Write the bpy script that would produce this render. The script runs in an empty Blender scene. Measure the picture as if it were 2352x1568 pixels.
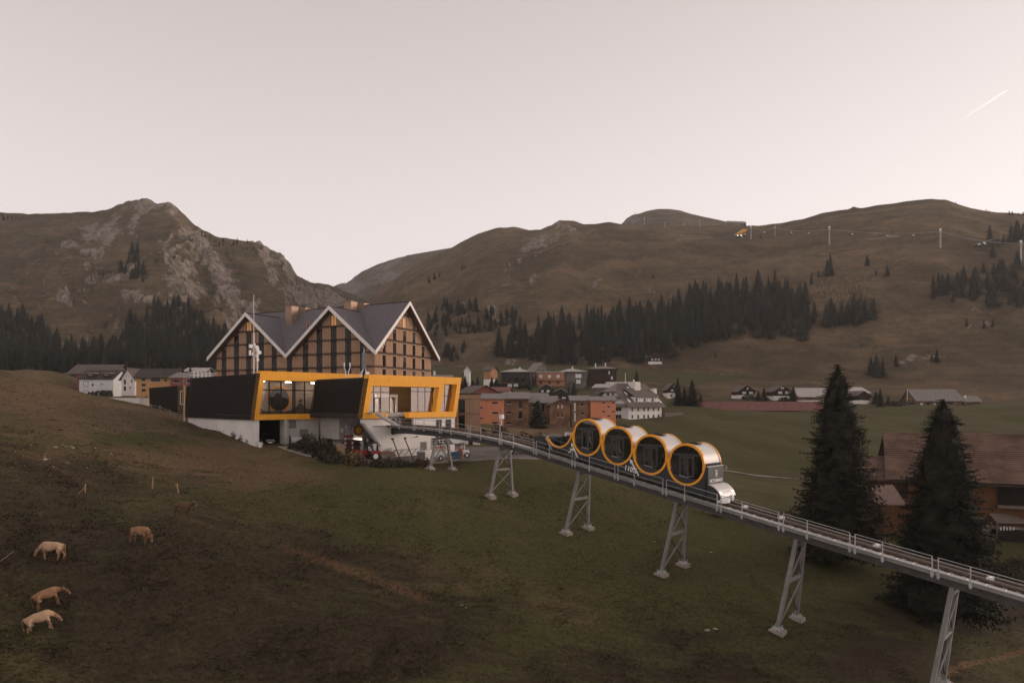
import bpy, math, random
import numpy as np
from mathutils import Vector, Matrix
random.seed(7); RNG = np.random.default_rng(7)
R = math.radians
SC = bpy.context.scene
COL = SC.collection
# ---------------------------------------------------------------- camera
F, HX, HY, CZ = 1568.0, 1176.0, 925.0, 30.0      # focal length and horizon in units of a 2352-wide frame, camera height
cd = bpy.data.cameras.new('camera'); cam = bpy.data.objects.new('camera', cd); COL.objects.link(cam)
cd.sensor_width = 36.0; cd.lens = 24.0; cd.shift_y = (HY - 784.0) / 2352.0
cd.clip_start = 0.5; cd.clip_end = 40000
cam.location = (0, 0, CZ); cam.rotation_euler = (R(90), 0, 0)
SC.camera = cam
# ---------------------------------------------------------------- sky
SUN_AZ, SUN_EL = 67.0, 11.0                       # degrees right of the view axis, degrees up
w = bpy.data.worlds.new('World'); SC.world = w; w.use_nodes = True
nt = w.node_tree; nt.nodes.clear()
sky = nt.nodes.new('ShaderNodeTexSky'); sky.sky_type = 'NISHITA'; sky.sun_disc = False
sky.sun_elevation = R(SUN_EL); sky.sun_rotation = R(SUN_AZ); sky.air_density = 1.0; sky.dust_density = 3.0; sky.ozone_density = 1.0; sky.altitude = 1300
hs = nt.nodes.new('ShaderNodeHueSaturation'); hs.inputs['Saturation'].default_value = 0.16
gm = nt.nodes.new('ShaderNodeGamma'); gm.inputs['Gamma'].default_value = 0.30
tint = nt.nodes.new('ShaderNodeMix'); tint.data_type = 'RGBA'; tint.blend_type = 'MULTIPLY'; tint.inputs[0].default_value = 1.0
tint.inputs[7].default_value = (1.0, 0.895, 0.865, 1)
bg = nt.nodes.new('ShaderNodeBackground'); bg.inputs['Strength'].default_value = 0.60
wo = nt.nodes.new('ShaderNodeOutputWorld')
tcw = nt.nodes.new('ShaderNodeTexCoord'); sep = nt.nodes.new('ShaderNodeSeparateXYZ'); mr = nt.nodes.new('ShaderNodeMapRange'); mr.interpolation_type = 'SMOOTHSTEP'   # the sky deepens upward from the horizon
for _k, _v in ((1, .1), (2, .75), (3, 1.09), (4, .76)): mr.inputs[_k].default_value = _v
grad = nt.nodes.new('ShaderNodeMix'); grad.data_type = 'RGBA'; grad.blend_type = 'MULTIPLY'; grad.inputs[0].default_value = 1.0
nt.links.new(sky.outputs[0], hs.inputs['Color']); nt.links.new(hs.outputs[0], gm.inputs['Color'])
nt.links.new(gm.outputs[0], tint.inputs[6]); nt.links.new(tint.outputs[2], grad.inputs[6]); nt.links.new(grad.outputs[2], bg.inputs['Color'])
nt.links.new(tcw.outputs['Generated'], sep.inputs[0]); nt.links.new(sep.outputs['Z'], mr.inputs[0]); nt.links.new(mr.outputs[0], grad.inputs[7]); nt.links.new(bg.outputs[0], wo.inputs[0])
sd = bpy.data.lights.new('sun', 'SUN'); sun = bpy.data.objects.new('sun', sd); COL.objects.link(sun)
sd.energy = 2.2; sd.angle = R(20); sd.color = (1.0, 0.80, 0.64)
_d = Vector((math.sin(R(SUN_AZ)) * math.cos(R(SUN_EL)), math.cos(R(SUN_AZ)) * math.cos(R(SUN_EL)), math.sin(R(SUN_EL))))
sun.rotation_euler = (-_d).to_track_quat('-Z', 'Y').to_euler(); sun.location = (80, 60, 160)
SC.view_settings.view_transform = 'Standard'; SC.view_settings.look = 'None'
SC.view_settings.exposure = 0.0; SC.view_settings.gamma = 1.0; SC.view_settings.use_curve_mapping = False
SC.cycles.use_denoising = True
SC.cycles.max_bounces = 6; SC.cycles.diffuse_bounces = 2; SC.cycles.glossy_bounces = 3; SC.cycles.transparent_max_bounces = 10; SC.cycles.volume_bounces = 0
SC.cycles.caustics_reflective = False; SC.cycles.caustics_refractive = False

# ---------------------------------------------------------------- small helpers
def W(x, y, Y):
    return Vector(((x - HX) / F * Y, Y, CZ + (HY - y) / F * Y))
def tag(o, label=None, cat=None, group=None, kind=None):
    if label: o['label'] = label
    if cat: o['category'] = cat
    if group: o['group'] = group
    if kind: o['kind'] = kind
    return o
def thing(name, loc, rz=0.0, label=None, cat=None, group=None, kind=None):
    o = bpy.data.objects.new(name, None); COL.objects.link(o)
    o.empty_display_size = 0.5; o.location = loc; o.rotation_euler = (0, 0, rz)
    return tag(o, label, cat, group, kind)
def copy_tree(o, parent=None):
    c = o.copy(); COL.objects.link(c)
    if parent is not None: c.parent = parent
    for ch in list(o.children): copy_tree(ch, c)
    return c
def link(name, me, mat, parent=None):
    if mat is not None and not me.materials: me.materials.append(mat)
    o = bpy.data.objects.new(name, me); COL.objects.link(o)
    if parent is not None: o.parent = parent
    return o
class MB:
    def __init__(s): s.v = []; s.f = []; s.m = []
    def add(s, vs, fs, mi=0):
        b = len(s.v); s.v += [tuple(q) for q in vs]; s.f += [tuple(i + b for i in q) for q in fs]; s.m += [mi] * len(fs); return s
    def box(s, x0, x1, y0, y1, z0, z1, mi=0):
        return s.add([(x0,y0,z0),(x1,y0,z0),(x1,y1,z0),(x0,y1,z0),(x0,y0,z1),(x1,y0,z1),(x1,y1,z1),(x0,y1,z1)],
                     [(3,2,1,0),(4,5,6,7),(0,1,5,4),(1,2,6,5),(2,3,7,6),(3,0,4,7)], mi)
    def bar(s, p, q, w, h=None, up=(0,0,1), mi=0):
        h = w if h is None else h
        p, q = Vector(p), Vector(q); d = (q - p)
        if d.length < 1e-6: return s
        d.normalize(); u = Vector(up)
        if abs(d.dot(u)) > .98: u = Vector((1,0,0)) if abs(d.x) < .9 else Vector((0,1,0))
        a = d.cross(u).normalized(); b = a.cross(d).normalized()
        vs = [c + a * (i * w / 2) + b * (j * h / 2) for c in (p, q) for i, j in ((-1,-1),(1,-1),(1,1),(-1,1))]
        return s.add(vs, [(0,1,2,3),(7,6,5,4),(0,4,5,1),(1,5,6,2),(2,6,7,3),(3,7,4,0)], mi)
    def tube(s, p, q, r, r2=None, n=8, cap=True, mi=0):
        r2 = r if r2 is None else r2
        p, q = Vector(p), Vector(q); d = (q - p).normalized()
        u = Vector((0,0,1)) if abs(d.z) < .95 else Vector((1,0,0))
        a = d.cross(u).normalized(); b = d.cross(a)
        vs = []
        for c, rr in ((p, r), (q, r2)):
            for i in range(n):
                t = 2 * math.pi * i / n; vs.append(c + a * (rr * math.cos(t)) + b * (rr * math.sin(t)))
        fs = [(i, (i + 1) % n, n + (i + 1) % n, n + i) for i in range(n)]
        if cap: fs += [tuple(range(n - 1, -1, -1)), tuple(range(n, 2 * n))]
        return s.add(vs, fs, mi)
    def path(s, pts, r, n=6, mi=0):
        for a, b in zip(pts, pts[1:]): s.tube(a, b, r, n=n, mi=mi)
        return s
    def prism(s, pts, vec, mi=0):
        n = len(pts); v = Vector(vec); pts = [Vector(p) for p in pts]
        vs = pts + [p + v for p in pts]
        return s.add(vs, [tuple(range(n)), tuple(range(2 * n - 1, n - 1, -1))] + [(i, n + i, n + (i + 1) % n, (i + 1) % n) for i in range(n)], mi)
    def lathe(s, prof, c=(0,0,0), n=16, mi=0):
        cx, cy, cz = c; vs = []; m = len(prof)
        for i in range(n):
            t = 2 * math.pi * i / n
            for r, z in prof: vs.append((cx + r * math.cos(t), cy + r * math.sin(t), cz + z))
        fs = [(i * m + j, ((i + 1) % n) * m + j, ((i + 1) % n) * m + j + 1, i * m + j + 1) for i in range(n) for j in range(m - 1)]
        return s.add(vs, fs, mi)
    def build(s, name, mats, parent=None, smooth=False, kind=None, bevel=0):
        me = bpy.data.meshes.new(name); me.from_pydata(s.v, [], s.f)
        if not isinstance(mats, (list, tuple)): mats = [mats]
        for m in mats: me.materials.append(m)
        if len(mats) > 1: me.polygons.foreach_set('material_index', s.m)
        if smooth: me.polygons.foreach_set('use_smooth', [True] * len(me.polygons))
        me.validate(); me.update()
        o = link(name, me, None, parent)
        if kind: o['kind'] = kind
        if bevel:
            b = o.modifiers.new('bevel', 'BEVEL'); b.width = bevel; b.segments = 2; b.limit_method = 'ANGLE'
        return o
def npmesh(name, V, Fq, mats, smooth=True, mi=None, parent=None):
    me = bpy.data.meshes.new(name); V = np.asarray(V, dtype=np.float32); Fq = np.asarray(Fq, dtype=np.int32)
    k = Fq.shape[1]
    me.vertices.add(len(V)); me.vertices.foreach_set('co', V.ravel())
    me.loops.add(Fq.size); me.loops.foreach_set('vertex_index', Fq.ravel())
    me.polygons.add(len(Fq)); me.polygons.foreach_set('loop_start', np.arange(0, Fq.size, k, dtype=np.int32))
    for m in (mats if isinstance(mats, (list, tuple)) else [mats]): me.materials.append(m)
    if mi is not None: me.polygons.foreach_set('material_index', np.asarray(mi, dtype=np.int32))
    if smooth: me.polygons.foreach_set('use_smooth', np.ones(len(Fq), dtype=bool))
    me.update(calc_edges=True)
    return link(name, me, None, parent)
def attr(o, name, vals):
    a = o.data.attributes.new(name, 'FLOAT', 'POINT'); a.data.foreach_set('value', np.asarray(vals, dtype=np.float32).ravel())
# ---------------------------------------------------------------- noise
_PT = RNG.random((256, 256)).astype(np.float64)
def vnoise(x, y):
    xi = np.floor(x).astype(int); yi = np.floor(y).astype(int); fx = x - xi; fy = y - yi
    fx = fx * fx * fx * (fx * (fx * 6 - 15) + 10); fy = fy * fy * fy * (fy * (fy * 6 - 15) + 10)
    a = _PT[xi % 256, yi % 256]; b = _PT[(xi + 1) % 256, yi % 256]; c = _PT[xi % 256, (yi + 1) % 256]; d = _PT[(xi + 1) % 256, (yi + 1) % 256]
    return (a + (b - a) * fx) * (1 - fy) + (c + (d - c) * fx) * fy - 0.5
def fbm(x, y, oct=5, ridged=False, gain=.5):
    x = np.asarray(x, float); y = np.asarray(y, float); s = np.zeros(np.broadcast(x, y).shape); a = 1.0
    for i in range(oct):
        n = vnoise(x + 17.3 * i, y - 9.1 * i); s += a * ((0.5 - 2 * np.abs(n)) if ridged else 2 * n)
        x = x * 2.03 * .8 + y * 1.2; y = y * 2.03 * .8 - x * .59; a *= gain
    return s
# ---------------------------------------------------------------- materials
def _new(name):
    m = bpy.data.materials.new(name); m.use_nodes = True; nt = m.node_tree; nt.nodes.clear()
    out = nt.nodes.new('ShaderNodeOutputMaterial'); b = nt.nodes.new('ShaderNodeBsdfPrincipled')
    nt.links.new(b.outputs[0], out.inputs[0]); return m, nt, b
def _mixc(nt, fac, a, b, mode='MIX'):
    n = nt.nodes.new('ShaderNodeMix'); n.data_type = 'RGBA'; n.blend_type = mode
    for sock, val in ((0, fac), (6, a), (7, b)):
        if hasattr(val, 'is_output'): nt.links.new(val, n.inputs[sock])
        elif sock == 0: n.inputs[0].default_value = val
        else: n.inputs[sock].default_value = (*val, 1)
    return n.outputs[2]
def _noise(nt, scale, detail=4, vec=None, rough=.55, dist=0):
    n = nt.nodes.new('ShaderNodeTexNoise'); n.inputs['Scale'].default_value = scale; n.inputs['Detail'].default_value = detail
    n.inputs['Roughness'].default_value = rough; n.inputs['Distortion'].default_value = dist
    if vec is not None: nt.links.new(vec, n.inputs['Vector'])
    return n.outputs['Fac']
def _ramp(nt, fac, lo, hi):
    n = nt.nodes.new('ShaderNodeMapRange'); n.inputs[1].default_value = lo; n.inputs[2].default_value = hi; n.interpolation_type = 'SMOOTHSTEP'
    nt.links.new(fac, n.inputs[0]); return n.outputs[0]
def _coord(nt, kind='Object', scale=(1,1,1)):
    c = nt.nodes.new('ShaderNodeTexCoord'); mp = nt.nodes.new('ShaderNodeMapping'); mp.inputs['Scale'].default_value = scale
    nt.links.new(c.outputs[kind], mp.inputs[0]); return mp.outputs[0]
def _pos(nt, scale=(1,1,1)):
    c = nt.nodes.new('ShaderNodeNewGeometry'); mp = nt.nodes.new('ShaderNodeMapping'); mp.inputs['Scale'].default_value = scale
    nt.links.new(c.outputs['Position'], mp.inputs[0]); return mp.outputs[0]
def _attr(nt, name):
    a = nt.nodes.new('ShaderNodeAttribute'); a.attribute_name = name; return a.outputs['Fac']
def _bump(nt, b, h, strength=.3, dist=.05):
    n = nt.nodes.new('ShaderNodeBump'); n.inputs['Strength'].default_value = strength; n.inputs['Distance'].default_value = dist
    nt.links.new(h, n.inputs['Height']); nt.links.new(n.outputs[0], b.inputs['Normal'])
def pm(name, c, c2=None, scale=2.0, rough=.7, metal=0.0, bump=.0, stretch=(1,1,1), spec=.3, lo=.3, hi=.7, dist=.03, pos=False):
    m, nt, b = _new(name)
    b.inputs['Roughness'].default_value = rough; b.inputs['Metallic'].default_value = metal; b.inputs['Specular IOR Level'].default_value = spec
    c2 = c2 or tuple(min(1, k * .72) for k in c)
    v = _pos(nt, stretch) if pos else _coord(nt, 'Object', stretch)
    n = _noise(nt, scale, 6, v, .62)
    nt.links.new(_mixc(nt, _ramp(nt, n, lo, hi), c, c2), b.inputs['Base Color'])
    if bump: _bump(nt, b, n, bump, dist)
    return m
def emit(name, c, s):
    m, nt, b = _new(name); b.inputs['Base Color'].default_value = (*c, 1); b.inputs['Emission Color'].default_value = (*c, 1); b.inputs['Emission Strength'].default_value = s; return m
def glass(name, tint=(.9,.9,.9), refl=.35, dark=(.02,.02,.022), thru=.6):
    m = bpy.data.materials.new(name); m.use_nodes = True; nt = m.node_tree; nt.nodes.clear()
    out = nt.nodes.new('ShaderNodeOutputMaterial'); g = nt.nodes.new('ShaderNodeBsdfGlossy'); g.inputs['Roughness'].default_value = .02; g.inputs['Color'].default_value = (*tint, 1)
    t = nt.nodes.new('ShaderNodeBsdfTransparent'); t.inputs['Color'].default_value = (.8,.8,.8,1)
    d = nt.nodes.new('ShaderNodeBsdfDiffuse'); d.inputs['Color'].default_value = (*dark, 1)
    m1 = nt.nodes.new('ShaderNodeMixShader'); m1.inputs[0].default_value = thru; nt.links.new(d.outputs[0], m1.inputs[1]); nt.links.new(t.outputs[0], m1.inputs[2])
    lw = nt.nodes.new('ShaderNodeFresnel'); lw.inputs[0].default_value = 1.5
    ad = nt.nodes.new('ShaderNodeMath'); ad.operation = 'ADD'; ad.use_clamp = True; ad.inputs[1].default_value = refl; nt.links.new(lw.outputs[0], ad.inputs[0])
    m2 = nt.nodes.new('ShaderNodeMixShader'); nt.links.new(ad.outputs[0], m2.inputs[0]); nt.links.new(m1.outputs[0], m2.inputs[1]); nt.links.new(g.outputs[0], m2.inputs[2])
    nt.links.new(m2.outputs[0], out.inputs[0]); return m
def board(name, c, c2, axis=2, pitch=.2, rough=.75, bump=.4, wear=.5):
    """boards: lines across one axis plus grain along them"""
    m, nt, b = _new(name); b.inputs['Roughness'].default_value = rough; b.inputs['Specular IOR Level'].default_value = .2
    st = [9, 9, 9]; 
    for k in range(3):
        if k != axis: st[k] = .5
    g = _noise(nt, 1.0, 5, _coord(nt, 'Object', tuple(st)), .6)
    big = _noise(nt, .35, 3, _coord(nt), .6)
    wv = nt.nodes.new('ShaderNodeTexWave'); wv.bands_direction = 'XYZ'[axis]; wv.inputs['Scale'].default_value = math.pi / 10 / pitch; wv.inputs['Distortion'].default_value = .3
    nt.links.new(_coord(nt), wv.inputs['Vector'])
    col = _mixc(nt, _ramp(nt, g, .35, .7), c, c2)
    col = _mixc(nt, _ramp(nt, big, .35, .7), col, tuple(k * (1 - wear) for k in c2))
    col = _mixc(nt, _ramp(nt, wv.outputs['Fac'], .0, .14), tuple(k * .35 for k in c2), col)
    nt.links.new(col, b.inputs['Base Color']); _bump(nt, b, wv.outputs['Fac'], bump, .02); return m
M = {}
M['orange'] = pm('orange_panel', (.90, .40, .035), (.83, .355, .03), .8, .55, spec=.3)
M['darkslat'] = pm('charred_slat', (.020, .0155, .013), (.045, .036, .030), 2.5, .8, stretch=(.15,.15,7), spec=.15, pos=True, lo=.45, hi=.85)
M['white'] = pm('white_render', (.80, .74, .70), (.70, .645, .61), .35, .85, bump=.05)
M['white2'] = pm('pale_render', (0.840, 0.774, 0.732), (0.720, 0.660, 0.624), .5, .85)
M['concrete'] = pm('concrete', (0.525, 0.481, 0.450), (0.388, 0.356, 0.331), .5, .9, bump=.1, pos=True)
M['concrete2'] = pm('weathered_block', (.36, .30, .255), (.22, .18, .15), 3.0, .9, bump=.3)
M['greydoor'] = pm('grey_door', (.19, .17, .16), (.165, .15, .14), 1.5, .7)
M['steel'] = pm('galvanised_steel', (.42, .405, .395), (.30, .29, .285), 1.2, .55, .1, spec=.4, pos=True)
M['steelmid'] = pm('painted_trestle_steel', (.25, .235, .225), (.17, .157, .15), .8, .6, .1, pos=True)
M['steeldk'] = pm('dark_steel', (.11, .10, .098), (.075, .068, .066), 1.0, .6, .3)
M['rail'] = pm('rail_steel', (.20, .145, .11), (.11, .075, .055), 2.0, .45, .5)
M['rust'] = pm('rusty_steel', (.07, .042, .030), (.045, .028, .021), 1.2, .8)
M['sleeper'] = pm('sleeper_steel', (.30, .235, .19), (.19, .14, .11), 2.0, .75)
M['char'] = pm('charcoal_paint', (.030, .031, .033), (.024, .025, .026), .6, .42, spec=.4)
M['black'] = pm('black_rubber', (.013, .013, .013), (.02, .02, .02), 4, .8)
M['silver'] = pm('silver_shell', (.62, .58, .56), (.56, .525, .505), .5, .42, .0, spec=.5)
M['whitepaint'] = pm('white_paint', (0.825, 0.792, 0.770), (0.726, 0.693, 0.671), 2, .5)
M['ring'] = pm('orange_ring', (.88, .36, .02), (.82, .33, .018), 1.2, .4, spec=.4)
M['fascia'] = pm('pale_fascia', (0.829, 0.773, 0.728), (0.717, 0.661, 0.616), 1.0, .6)
M['roof'] = pm('slate_roof', (.165, .138, .150), (.125, .105, .115), 1.4, .55, spec=.4, pos=True)
M['soffit'] = pm('soffit_board', (.22, .145, .10), (.16, .105, .072), 1.5, .8)
M['wood'] = pm('larch_batten', (.60, .375, .245), (.43, .262, .168), 1.6, .78, stretch=(3,3,.4), lo=.25, hi=.75, pos=True)
M['woodback'] = pm('larch_board', (.25, .145, .092), (.17, .098, .063), 1.2, .85, pos=True)
M['band'] = pm('dark_band', (.052, .036, .029), (.035, .025, .021), 1.0, .8)
M['windk'] = pm('window_frame_dark', (.028, .022, .019), (.02, .016, .014), 2, .6)
M['copper'] = pm('copper_cladding', (.36, .235, .165), (.25, .16, .11), 2.5, .5, .3, stretch=(4,4,.6))
M['pane'] = glass('window_pane', (.5,.47,.45), .0, (.012,.011,.011), .15)
M['panebright'] = glass('station_pane', (.90,.74,.66), .27, (.03,.028,.026), .75)
M['cabglass'] = glass('cabin_glass', (.7,.7,.72), .03, (.010,.010,.011), .74)
M['lamp'] = emit('lit_tube', (1.0, .84, .70), 90.0); M['lampout'] = emit('lit_strip', (1.0, .84, .70), 7.0)
M['head'] = emit('lit_headlamp', (1.0, .9, .8), 5.0)
M['glow'] = emit('lit_room', (.9, .45, .16), .10)
M['red'] = pm('red_paint', (.30, .035, .024), (.21, .028, .02), 2, .5)
M['redtxt'] = pm('red_lettering', (.42, .07, .055), (.36, .06, .05), 2, .7)
M['yellow'] = pm('yellow_paint', (.75, .40, .04), (.65, .33, .03), 2, .6)
M['blue'] = pm('blue_plastic', (.045, .10, .19), (.035, .08, .15), 2, .5)
M['bluelt'] = pm('light_blue_tank', (.22, .40, .52), (.18, .34, .46), 2, .5)
M['crate'] = pm('crate_wood', (.36, .235, .145), (.25, .16, .095), 3, .8, stretch=(1,1,6))
M['greywood'] = pm('weathered_wood', (.20, .155, .125), (.12, .092, .075), 2.5, .9, stretch=(1,1,5))
M['asphalt'] = pm('asphalt', (.155, .135, .122), (.105, .092, .084), .5, .95, bump=.2, pos=True)
M['gravel'] = pm('gravel', (.27, .225, .195), (.13, .108, .092), 5.0, .95, bump=.6, pos=True, dist=.08)
M['kerb'] = pm('kerb_stone', (.40, .35, .31), (.28, .245, .215), 1.5, .9)
M['stone'] = pm('pale_stone', (.33, .27, .225), (.18, .148, .125), 1.6, .95, bump=.4, pos=True)
M['house_white'] = pm('house_white', (0.858, 0.793, 0.754), (0.741, 0.676, 0.637), .2, .85)
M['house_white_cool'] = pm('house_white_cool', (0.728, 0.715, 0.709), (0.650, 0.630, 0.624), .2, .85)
M['house_orange'] = pm('house_terracotta', (0.715, 0.280, 0.156), (0.637, 0.240, 0.130), .25, .85)
M['house_yellow'] = pm('house_yellow', (0.624, 0.351, 0.156), (0.546, 0.305, 0.137), .25, .85)
M['house_pink'] = pm('house_pink', (.28, .095, .075), (.24, .08, .065), .25, .85)
M['house_dark'] = board('dark_boards', (.060, .048, .046), (.038, .030, .030), 2, .28)
M['house_grey'] = board('grey_boards', (.23, .195, .175), (.165, .14, .127), 2, .3)
M['house_wood'] = board('weathered_boards', (0.405, 0.216, 0.124), (0.203, 0.111, 0.070), 2, .22, wear=.3)
M['house_brown'] = board('brown_boards', (.070, .037, .025), (.045, .025, .018), 2, .25)
M['barn_wood'] = board('barn_boards', (0.188, 0.083, 0.035), (0.125, 0.055, 0.024), 0, .28, wear=.25)
M['barn_dark'] = board('barn_dark_boards', (.026, .017, .013), (.018, .012, .010), 0, .3)
M['balcony'] = pm('balcony_wood', (0.442, 0.215, 0.124), (0.338, 0.163, 0.091), 1, .8)
M['roof_grey'] = pm('roof_grey', (0.247, 0.212, 0.195), (0.176, 0.150, 0.138), .8, .85, bump=.3, stretch=(1,1,3))
M['roof_brown'] = pm('roof_brown', (0.144, 0.109, 0.094), (0.100, 0.075, 0.065), .7, .85, bump=.3)
M['roof_dark'] = pm('roof_dark', (.062, .050, .045), (.045, .037, .034), .8, .85, bump=.3)
M['roof_red'] = pm('roof_red', (.20, .083, .07), (.15, .063, .055), .6, .85, bump=.3)
M['roof_light'] = pm('roof_light', (0.450, 0.400, 0.369), (0.350, 0.312, 0.290), .8, .7)
M['shingle'] = board('old_shingles', (0.232, 0.141, 0.102), (0.147, 0.090, 0.067), 1, .34, bump=.6, wear=.3)
M['tile_pink'] = pm('pink_tiles', (.30, .20, .17), (.22, .145, .12), 2, .8)
M['cow_tan'] = pm('cow_tan', (.34, .18, .095), (.20, .10, .05), 2.2, .85, lo=.25, hi=.8)
M['cow_pale'] = pm('cow_pale', (.50, .32, .20), (.36, .215, .13), 2.2, .85, lo=.25, hi=.8)
M['cow_brown'] = pm('cow_brown', (.14, .070, .040), (.095, .048, .028), 1.5, .85)
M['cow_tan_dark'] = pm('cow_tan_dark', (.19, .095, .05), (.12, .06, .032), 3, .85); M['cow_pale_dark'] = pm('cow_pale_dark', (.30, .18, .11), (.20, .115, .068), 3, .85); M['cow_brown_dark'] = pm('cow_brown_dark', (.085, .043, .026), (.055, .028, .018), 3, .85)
M['cow_muzzle'] = pm('cow_muzzle', (.34, .24, .18), (.25, .175, .13), 3, .8)
M['hoof'] = pm('hoof', (.05, .035, .025), (.035, .025, .02), 3, .7)
M['skin'] = pm('skin', (.42, .25, .18), (.36, .21, .15), 3, .7)
M['cloth_white'] = pm('white_cloth', (.62, .57, .56), (.52, .47, .46), 3, .9)
M['cloth_dark'] = pm('dark_cloth', (.03, .03, .035), (.02, .02, .024), 3, .9)
M['cloth_lilac'] = pm('lilac_cloth', (.48, .38, .42), (.40, .31, .35), 3, .9)
M['hair'] = pm('hair', (.16, .085, .045), (.11, .055, .03), 4, .8)
M['bark'] = pm('bark', (.060, .044, .034), (.035, .026, .021), 5, .95, bump=.5, stretch=(2,2,.4))
def leafmat(name, c, c2, scale=.6):
    m, nt, b = _new(name); b.inputs['Roughness'].default_value = .85; b.inputs['Specular IOR Level'].default_value = .15
    n = _noise(nt, scale, 4, _pos(nt)); rnd = nt.nodes.new('ShaderNodeObjectInfo')
    col = _mixc(nt, _ramp(nt, n, .3, .7), c, c2)
    mul = nt.nodes.new('ShaderNodeMapRange'); mul.inputs[3].default_value = .72; mul.inputs[4].default_value = 1.3; nt.links.new(rnd.outputs['Random'], mul.inputs[0])
    hsn = nt.nodes.new('ShaderNodeHueSaturation'); nt.links.new(mul.outputs[0], hsn.inputs['Value']); nt.links.new(col, hsn.inputs['Color'])
    nt.links.new(hsn.outputs[0], b.inputs['Base Color']); return m
M['needle'] = leafmat('spruce_needles', (.017, .018, .014), (.030, .029, .021))
M['needle_near'] = leafmat('near_spruce_needles', (.014, .0145, .011), (.036, .031, .021), .9)
M['leaf'] = leafmat('shrub_leaves', (0.039, 0.039, 0.026), (0.072, 0.058, 0.039), 1.5)
M['drygrass'] = leafmat('dry_stalks', (.19, .125, .07), (.10, .07, .04), 1.5)
# ---------------------------------------------------------------- ground (thin-plate surface through surveyed points)
_img = [  # x, y in the photograph (2352 wide), distance
 (0,850,120),(-300,820,120),(-600,830,110),(120,880,124),(245,916,126),(345,944,124),(430,966,122),(520,990,112),(596,1021,103),(0,950,95),(-300,960,90),(0,1100,62),(-300,1100,58),(200,1000,85),(0,1300,47),(-300,1350,42),
 (420,1186,62),(320,1250,52),(115,1288,51),(118,1395,46),(100,1455,44),(350,1123,70),(195,1135,68),(0,1568,38),(-300,1568,36),(500,1090,84),(600,1060,93),(700,1120,78),(700,1220,66),(700,1400,52),(900,1250,66),
 (900,1120,80),(760,1075,90),(400,1568,42),(800,1568,44),(1176,1568,47),(1450,1500,54),(1100,1400,56),(1200,1300,64),(995,1090,92.3),(1035,1087,95.6),(1131,1147,84.1),(1181,1140,86.7),(1298,1222,75.7),(1351,1212,78.3),
 (1515,1314,67.1),(1567,1300,69.6),(1785,1442,58.8),(1838,1417,61.2),(2130,1590,52),(2190,1572,53.5),(2352,1568,58),(2700,1500,66),(2700,1300,90),(1600,1568,52),
 (1915,1300,76),(2170,1440,66),(2340,1206,99),(2150,1205,98),(2352,1290,84),(2352,1400,72),(1700,1250,80),(1750,1150,110),(1670,1079,165),(1835,1092,160),(2000,1105,150),(2300,1100,145),(2700,1080,150),
 (1650,1020,190),(1520,968,215),(1790,949,250),(2100,936,270),(2352,931,270),(2700,928,280),(1800,1000,205),(2100,1000,215),(2352,1000,215),
 (1180,979,205),(1290,977,200),(1400,976,205),(1250,1000,165),(1250,1030,120),(1080,985,200),
 (900,975,200),(600,940,200),(400,928,240),(280,950,165),(345,955,150),(230,942,150),(420,950,170),(340,912,255),(215,911,280),(120,862,290),(0,855,290),(-400,850,280),
 (1170,890,380),(1240,888,390),(1320,886,400),(1235,915,330),(1100,905,330),(1450,935,300),(1700,922,330),(2000,925,330),(2160,930,300),(2352,922,330),(600,885,380),(300,870,400),(0,850,400),(-500,850,400),(2700,915,360),
 (1450,850,470),(1800,870,470),(2200,880,470),(1000,850,470),(500,850,480),(0,830,480),(2700,880,470),(-600,820,480)]
_wld = [(-24,90,-7.4),(-18,88,-8.1),(-10,92,-8.15),(0,97,-8.1),(8,102,-8.15),(-5,110,-7.9),(5,114,-7.9),(-12,104,-8.0),(-20,101,-7.6),(-6,125,-7.6),(8,125,-7.6),(18,112,-8.9),(-30,100,-6.5),(-30,112,-6.3),(-36,118,-5.5),(-34,103.5,-6.35),(-29,97.5,-6.5),(-40,130,-4.5),(-50,140,-3.6),(-25,145,-6),(-10,160,-6),(-40,160,-5),(-20,180,-6),(0,15,-24),(-30,15,-20),(40,15,-27),(0,30,-21.5),(-60,25,-14),(60,30,-25)]
_P = np.array([((x - HX) / F * Y, Y, (HY - y) / F * Y) for x, y, Y in _img] + _wld)
_XY = _P[:, :2] / 100.0; _n = len(_P)
def _phi(r2): return 0.5 * r2 * np.log(r2 + 1e-9)
_K = _phi(((_XY[:, None] - _XY[None]) ** 2).sum(-1)) + np.eye(_n) * 2e-3
_A = np.zeros((_n + 3, _n + 3)); _A[:_n, :_n] = _K; _A[:_n, _n] = 1; _A[:_n, _n + 1:] = _XY; _A[_n:, :_n] = _A[:_n, _n:].T
_Wt = np.linalg.solve(_A, np.concatenate([_P[:, 2], [0, 0, 0]]))
def tps(X, Y):
    X = np.asarray(X, float); Y = np.asarray(Y, float); q = np.stack([X.ravel(), Y.ravel()], 1) / 100.0; out = np.empty(len(q))
    for i in range(0, len(q), 20000):
        c = q[i:i + 20000]; r2 = ((c[:, None] - _XY[None]) ** 2).sum(-1)
        out[i:i + 20000] = _phi(r2) @ _Wt[:_n] + _Wt[_n] + c @ _Wt[_n + 1:]
    return out.reshape(X.shape)
def sstep(a, b, x): t = np.clip((x - a) / (b - a), 0, 1); return t * t * (3 - 2 * t)
_YARD = [(-40,99,7),(-34,103,7),(-27,92,6),(-18,90,9),(-8,97,11),(2,104,11),(12,107,8),(-4,114,10),(6,118,9)]
def calm(X, Y):
    m = np.ones(np.shape(X))
    for cx, cy, r in _YARD: m = m * sstep(r * .75, r * 1.35, np.hypot(X - cx, Y - cy))
    return m
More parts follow.
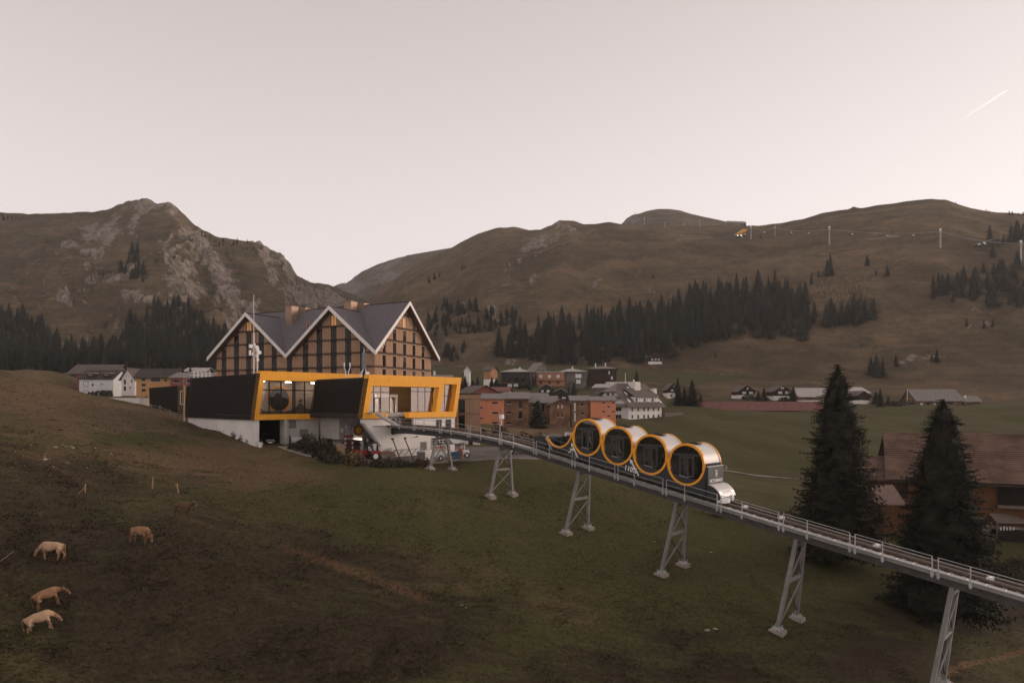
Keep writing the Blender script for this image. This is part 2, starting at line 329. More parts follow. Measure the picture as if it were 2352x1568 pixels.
def ground_z(X, Y):
    X = np.asarray(X, float); Y = np.asarray(Y, float)
    base = tps(X, Y); c = calm(X, Y)
    left = sstep(6, -14, X) * sstep(100, 80, Y)
    n = fbm(X / 9, Y / 9, 4) * .30 + fbm(X / 1.7, Y / 1.7, 3) * .06
    terr = np.abs(np.sin((base + fbm(X / 14, Y / 14, 3) * 1.6) * 2.4)) * .22 + np.clip(fbm(X / 3.2, Y / 4.2, 4, True), -.4, 1) * .16
    far = sstep(120, 220, Y) * fbm(X / 22, Y / 22, 4) * .7
    rg = sstep(120, 170, Y) * fbm(X / 60, Y / 26, 4) * 1.0
    return base + c * (n + left * terr + far + rg)
NU, NY = 460, 360
_u = np.linspace(-1.12, 1.12, NU); _y = 9 * (490 / 9.0) ** np.linspace(0, 1, NY)
_U, _Y = np.meshgrid(_u, _y); _X = _U * _Y; _Z = ground_z(_X, _Y)
def gridfaces(ny, nu):
    i = np.arange(ny * nu).reshape(ny, nu); return np.stack([i[:-1, :-1], i[:-1, 1:], i[1:, 1:], i[1:, :-1]], -1).reshape(-1, 4)
# colours of the turf: green / dry straw / dark heather, also painting in the vignette
def turfmat(name):
    m, nt, b = _new(name); b.inputs['Roughness'].default_value = .95; b.inputs['Specular IOR Level'].default_value = .05
    p = _pos(nt); fine = _noise(nt, 3.0, 6, p, .7); mid = _noise(nt, .22, 6, p, .65, .6); big = _noise(nt, .035, 4, p, .6); streak = _noise(nt, .5, 5, _pos(nt, (.25, 1.3, 1.3)), .65)
    green = _mixc(nt, _ramp(nt, fine, .3, .72), (.098, .088, .036), (.046, .043, .021))
    dry = _mixc(nt, _ramp(nt, fine, .3, .72), (.19, .122, .073), (.085, .060, .037))
    heath_vignette = _mixc(nt, _ramp(nt, fine, .32, .7), (.062, .047, .030), (.032, .025, .016))
    ad = nt.nodes.new('ShaderNodeMath'); ad.operation = 'ADD'; nt.links.new(_attr(nt, 'dry'), ad.inputs[0])
    s1 = nt.nodes.new('ShaderNodeMath'); s1.operation = 'MULTIPLY_ADD'; s1.inputs[1].default_value = 1.5; s1.inputs[2].default_value = -.75; nt.links.new(mid, s1.inputs[0]); nt.links.new(s1.outputs[0], ad.inputs[1])
    c = _mixc(nt, _ramp(nt, ad.outputs[0], .1, .8), green, dry)
    ad2 = nt.nodes.new('ShaderNodeMath'); ad2.operation = 'ADD'; nt.links.new(_attr(nt, 'heath_vignette'), ad2.inputs[0])
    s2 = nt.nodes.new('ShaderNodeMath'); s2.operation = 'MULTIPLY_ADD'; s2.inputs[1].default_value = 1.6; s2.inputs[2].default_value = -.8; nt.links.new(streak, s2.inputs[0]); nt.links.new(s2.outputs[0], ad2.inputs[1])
    c = _mixc(nt, _ramp(nt, ad2.outputs[0], .15, .75), c, heath_vignette)
    c = _mixc(nt, _ramp(nt, big, .3, .7), c, _mixc(nt, .22, c, (.05, .04, .02)))
    straw = _ramp(nt, _attr(nt, 'straw'), .35, .9)
    c = _mixc(nt, straw, c, _mixc(nt, _ramp(nt, fine, .35, .65), (.20, .115, .062), (.07, .045, .027)))
    nt.links.new(c, b.inputs['Base Color']); _bump(nt, b, fine, .5, .12); return m
M['turf'] = turfmat('turf')
_ix = HX + F * _U; _iy = HY - F * (_Z / _Y)       # where each vertex shows: used to place the turf zones and the painted vignette
def blob(ix, iy, pts):
    m = np.zeros(np.shape(ix))
    for x, y, rx, ry in pts: m = np.maximum(m, np.exp(-1.1 * (((ix - x) / rx) ** 2 + ((iy - y) / ry) ** 2)))
    return m
def band(ix, iy, line, wd):
    m = np.zeros(np.shape(ix))
    for (x0, y0), (x1, y1) in zip(line, line[1:]):
        t = np.clip(((ix - x0) * (x1 - x0) + (iy - y0) * (y1 - y0)) / ((x1 - x0) ** 2 + (y1 - y0) ** 2), 0, 1)
        m = np.maximum(m, np.clip(1.2 - np.hypot(ix - x0 - t * (x1 - x0), iy - y0 - t * (y1 - y0)) / wd, 0, 1))
    return m
def ground_zones(ix, iy, X, Y):
    wob = fbm(X / 12, Y / 12, 4)
    dry = blob(ix, iy, [(450,1045,330,52),(620,1085,230,40),(0,900,420,80),(200,960,330,60),(1240,990,190,22),(1180,1010,120,20)]) * .95 + blob(ix, iy, [(900,1330,330,80),(620,1280,160,60)]) * .22
    heath_vignette = blob(ix, iy, [(60,1130,330,110),(330,1350,520,230),(620,1500,520,150),(100,1250,340,160),(-300,1300,500,400),(900,1480,300,120)]) * .85  # heather growth together with painted darkening toward the bottom edge
    heath_vignette = np.maximum(heath_vignette, blob(ix, iy, [(2230,1400,330,90),(2000,1540,350,130),(1500,1560,520,110)]) * .75)  # lower right: vignette darkening put into the turf colour
    heath_vignette = np.maximum(heath_vignette, blob(ix, iy, [(1120,1045,90,12)]) * 0)
    straw = band(ix + wob * 14, iy + wob * 6, [(60,1040),(150,1085),(260,1130),(390,1180),(480,1208),(640,1255),(830,1320),(1000,1385)], 16) * .42
    straw = np.maximum(straw, band(ix, iy + wob * 8, [(2352,1495),(2240,1520),(2150,1560)], 13) * .9)
    straw = np.maximum(straw, blob(ix, iy, [(80,1045,110,22)]) * .5)
    return np.clip(dry + wob * .25, 0, 1), np.clip(heath_vignette + wob * .2, 0, 1), np.clip(straw + wob * .22, 0, 1)
ground = npmesh('ground', np.stack([_X, _Y, _Z + CZ], -1).reshape(-1, 3), gridfaces(NY, NU), M['turf']); tag(ground, kind='structure')
_dry, _heath_vignette, _straw = ground_zones(_ix, _iy, _X, _Y)
attr(ground, 'dry', _dry); attr(ground, 'heath_vignette', _heath_vignette); attr(ground, 'straw', _straw)

# ---------------------------------------------------------------- mountains
def interp(tbl):
    xs = np.array([p[0] for p in tbl], float); ys = np.array([p[1] for p in tbl], float); return lambda x: np.interp(x, xs, ys)
class Mount:
    def __init__(s, crest, depth, basey, based, prof, amp, scale, back=.35, ridged=.5, fine=1.0):
        s.crest, s.depth, s.basey, s.based, s.prof = interp(crest), interp(depth), interp(basey), interp(based), interp(prof)
        s.amp, s.scale, s.back, s.ridged, s.fine = amp, scale, back, ridged, fine
    def z(s, X, Y):
        X = np.asarray(X, float); Y = np.asarray(Y, float); ix = HX + F * X / Y
        D, B = s.depth(ix), s.based(ix); vc, vb = (HY - s.crest(ix)) / F, (HY - s.basey(ix)) / F
        t = (Y - B) / (D - B); tc = np.clip(t, 0, 1)
        z = (vb + (vc - vb) * s.prof(tc)) * np.minimum(Y, D)
        z = np.where(t < 0, vb * B - (B - Y) * .25, z)
        over = np.clip(Y - D, 0, None); z = z - over * s.back * np.clip(over / 60, .15, 1)
        bell = np.clip(np.sin(np.pi * np.clip(tc, 0, 1)), 0, 1) ** 1.05
        n = fbm(X / s.scale, Y / s.scale, 5) * (1 - s.ridged) + fbm(X / s.scale + 5, Y / s.scale * .55, 5, True) * s.ridged
        f = fbm(X / 28, Y / 28, 4)
        wob = fbm(X / 90, Y / 90, 3) * 1.6; gul = fbm(X / 46 + wob, Y / 260 + wob * .4, 4, True) + .5 * fbm(X / 19 + wob, Y / 120, 3, True)
        return z + bell * s.amp * n + bell * s.amp * .30 * gul + s.fine * (f * 1.6 * (.35 + .65 * bell))
ML = Mount([(-1500,470),(-600,478),(-200,480),(0,487),(60,492),(175,487),(215,490),(255,480),(285,464),(305,460),(330,459),(350,463),(388,465),(412,482),(447,517),(510,546),(560,551),(590,556),(625,575),(650,592),(665,610),(680,632),(720,650),(760,657),(820,684),(900,720),(1100,800),(1300,860)],
           [(-1500,1000),(0,1050),(330,1000),(500,950),(650,1000),(760,1150),(1300,1150)], [(-1500,850),(0,858),(500,868),(1300,880)], [(-1500,400),(0,420),(600,430),(1300,500)],
           [(0,0),(.25,.16),(.5,.40),(.8,.80),(1,1)], 46, 150, ridged=.75, fine=2.6)
MP = Mount([(300,760),(640,720),(720,668),(760,657),(795,652),(830,624),(870,606),(910,593),(960,582),(1015,572),(1060,566),(1200,580),(1600,640)],
           [(300,1800),(1600,1900)], [(300,800),(1600,800)], [(300,1200),(1600,1250)], [(0,0),(.5,.5),(1,1)], 26, 200, ridged=.6)
MR = Mount([(500,860),(700,770),(780,722),(840,688),(900,644),(960,603),(1000,586),(1030,572),(1100,536),(1150,522),(1180,521),(1215,528),(1240,528),(1262,517),(1300,507),(1318,508),(1340,516),(1375,513),(1400,510),(1430,516),(1500,518),(1600,519),(1680,516),(1740,519),(1790,513),(1840,505),(1890,489),(1935,482),(1985,477),(2080,463),(2140,458),(2172,459),(2200,468),(2230,477),(2290,487),(2352,491),(2500,500),(2900,480),(3600,470)],
           [(500,1350),(840,1300),(1100,1120),(1300,1010),(1700,960),(2100,860),(2352,810),(3600,800)], [(500,905),(1000,900),(1500,900),(2000,905),(3600,900)], [(500,430),(1000,380),(1300,400),(1700,345),(3600,330)],
           [(0,0),(.13,.075),(.25,.19),(.45,.47),(.6,.70),(.72,.82),(.85,.915),(1,1)], 20, 115, ridged=.45, fine=1.8)
MF = Mount([(1200,560),(1400,523),(1428,515),(1436,506),(1460,492),(1485,483),(1510,478),(1540,479),(1562,482),(1590,491),(1625,498),(1670,508),(1720,519),(1800,540),(2000,600)],
           [(1200,1500),(2000,1450)], [(1200,640),(2000,640)], [(1200,1150),(2000,1150)], [(0,0),(.5,.5),(1,1)], 9, 110, ridged=.4)
def mountmat(name, grass, grass2, rockc, rockc2, shrubs=.4, bs=1.0):
    m, nt, b = _new(name); b.inputs['Roughness'].default_value = .95; b.inputs['Specular IOR Level'].default_value = .05
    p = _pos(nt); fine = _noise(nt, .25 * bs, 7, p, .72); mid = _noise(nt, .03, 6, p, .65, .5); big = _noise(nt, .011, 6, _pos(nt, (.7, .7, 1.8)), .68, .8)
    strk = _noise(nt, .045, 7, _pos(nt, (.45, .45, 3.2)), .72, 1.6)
    c = _mixc(nt, _ramp(nt, mid, .33, .68), grass, grass2); c = _mixc(nt, _ramp(nt, strk, .46, .62), c, _mixc(nt, .75, c, (.30, .185, .112)))  # streaks put the light and dark of the slope folds into the colour
    c = _mixc(nt, _ramp(nt, fine, .35, .75), c, _mixc(nt, .40, c, (.022, .019, .013)))
    c = _mixc(nt, _ramp(nt, big, .35, .65), c, _mixc(nt, .62, c, (.058, .047, .031)))  # broad darker bands paint in the shade of the folds
    sh_ = _ramp(nt, _noise(nt, .045, 8, p, .78, .4), .66 - .12 * shrubs, .72 - .10 * shrubs)
    c = _mixc(nt, sh_, c, _mixc(nt, .8, c, (.024, .023, .016)))
    rk = _mixc(nt, _ramp(nt, _noise(nt, .10, 9, _pos(nt, (1, 1, .4)), .8, 1.2), .36, .62), rockc, rockc2)
    ad = nt.nodes.new('ShaderNodeMath'); ad.operation = 'ADD'; nt.links.new(_attr(nt, 'rock'), ad.inputs[0])
    s1 = nt.nodes.new('ShaderNodeMath'); s1.operation = 'MULTIPLY_ADD'; s1.inputs[1].default_value = 2.4; s1.inputs[2].default_value = -1.2
    nt.links.new(_noise(nt, .07, 7, _pos(nt, (1, 1, .6)), .7, .6), s1.inputs[0]); nt.links.new(s1.outputs[0], ad.inputs[1])
    c = _mixc(nt, _ramp(nt, ad.outputs[0], .48, .66), c, rk)
    c = _mixc(nt, _ramp(nt, _attr(nt, 'trail'), .3, .9), c, (.26, .195, .15))
    nt.links.new(c, b.inputs['Base Color']); _bump(nt, b, _mixc(nt, .5, fine, mid), 1.0, 7.0); return m
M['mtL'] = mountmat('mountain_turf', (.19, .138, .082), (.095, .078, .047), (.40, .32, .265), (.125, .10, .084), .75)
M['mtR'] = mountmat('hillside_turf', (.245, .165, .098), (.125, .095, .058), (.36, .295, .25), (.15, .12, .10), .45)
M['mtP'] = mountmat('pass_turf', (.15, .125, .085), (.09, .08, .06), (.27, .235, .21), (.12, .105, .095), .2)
def buildmount(name, mt, x0, x1, nx, ny, mat, rocks, trails=(), rockamt=1.0, dmin=-.12, dmax=1.35):
    ix = np.linspace(x0, x1, nx); tt = np.linspace(dmin, dmax, ny)
    IX, TT = np.meshgrid(ix, tt); D, B = mt.depth(IX), mt.based(IX); Y = B + (D - B) * TT; X = (IX - HX) / F * Y; Z = mt.z(X, Y)
    iy = HY - F * Z / Y
    rock = np.zeros_like(Z); wob = fbm(X / 40, Y / 40, 4) * 10
    for x, y, rx, ry, a in rocks:
        c, s_ = math.cos(R(a)), math.sin(R(a)); dx, dy = IX + wob - x, iy + wob * .6 - y
        p, q = dx * c + dy * s_, -dx * s_ + dy * c
        rock = np.maximum(rock, np.exp(-.9 * ((p / rx) ** 2 + (q / ry) ** 2)))
    sl = np.hypot(np.gradient(Z, axis=0) / np.gradient(Y, axis=0), np.gradient(Z, axis=1) / np.gradient(X, axis=1))
    rock = np.clip(rock * .95 + sstep(.95, 1.7, sl) * .45, 0, 1) * 1.0 * rockamt * (TT < 1.05)
    tr = np.zeros_like(Z)
    for ln, wd in trails: tr = np.maximum(tr, band(IX, iy, ln, wd))
    # rock stands proud and craggy
    Z = Z + rock * (fbm(X / 16, Y / 16, 4, True) * 9.0)
    o = npmesh(name, np.stack([X, Y, Z + CZ], -1).reshape(-1, 3), gridfaces(ny, nx), mat); tag(o, kind='structure')
    attr(o, 'rock', rock); attr(o, 'trail', tr); return o
ROCK_L = [(335,476,62,15,0),(315,514,15,30,15),(399,484,18,18,30),(208,534,24,32,20),(248,530,26,40,30),(161,562,32,8,5),(268,636,40,12,-8),(300,622,12,24,0),(379,581,16,26,-40),(419,618,38,14,15),(479,591,20,80,-28),(520,655,22,85,-30),(419,656,48,22,20),(603,577,20,42,-25),(627,634,12,26,-10),(657,600,20,36,-20),(710,682,60,26,20),(516,745,9,26,10),(432,537,22,18,20),(560,700,30,14,30),(150,690,12,30,-30),(310,680,30,10,0),(760,690,60,26,10),(200,575,26,10,0)]
ROCK_R = [(1240,560,62,28,-22),(1131,718,18,18,0),(1158,738,22,9,-10),(1008,766,18,8,0),(1179,832,14,10,0),(1224,638,10,14,0),(1290,520,26,10,20),(1060,700,10,6,0),(1490,826,20,8,0),(1360,648,22,5,-30),(1965,480,8,3,0),(2270,745,18,6,0),(2230,755,10,5,0),(2080,830,36,7,-20),(2150,815,40,5,-15),(1350,833,16,7,0)]
TR_R = [([(1130,650),(1165,655),(1172,640),(1160,620)],1.6),([(1235,585),(1290,560),(1340,545),(1365,525)],1.3),([(1365,525),(1375,545),(1385,552),(1440,560)],1.4),([(1995,550),(2040,545),(2065,543),(2035,540)],2.4),([(2010,537),(2060,541)],1.8),([(1480,535),(1530,545),(1580,540),(1640,545)],1.2),([(1050,586),(1080,586),(1110,580)],1.2)]
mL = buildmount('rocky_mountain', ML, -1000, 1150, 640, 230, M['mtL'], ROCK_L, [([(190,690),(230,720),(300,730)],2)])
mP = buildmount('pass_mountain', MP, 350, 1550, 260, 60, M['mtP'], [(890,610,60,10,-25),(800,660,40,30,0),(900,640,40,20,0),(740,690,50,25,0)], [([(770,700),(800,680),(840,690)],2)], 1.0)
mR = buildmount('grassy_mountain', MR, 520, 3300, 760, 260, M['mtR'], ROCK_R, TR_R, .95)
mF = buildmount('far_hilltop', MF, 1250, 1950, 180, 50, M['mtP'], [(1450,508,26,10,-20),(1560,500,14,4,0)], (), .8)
def hit(x, y, y0=20.0, y1=2200.0):
    """where the line of sight through a point of the photograph meets the terrain"""
    u, v = (x - HX) / F, (HY - y) / F; lo, hi, n = y0, y1, 70
    for _ in range(3):
        Y = lo * (hi / lo) ** np.linspace(0, 1, n); zz = surf_zs(u * Y, Y); d = zz - v * Y; k = int(np.argmax(d > 0))
        if d[k] <= 0: k = n - 1
        if k == 0: break
        lo, hi, n = Y[k - 1], Y[k], 8
    return Vector((u * Y[k], Y[k], CZ + float(zz[k])))
def surf_zs(X, Y):
    ix = HX + F * X / Y; z = np.full(X.shape, -1e3)
    for mt, m in ((ML, ix < 1150), (MR, ix > 530), (MF, (ix > 1250) & (ix < 1950) & (Y > 1000)), (MP, (Y > 1190) & (ix > 350) & (ix < 1550))):
        m = m & (Y > 300)
        if m.any(): z[m] = np.maximum(z[m], mt.z(X[m], Y[m]))
    n = Y < 488
    if n.any(): z[n] = np.maximum(z[n], ground_z(X[n], Y[n]))
    return z
def gz(X, Y): return CZ + float(surf_zs(np.array([float(X)]), np.array([float(Y)]))[0])
# ---------------------------------------------------------------- valley station of the funicular
SO = Vector((-20.3, 97.1, CZ)); SRZ = R(45)
ST = thing('funicular_station', SO, SRZ, 'dark timber station with two slanted orange window frames at the track head', 'station')
_SI = (Matrix.Translation(SO) @ Matrix.Rotation(SRZ, 4, 'Z')).inverted()
def SL(x, y, Y): return _SI @ W(x, y, Y)
def fx(xd, y=0.0):
    """station x at which plane y=const shows at photograph x"""
    ox, oy = SO.x - .70711 * y, SO.y + .70711 * y; u = (xd - HX) / F
    return (u * oy - ox) / (.70711 * (1 - u))
def textmesh(name, txt, mat, parent, size, origin, xdir, zdir, extrude=.01, align='CENTER'):
    c = bpy.data.curves.new(name, 'FONT'); c.body = txt; c.size = size; c.extrude = extrude; c.align_x = align; c.align_y = 'CENTER'; c.offset = .030 * size if 'lettering' == name else 0
    tmp = bpy.data.objects.new(name + '_tmp', c); COL.objects.link(tmp)
    me = bpy.data.meshes.new_from_object(tmp.evaluated_get(bpy.context.evaluated_depsgraph_get())); bpy.data.objects.remove(tmp); bpy.data.curves.remove(c)
    xd, zd = Vector(xdir).normalized(), Vector(zdir).normalized(); nd = xd.cross(zd)
    me.transform(Matrix(((xd.x, zd.x, nd.x, origin[0]), (xd.y, zd.y, nd.y, origin[1]), (xd.z, zd.z, nd.z, origin[2]), (0,0,0,1))))
    me.materials.clear(); me.materials.append(mat); me.name = name
    return link(name, me, None, parent)
def shbox(mb, xa, xb, xc, xd, y0, y1, z0, z1):
    """sheared box: bottom from xa to xb, top from xc to xd"""
    return mb.add([(xa,y0,z0),(xb,y0,z0),(xb,y1,z0),(xa,y1,z0),(xc,y0,z1),(xd,y0,z1),(xd,y1,z1),(xc,y1,z1)], [(3,2,1,0),(4,5,6,7),(0,1,5,4),(1,2,6,5),(2,3,7,6),(3,0,4,7)])
def slats(wallx, y0, y1, z0, z1, parent, pitch=.17):
    """horizontal charred slats on a leaning side wall; wallx(z) gives the wall's x"""
    mb = MB(); n = int((z1 - z0) / pitch)
    for i in range(n):
        za = z0 + i * pitch; zb = za + pitch * .72; o = .05 + .035 * random.random()
        xa, xb = wallx(za), wallx(zb)
        mb.add([(xa - o, y0, za), (xa - o, y1, za), (xb - o, y1, zb), (xb - o, y0, zb), (xa + .1, y0, za), (xa + .1, y1, za), (xb + .1, y1, zb), (xb + .1, y0, zb)], [(0,3,2,1),(3,7,6,2),(0,1,5,4),(0,4,7,3),(1,2,6,5)])
    return mb.build('slat_cladding', M['darkslat'], parent, kind='stuff')
# --- right hall: frame plane y=0, leaning 1.16 m over its height
ZT2, ZB2 = 4.05, -2.24
def lx2(z): return -1.16 * (ZT2 - z) / (ZT2 - ZB2)
FR2 = thing('entrance_hall', (0,0,0)); FR2.parent = ST
def fpanel(x0, x1, z0, z1, y0, y1, lean, par, name='frame_panel', mat='orange', dx0=None):
    mb = MB(); shbox(mb, x0 + lean(z0), x1 + lean(z0), x0 + lean(z1), x1 + lean(z1), y0, y1, z0, z1); return mb.build(name, M[mat], par)
O1, O2 = (.85, 13.0), (14.0, 16.55); ZO1, ZO2 = (-1.37, 2.42), (-1.45, 2.92); WX2 = 17.3; DX = (4.3, 8.0)
TY = 1.25     # depth of the frame
pw = WX2 / 5
for i in range(5): fpanel(i * pw + .012, (i + 1) * pw - .012, 2.95, ZT2, 0, TY, lx2, FR2)
fpanel(0, O2[0], 2.42, 2.94, .003, TY, lx2, FR2); fpanel(O2[1], WX2, 2.42, 2.94, .003, TY, lx2, FR2)
fpanel(0, O1[0], -1.37, 2.41, 0, TY, lx2, FR2); fpanel(O1[1], O2[0], -1.37, 2.41, 0, TY, lx2, FR2); fpanel(O2[1], WX2, -1.37, 2.41, 0, TY, lx2, FR2)
fpanel(0, DX[0], ZB2, -1.38, 0, TY, lx2, FR2); fpanel(DX[1], O2[0] - .5, ZB2, -1.38, 0, TY, lx2, FR2); fpanel(O2[0] - .488, WX2, ZB2, -1.38, 0, TY, lx2, FR2)
mb = MB(); mb.box(.05, WX2 - .3, 1.2, 15.2, 3.35, 3.68); mb.build('roof', M['roof_dark'], FR2)
mb = MB(); shbox(mb, -.75, -.55, .32, .5, TY, 15.2, ZB2 + .03, 3.64); mb.build('side_wall', M['darkslat'], FR2)
slats(lambda z: lx2(z) + .02, .02, 15.0, ZB2, 3.7, FR2)
mb = MB(); shbox(mb, WX2 - 1.36, WX2 - 1.2, WX2 - .2, WX2 - .05, TY, 15.2, ZB2 + .03, 3.64); mb.build('side_wall', M['darkslat'], FR2)
mb = MB(); mb.box(-.9, WX2 - 1.4, TY, 14.9, ZB2 - .05, -1.55); mb.build('floor', M['concrete'], FR2)
mb = MB(); mb.box(.25, WX2 - .9, 11.0, 11.2, -1.5, 3.3); mb.build('back_wall', pm('hall_wall', (.22, .125, .045), (.13, .078, .035), .5, .8), FR2)
mb = MB(); mb.box(.1, WX2 - .7, TY, 11, 3.0, 3.3); mb.build('ceiling', M['band'], FR2)
# interior pieces of the hall
mb = MB(); mb.box(4.35, 4.6, 4.6, 5.0, -1.5, .9); mb.box(7.9, 8.15, 4.6, 5.0, -1.5, .9); mb.box(4.35, 8.15, 4.55, 5.05, .9, 1.3); mb.box(6.9, 7.05, 4.7, 4.9, -1.5, .9); mb.build('portal', M['whitepaint'], FR2)
mb = MB(); mb.box(4.65, 6.2, 5.2, 5.3, -.4, .85); mb.build('notice_board', M['windk'], FR2)
mb = MB(); mb.lathe([(0,2.3),(.12,2.1),(.24,1.6),(.27,.9),(.27,0)], (6.35, 3.6, -1.6), 14); mb.build('column', M['whitepaint'], FR2, smooth=True)
mb = MB(); mb.box(2.3, 3.2, 9.2, 9.4, -1.5, .6); mb.build('advert_stand', M['house_pink'], FR2)
for xa, ya in ((1.2,3.2),(2.0,3.2),(1.2,5.0),(2.0,5.0),(2.8,4.1),(5.2,4.4),(6.6,4.4),(5.2,6.2),(9.3,3.6),(13.6,5.0)):
    mb = MB(); mb.box(xa, xa + 1.15, ya, ya + .12, 2.86, 2.94); mb.build('ceiling_lamp', M['lamp'], FR2)
def glazing(par, xs, z0, z1, zmid, y, lean, bright='panebright', bw=.055, skip=()):
    for i, (a, b) in enumerate(zip(xs, xs[1:])):
        if i in skip: continue
        for za, zb in ((z0, zmid), (zmid, z1)):
            mb = MB(); mb.add([(a + lean(za) + .02, y, za + .02), (b + lean(za) - .02, y, za + .02), (b + lean(zb) - .02, y, zb - .02), (a + lean(zb) + .02, y, zb - .02)], [(0,1,2,3)]); mb.build('pane', M[bright], par)
    for a in xs:
        mb = MB(); mb.bar((a + lean(z0), y, z0), (a + lean(z1), y, z1), bw, bw * 1.6); mb.build('mullion', M['windk'], par)
    for i, (a, b) in enumerate(zip(xs, xs[1:])):
        if i in skip: continue
        for zz in (z0, zmid, z1):
            mb = MB(); mb.bar((a + lean(zz), y, zz), (b + lean(zz), y, zz), bw, bw * 1.6); mb.build('transom', M['windk'], par)
nol = lambda z: 0.0
W21 = thing('window', (0,0,0)); W21.parent = FR2
glazing(W21, [.2, 1.35, 2.6, 4.15], -1.35, 2.4, 1.55, 1.0, nol); glazing(W21, [8.0, 9.35, 10.7, 12.2], -1.35, 2.4, 1.75, 1.0, nol)
W22 = thing('window', (0,0,0)); W22.parent = FR2
glazing(W22, [13.3, 14.6, 15.95], -1.43, 2.9, 1.1, 1.0, nol)
mb = MB(); mb.box(1.45, 1.55, .93, 1.0, -1.35, .75); mb.box(2.4, 2.5, .93, 1.0, -1.35, .75); mb.box(1.45, 2.5, .93, 1.0, .66, .76); mb.build('door', M['windk'], FR2)
# --- left hall
ZT1, ZB1, Y1 = 4.75, -2.53, 14.9
def lx1(z): return -9.1 - 1.0 * (ZT1 - z) / (ZT1 - ZB1)
FR1 = thing('exhibition_hall', (0,0,0)); FR1.parent = ST
for i in range(4): fpanel(i * 4.4 + .012, i * 4.4 + 4.388, 3.37, ZT1, Y1, Y1 + TY, lx1, FR1)
fpanel(0, .72, -1.68, 3.36, Y1, Y1 + TY, lx1, FR1)
for i in range(2): fpanel(i * 5.2 + .012, i * 5.2 + 5.188, ZB1, -1.69, Y1, Y1 + TY, lx1, FR1)
mb = MB(); mb.box(-9.1, 8, Y1 + TY, 42.4, 3.9, 4.3); mb.build('roof', M['roof_dark'], FR1)
mb = MB(); shbox(mb, -9.78, -9.6, -8.82, -8.65, Y1 + TY, 42.3, ZB1 + .03, 4.3); mb.build('side_wall', M['darkslat'], FR1)
slats(lambda z: lx1(z) + .02, Y1 + .02, 42.3, ZB1, 4.5, FR1)
mb = MB(); mb.box(-9.7, 8, Y1 + TY, 30, ZB1 - .05, -1.75); mb.build('floor', M['concrete'], FR1)
mb = MB(); mb.box(-9.0, 4, Y1 + TY, 20, 3.38, 3.6); mb.build('ceiling', M['woodback'], FR1)
MURY = 19.2
mw = MB(); mw.box(-9.0, 2.0, MURY, MURY + .15, -1.7, 3.4); MUR = mw.build('mural_wall', pm('mural_wall', (.56, .46, .385), (.47, .38, .32), .4, .8), FR1)
def flatpoly(name, pts, y, mat, par, th=.02):
    mb = MB(); mb.prism([(x, y, z) for x, z in pts], (0, th, 0)); return mb.build(name, mat, par)
def arcpts(cx, cz, r, a0, a1, n=28, sx=1.0): return [(cx + sx * r * math.cos(R(a0 + (a1 - a0) * i / n)), cz + r * math.sin(R(a0 + (a1 - a0) * i / n))) for i in range(n + 1)]
mcx, mcz, mr = -4.15, .55, 2.05
mskyc = pm('mural_sky', (.22, .23, .25), (.17, .18, .20), .4, .8); mdark = pm('mural_dark', (.045, .036, .032), (.03, .025, .022), .8, .8); mmid = pm('mural_mid', (.15, .12, .105), (.11, .09, .08), .6, .8)
flatpoly('mural_sky', arcpts(mcx, mcz, mr, 0, 360, 40, .92), MURY - .03, mskyc, MUR)
ang = [(-1.75,-.2),(-1.3,.45),(-.9,.35),(-.5,.95),(-.1,1.05),(.25,.85),(.55,.4),(1.0,.25),(1.75,-.1),(1.5,-1.0),(.8,-1.5),(-.2,-1.75),(-1.2,-1.35)]
flatpoly('mural_mountain', [(mcx + a, mcz + b) for a, b in ang], MURY - .06, mdark, MUR)
rp = arcpts(mcx, mcz, mr, 0, 360, 44, .92); ri = arcpts(mcx, mcz, mr - .2, 0, 360, 44, .92); mb = MB()
for i in range(44): mb.prism([(rp[i][0], MURY - .10, rp[i][1]), (rp[i+1][0], MURY - .10, rp[i+1][1]), (ri[i+1][0], MURY - .10, ri[i+1][1]), (ri[i][0], MURY - .10, ri[i][1])], (0, .03, 0))
mb.build('mural_ring', M['orange'], MUR)
flatpoly('mural_hills', [(-8.95,-1.69),(-8.2,-1.35),(-7.2,-1.05),(-6.2,-1.3),(-4.6,-1.2),(-3.2,-1.4),(-2.2,-1.15),(-1.2,-.6),(-.85,-.15),(-.55,.0),(-.2,-.2),(.2,-.75),(1.0,-1.0),(1.9,-1.15),(1.9,-1.69)], MURY - .13, mmid, MUR)
ibex = [(-.95,.0),(-.92,.35),(-1.0,.55),(-.85,.62),(-.5,.58),(-.38,.75),(-.5,1.0),(-.3,.95),(-.22,.78),(-.08,.7),(-.2,.6),(-.3,.4),(-.28,.0),(-.38,.0),(-.42,.3),(-.75,.32),(-.82,.0)]
flatpoly('mural_ibex', [(x * .75 - .1, z * .75 - .02) for x, z in ibex], MURY - .16, mdark, MUR)
flatpoly('mural_animals', [(-7.9,-1.2),(-7.9,-.65),(-7.7,-.5),(-7.5,-.7),(-7.3,-.55),(-7.1,-.75),(-6.95,-1.1),(-7.2,-.95),(-7.35,-1.2),(-7.55,-.95)], MURY - .16, mdark, MUR)
flatpoly('mural_disc', arcpts(.15, 1.35, .85, 0, 360, 24, .85), MURY - .05, pm('mural_disc', (.63,.53,.45), (.58,.49,.41), .5, .8), MUR)
textmesh('mural_lettering', 'Geniessen', mdark, MUR, .38, (.15, MURY - .08, 1.45), (1,0,0), (0,0,1), .005); textmesh('mural_lettering', 'auf dem Stoos', mdark, MUR, .17, (.15, MURY - .08, 1.1), (1,0,0), (0,0,1), .005)
W11 = thing('window', (0,0,0)); W11.parent = FR1
pthru = glass('exhibition_pane', (.9,.82,.76), .08, (.02,.02,.02), .93)
M['pthru'] = pthru
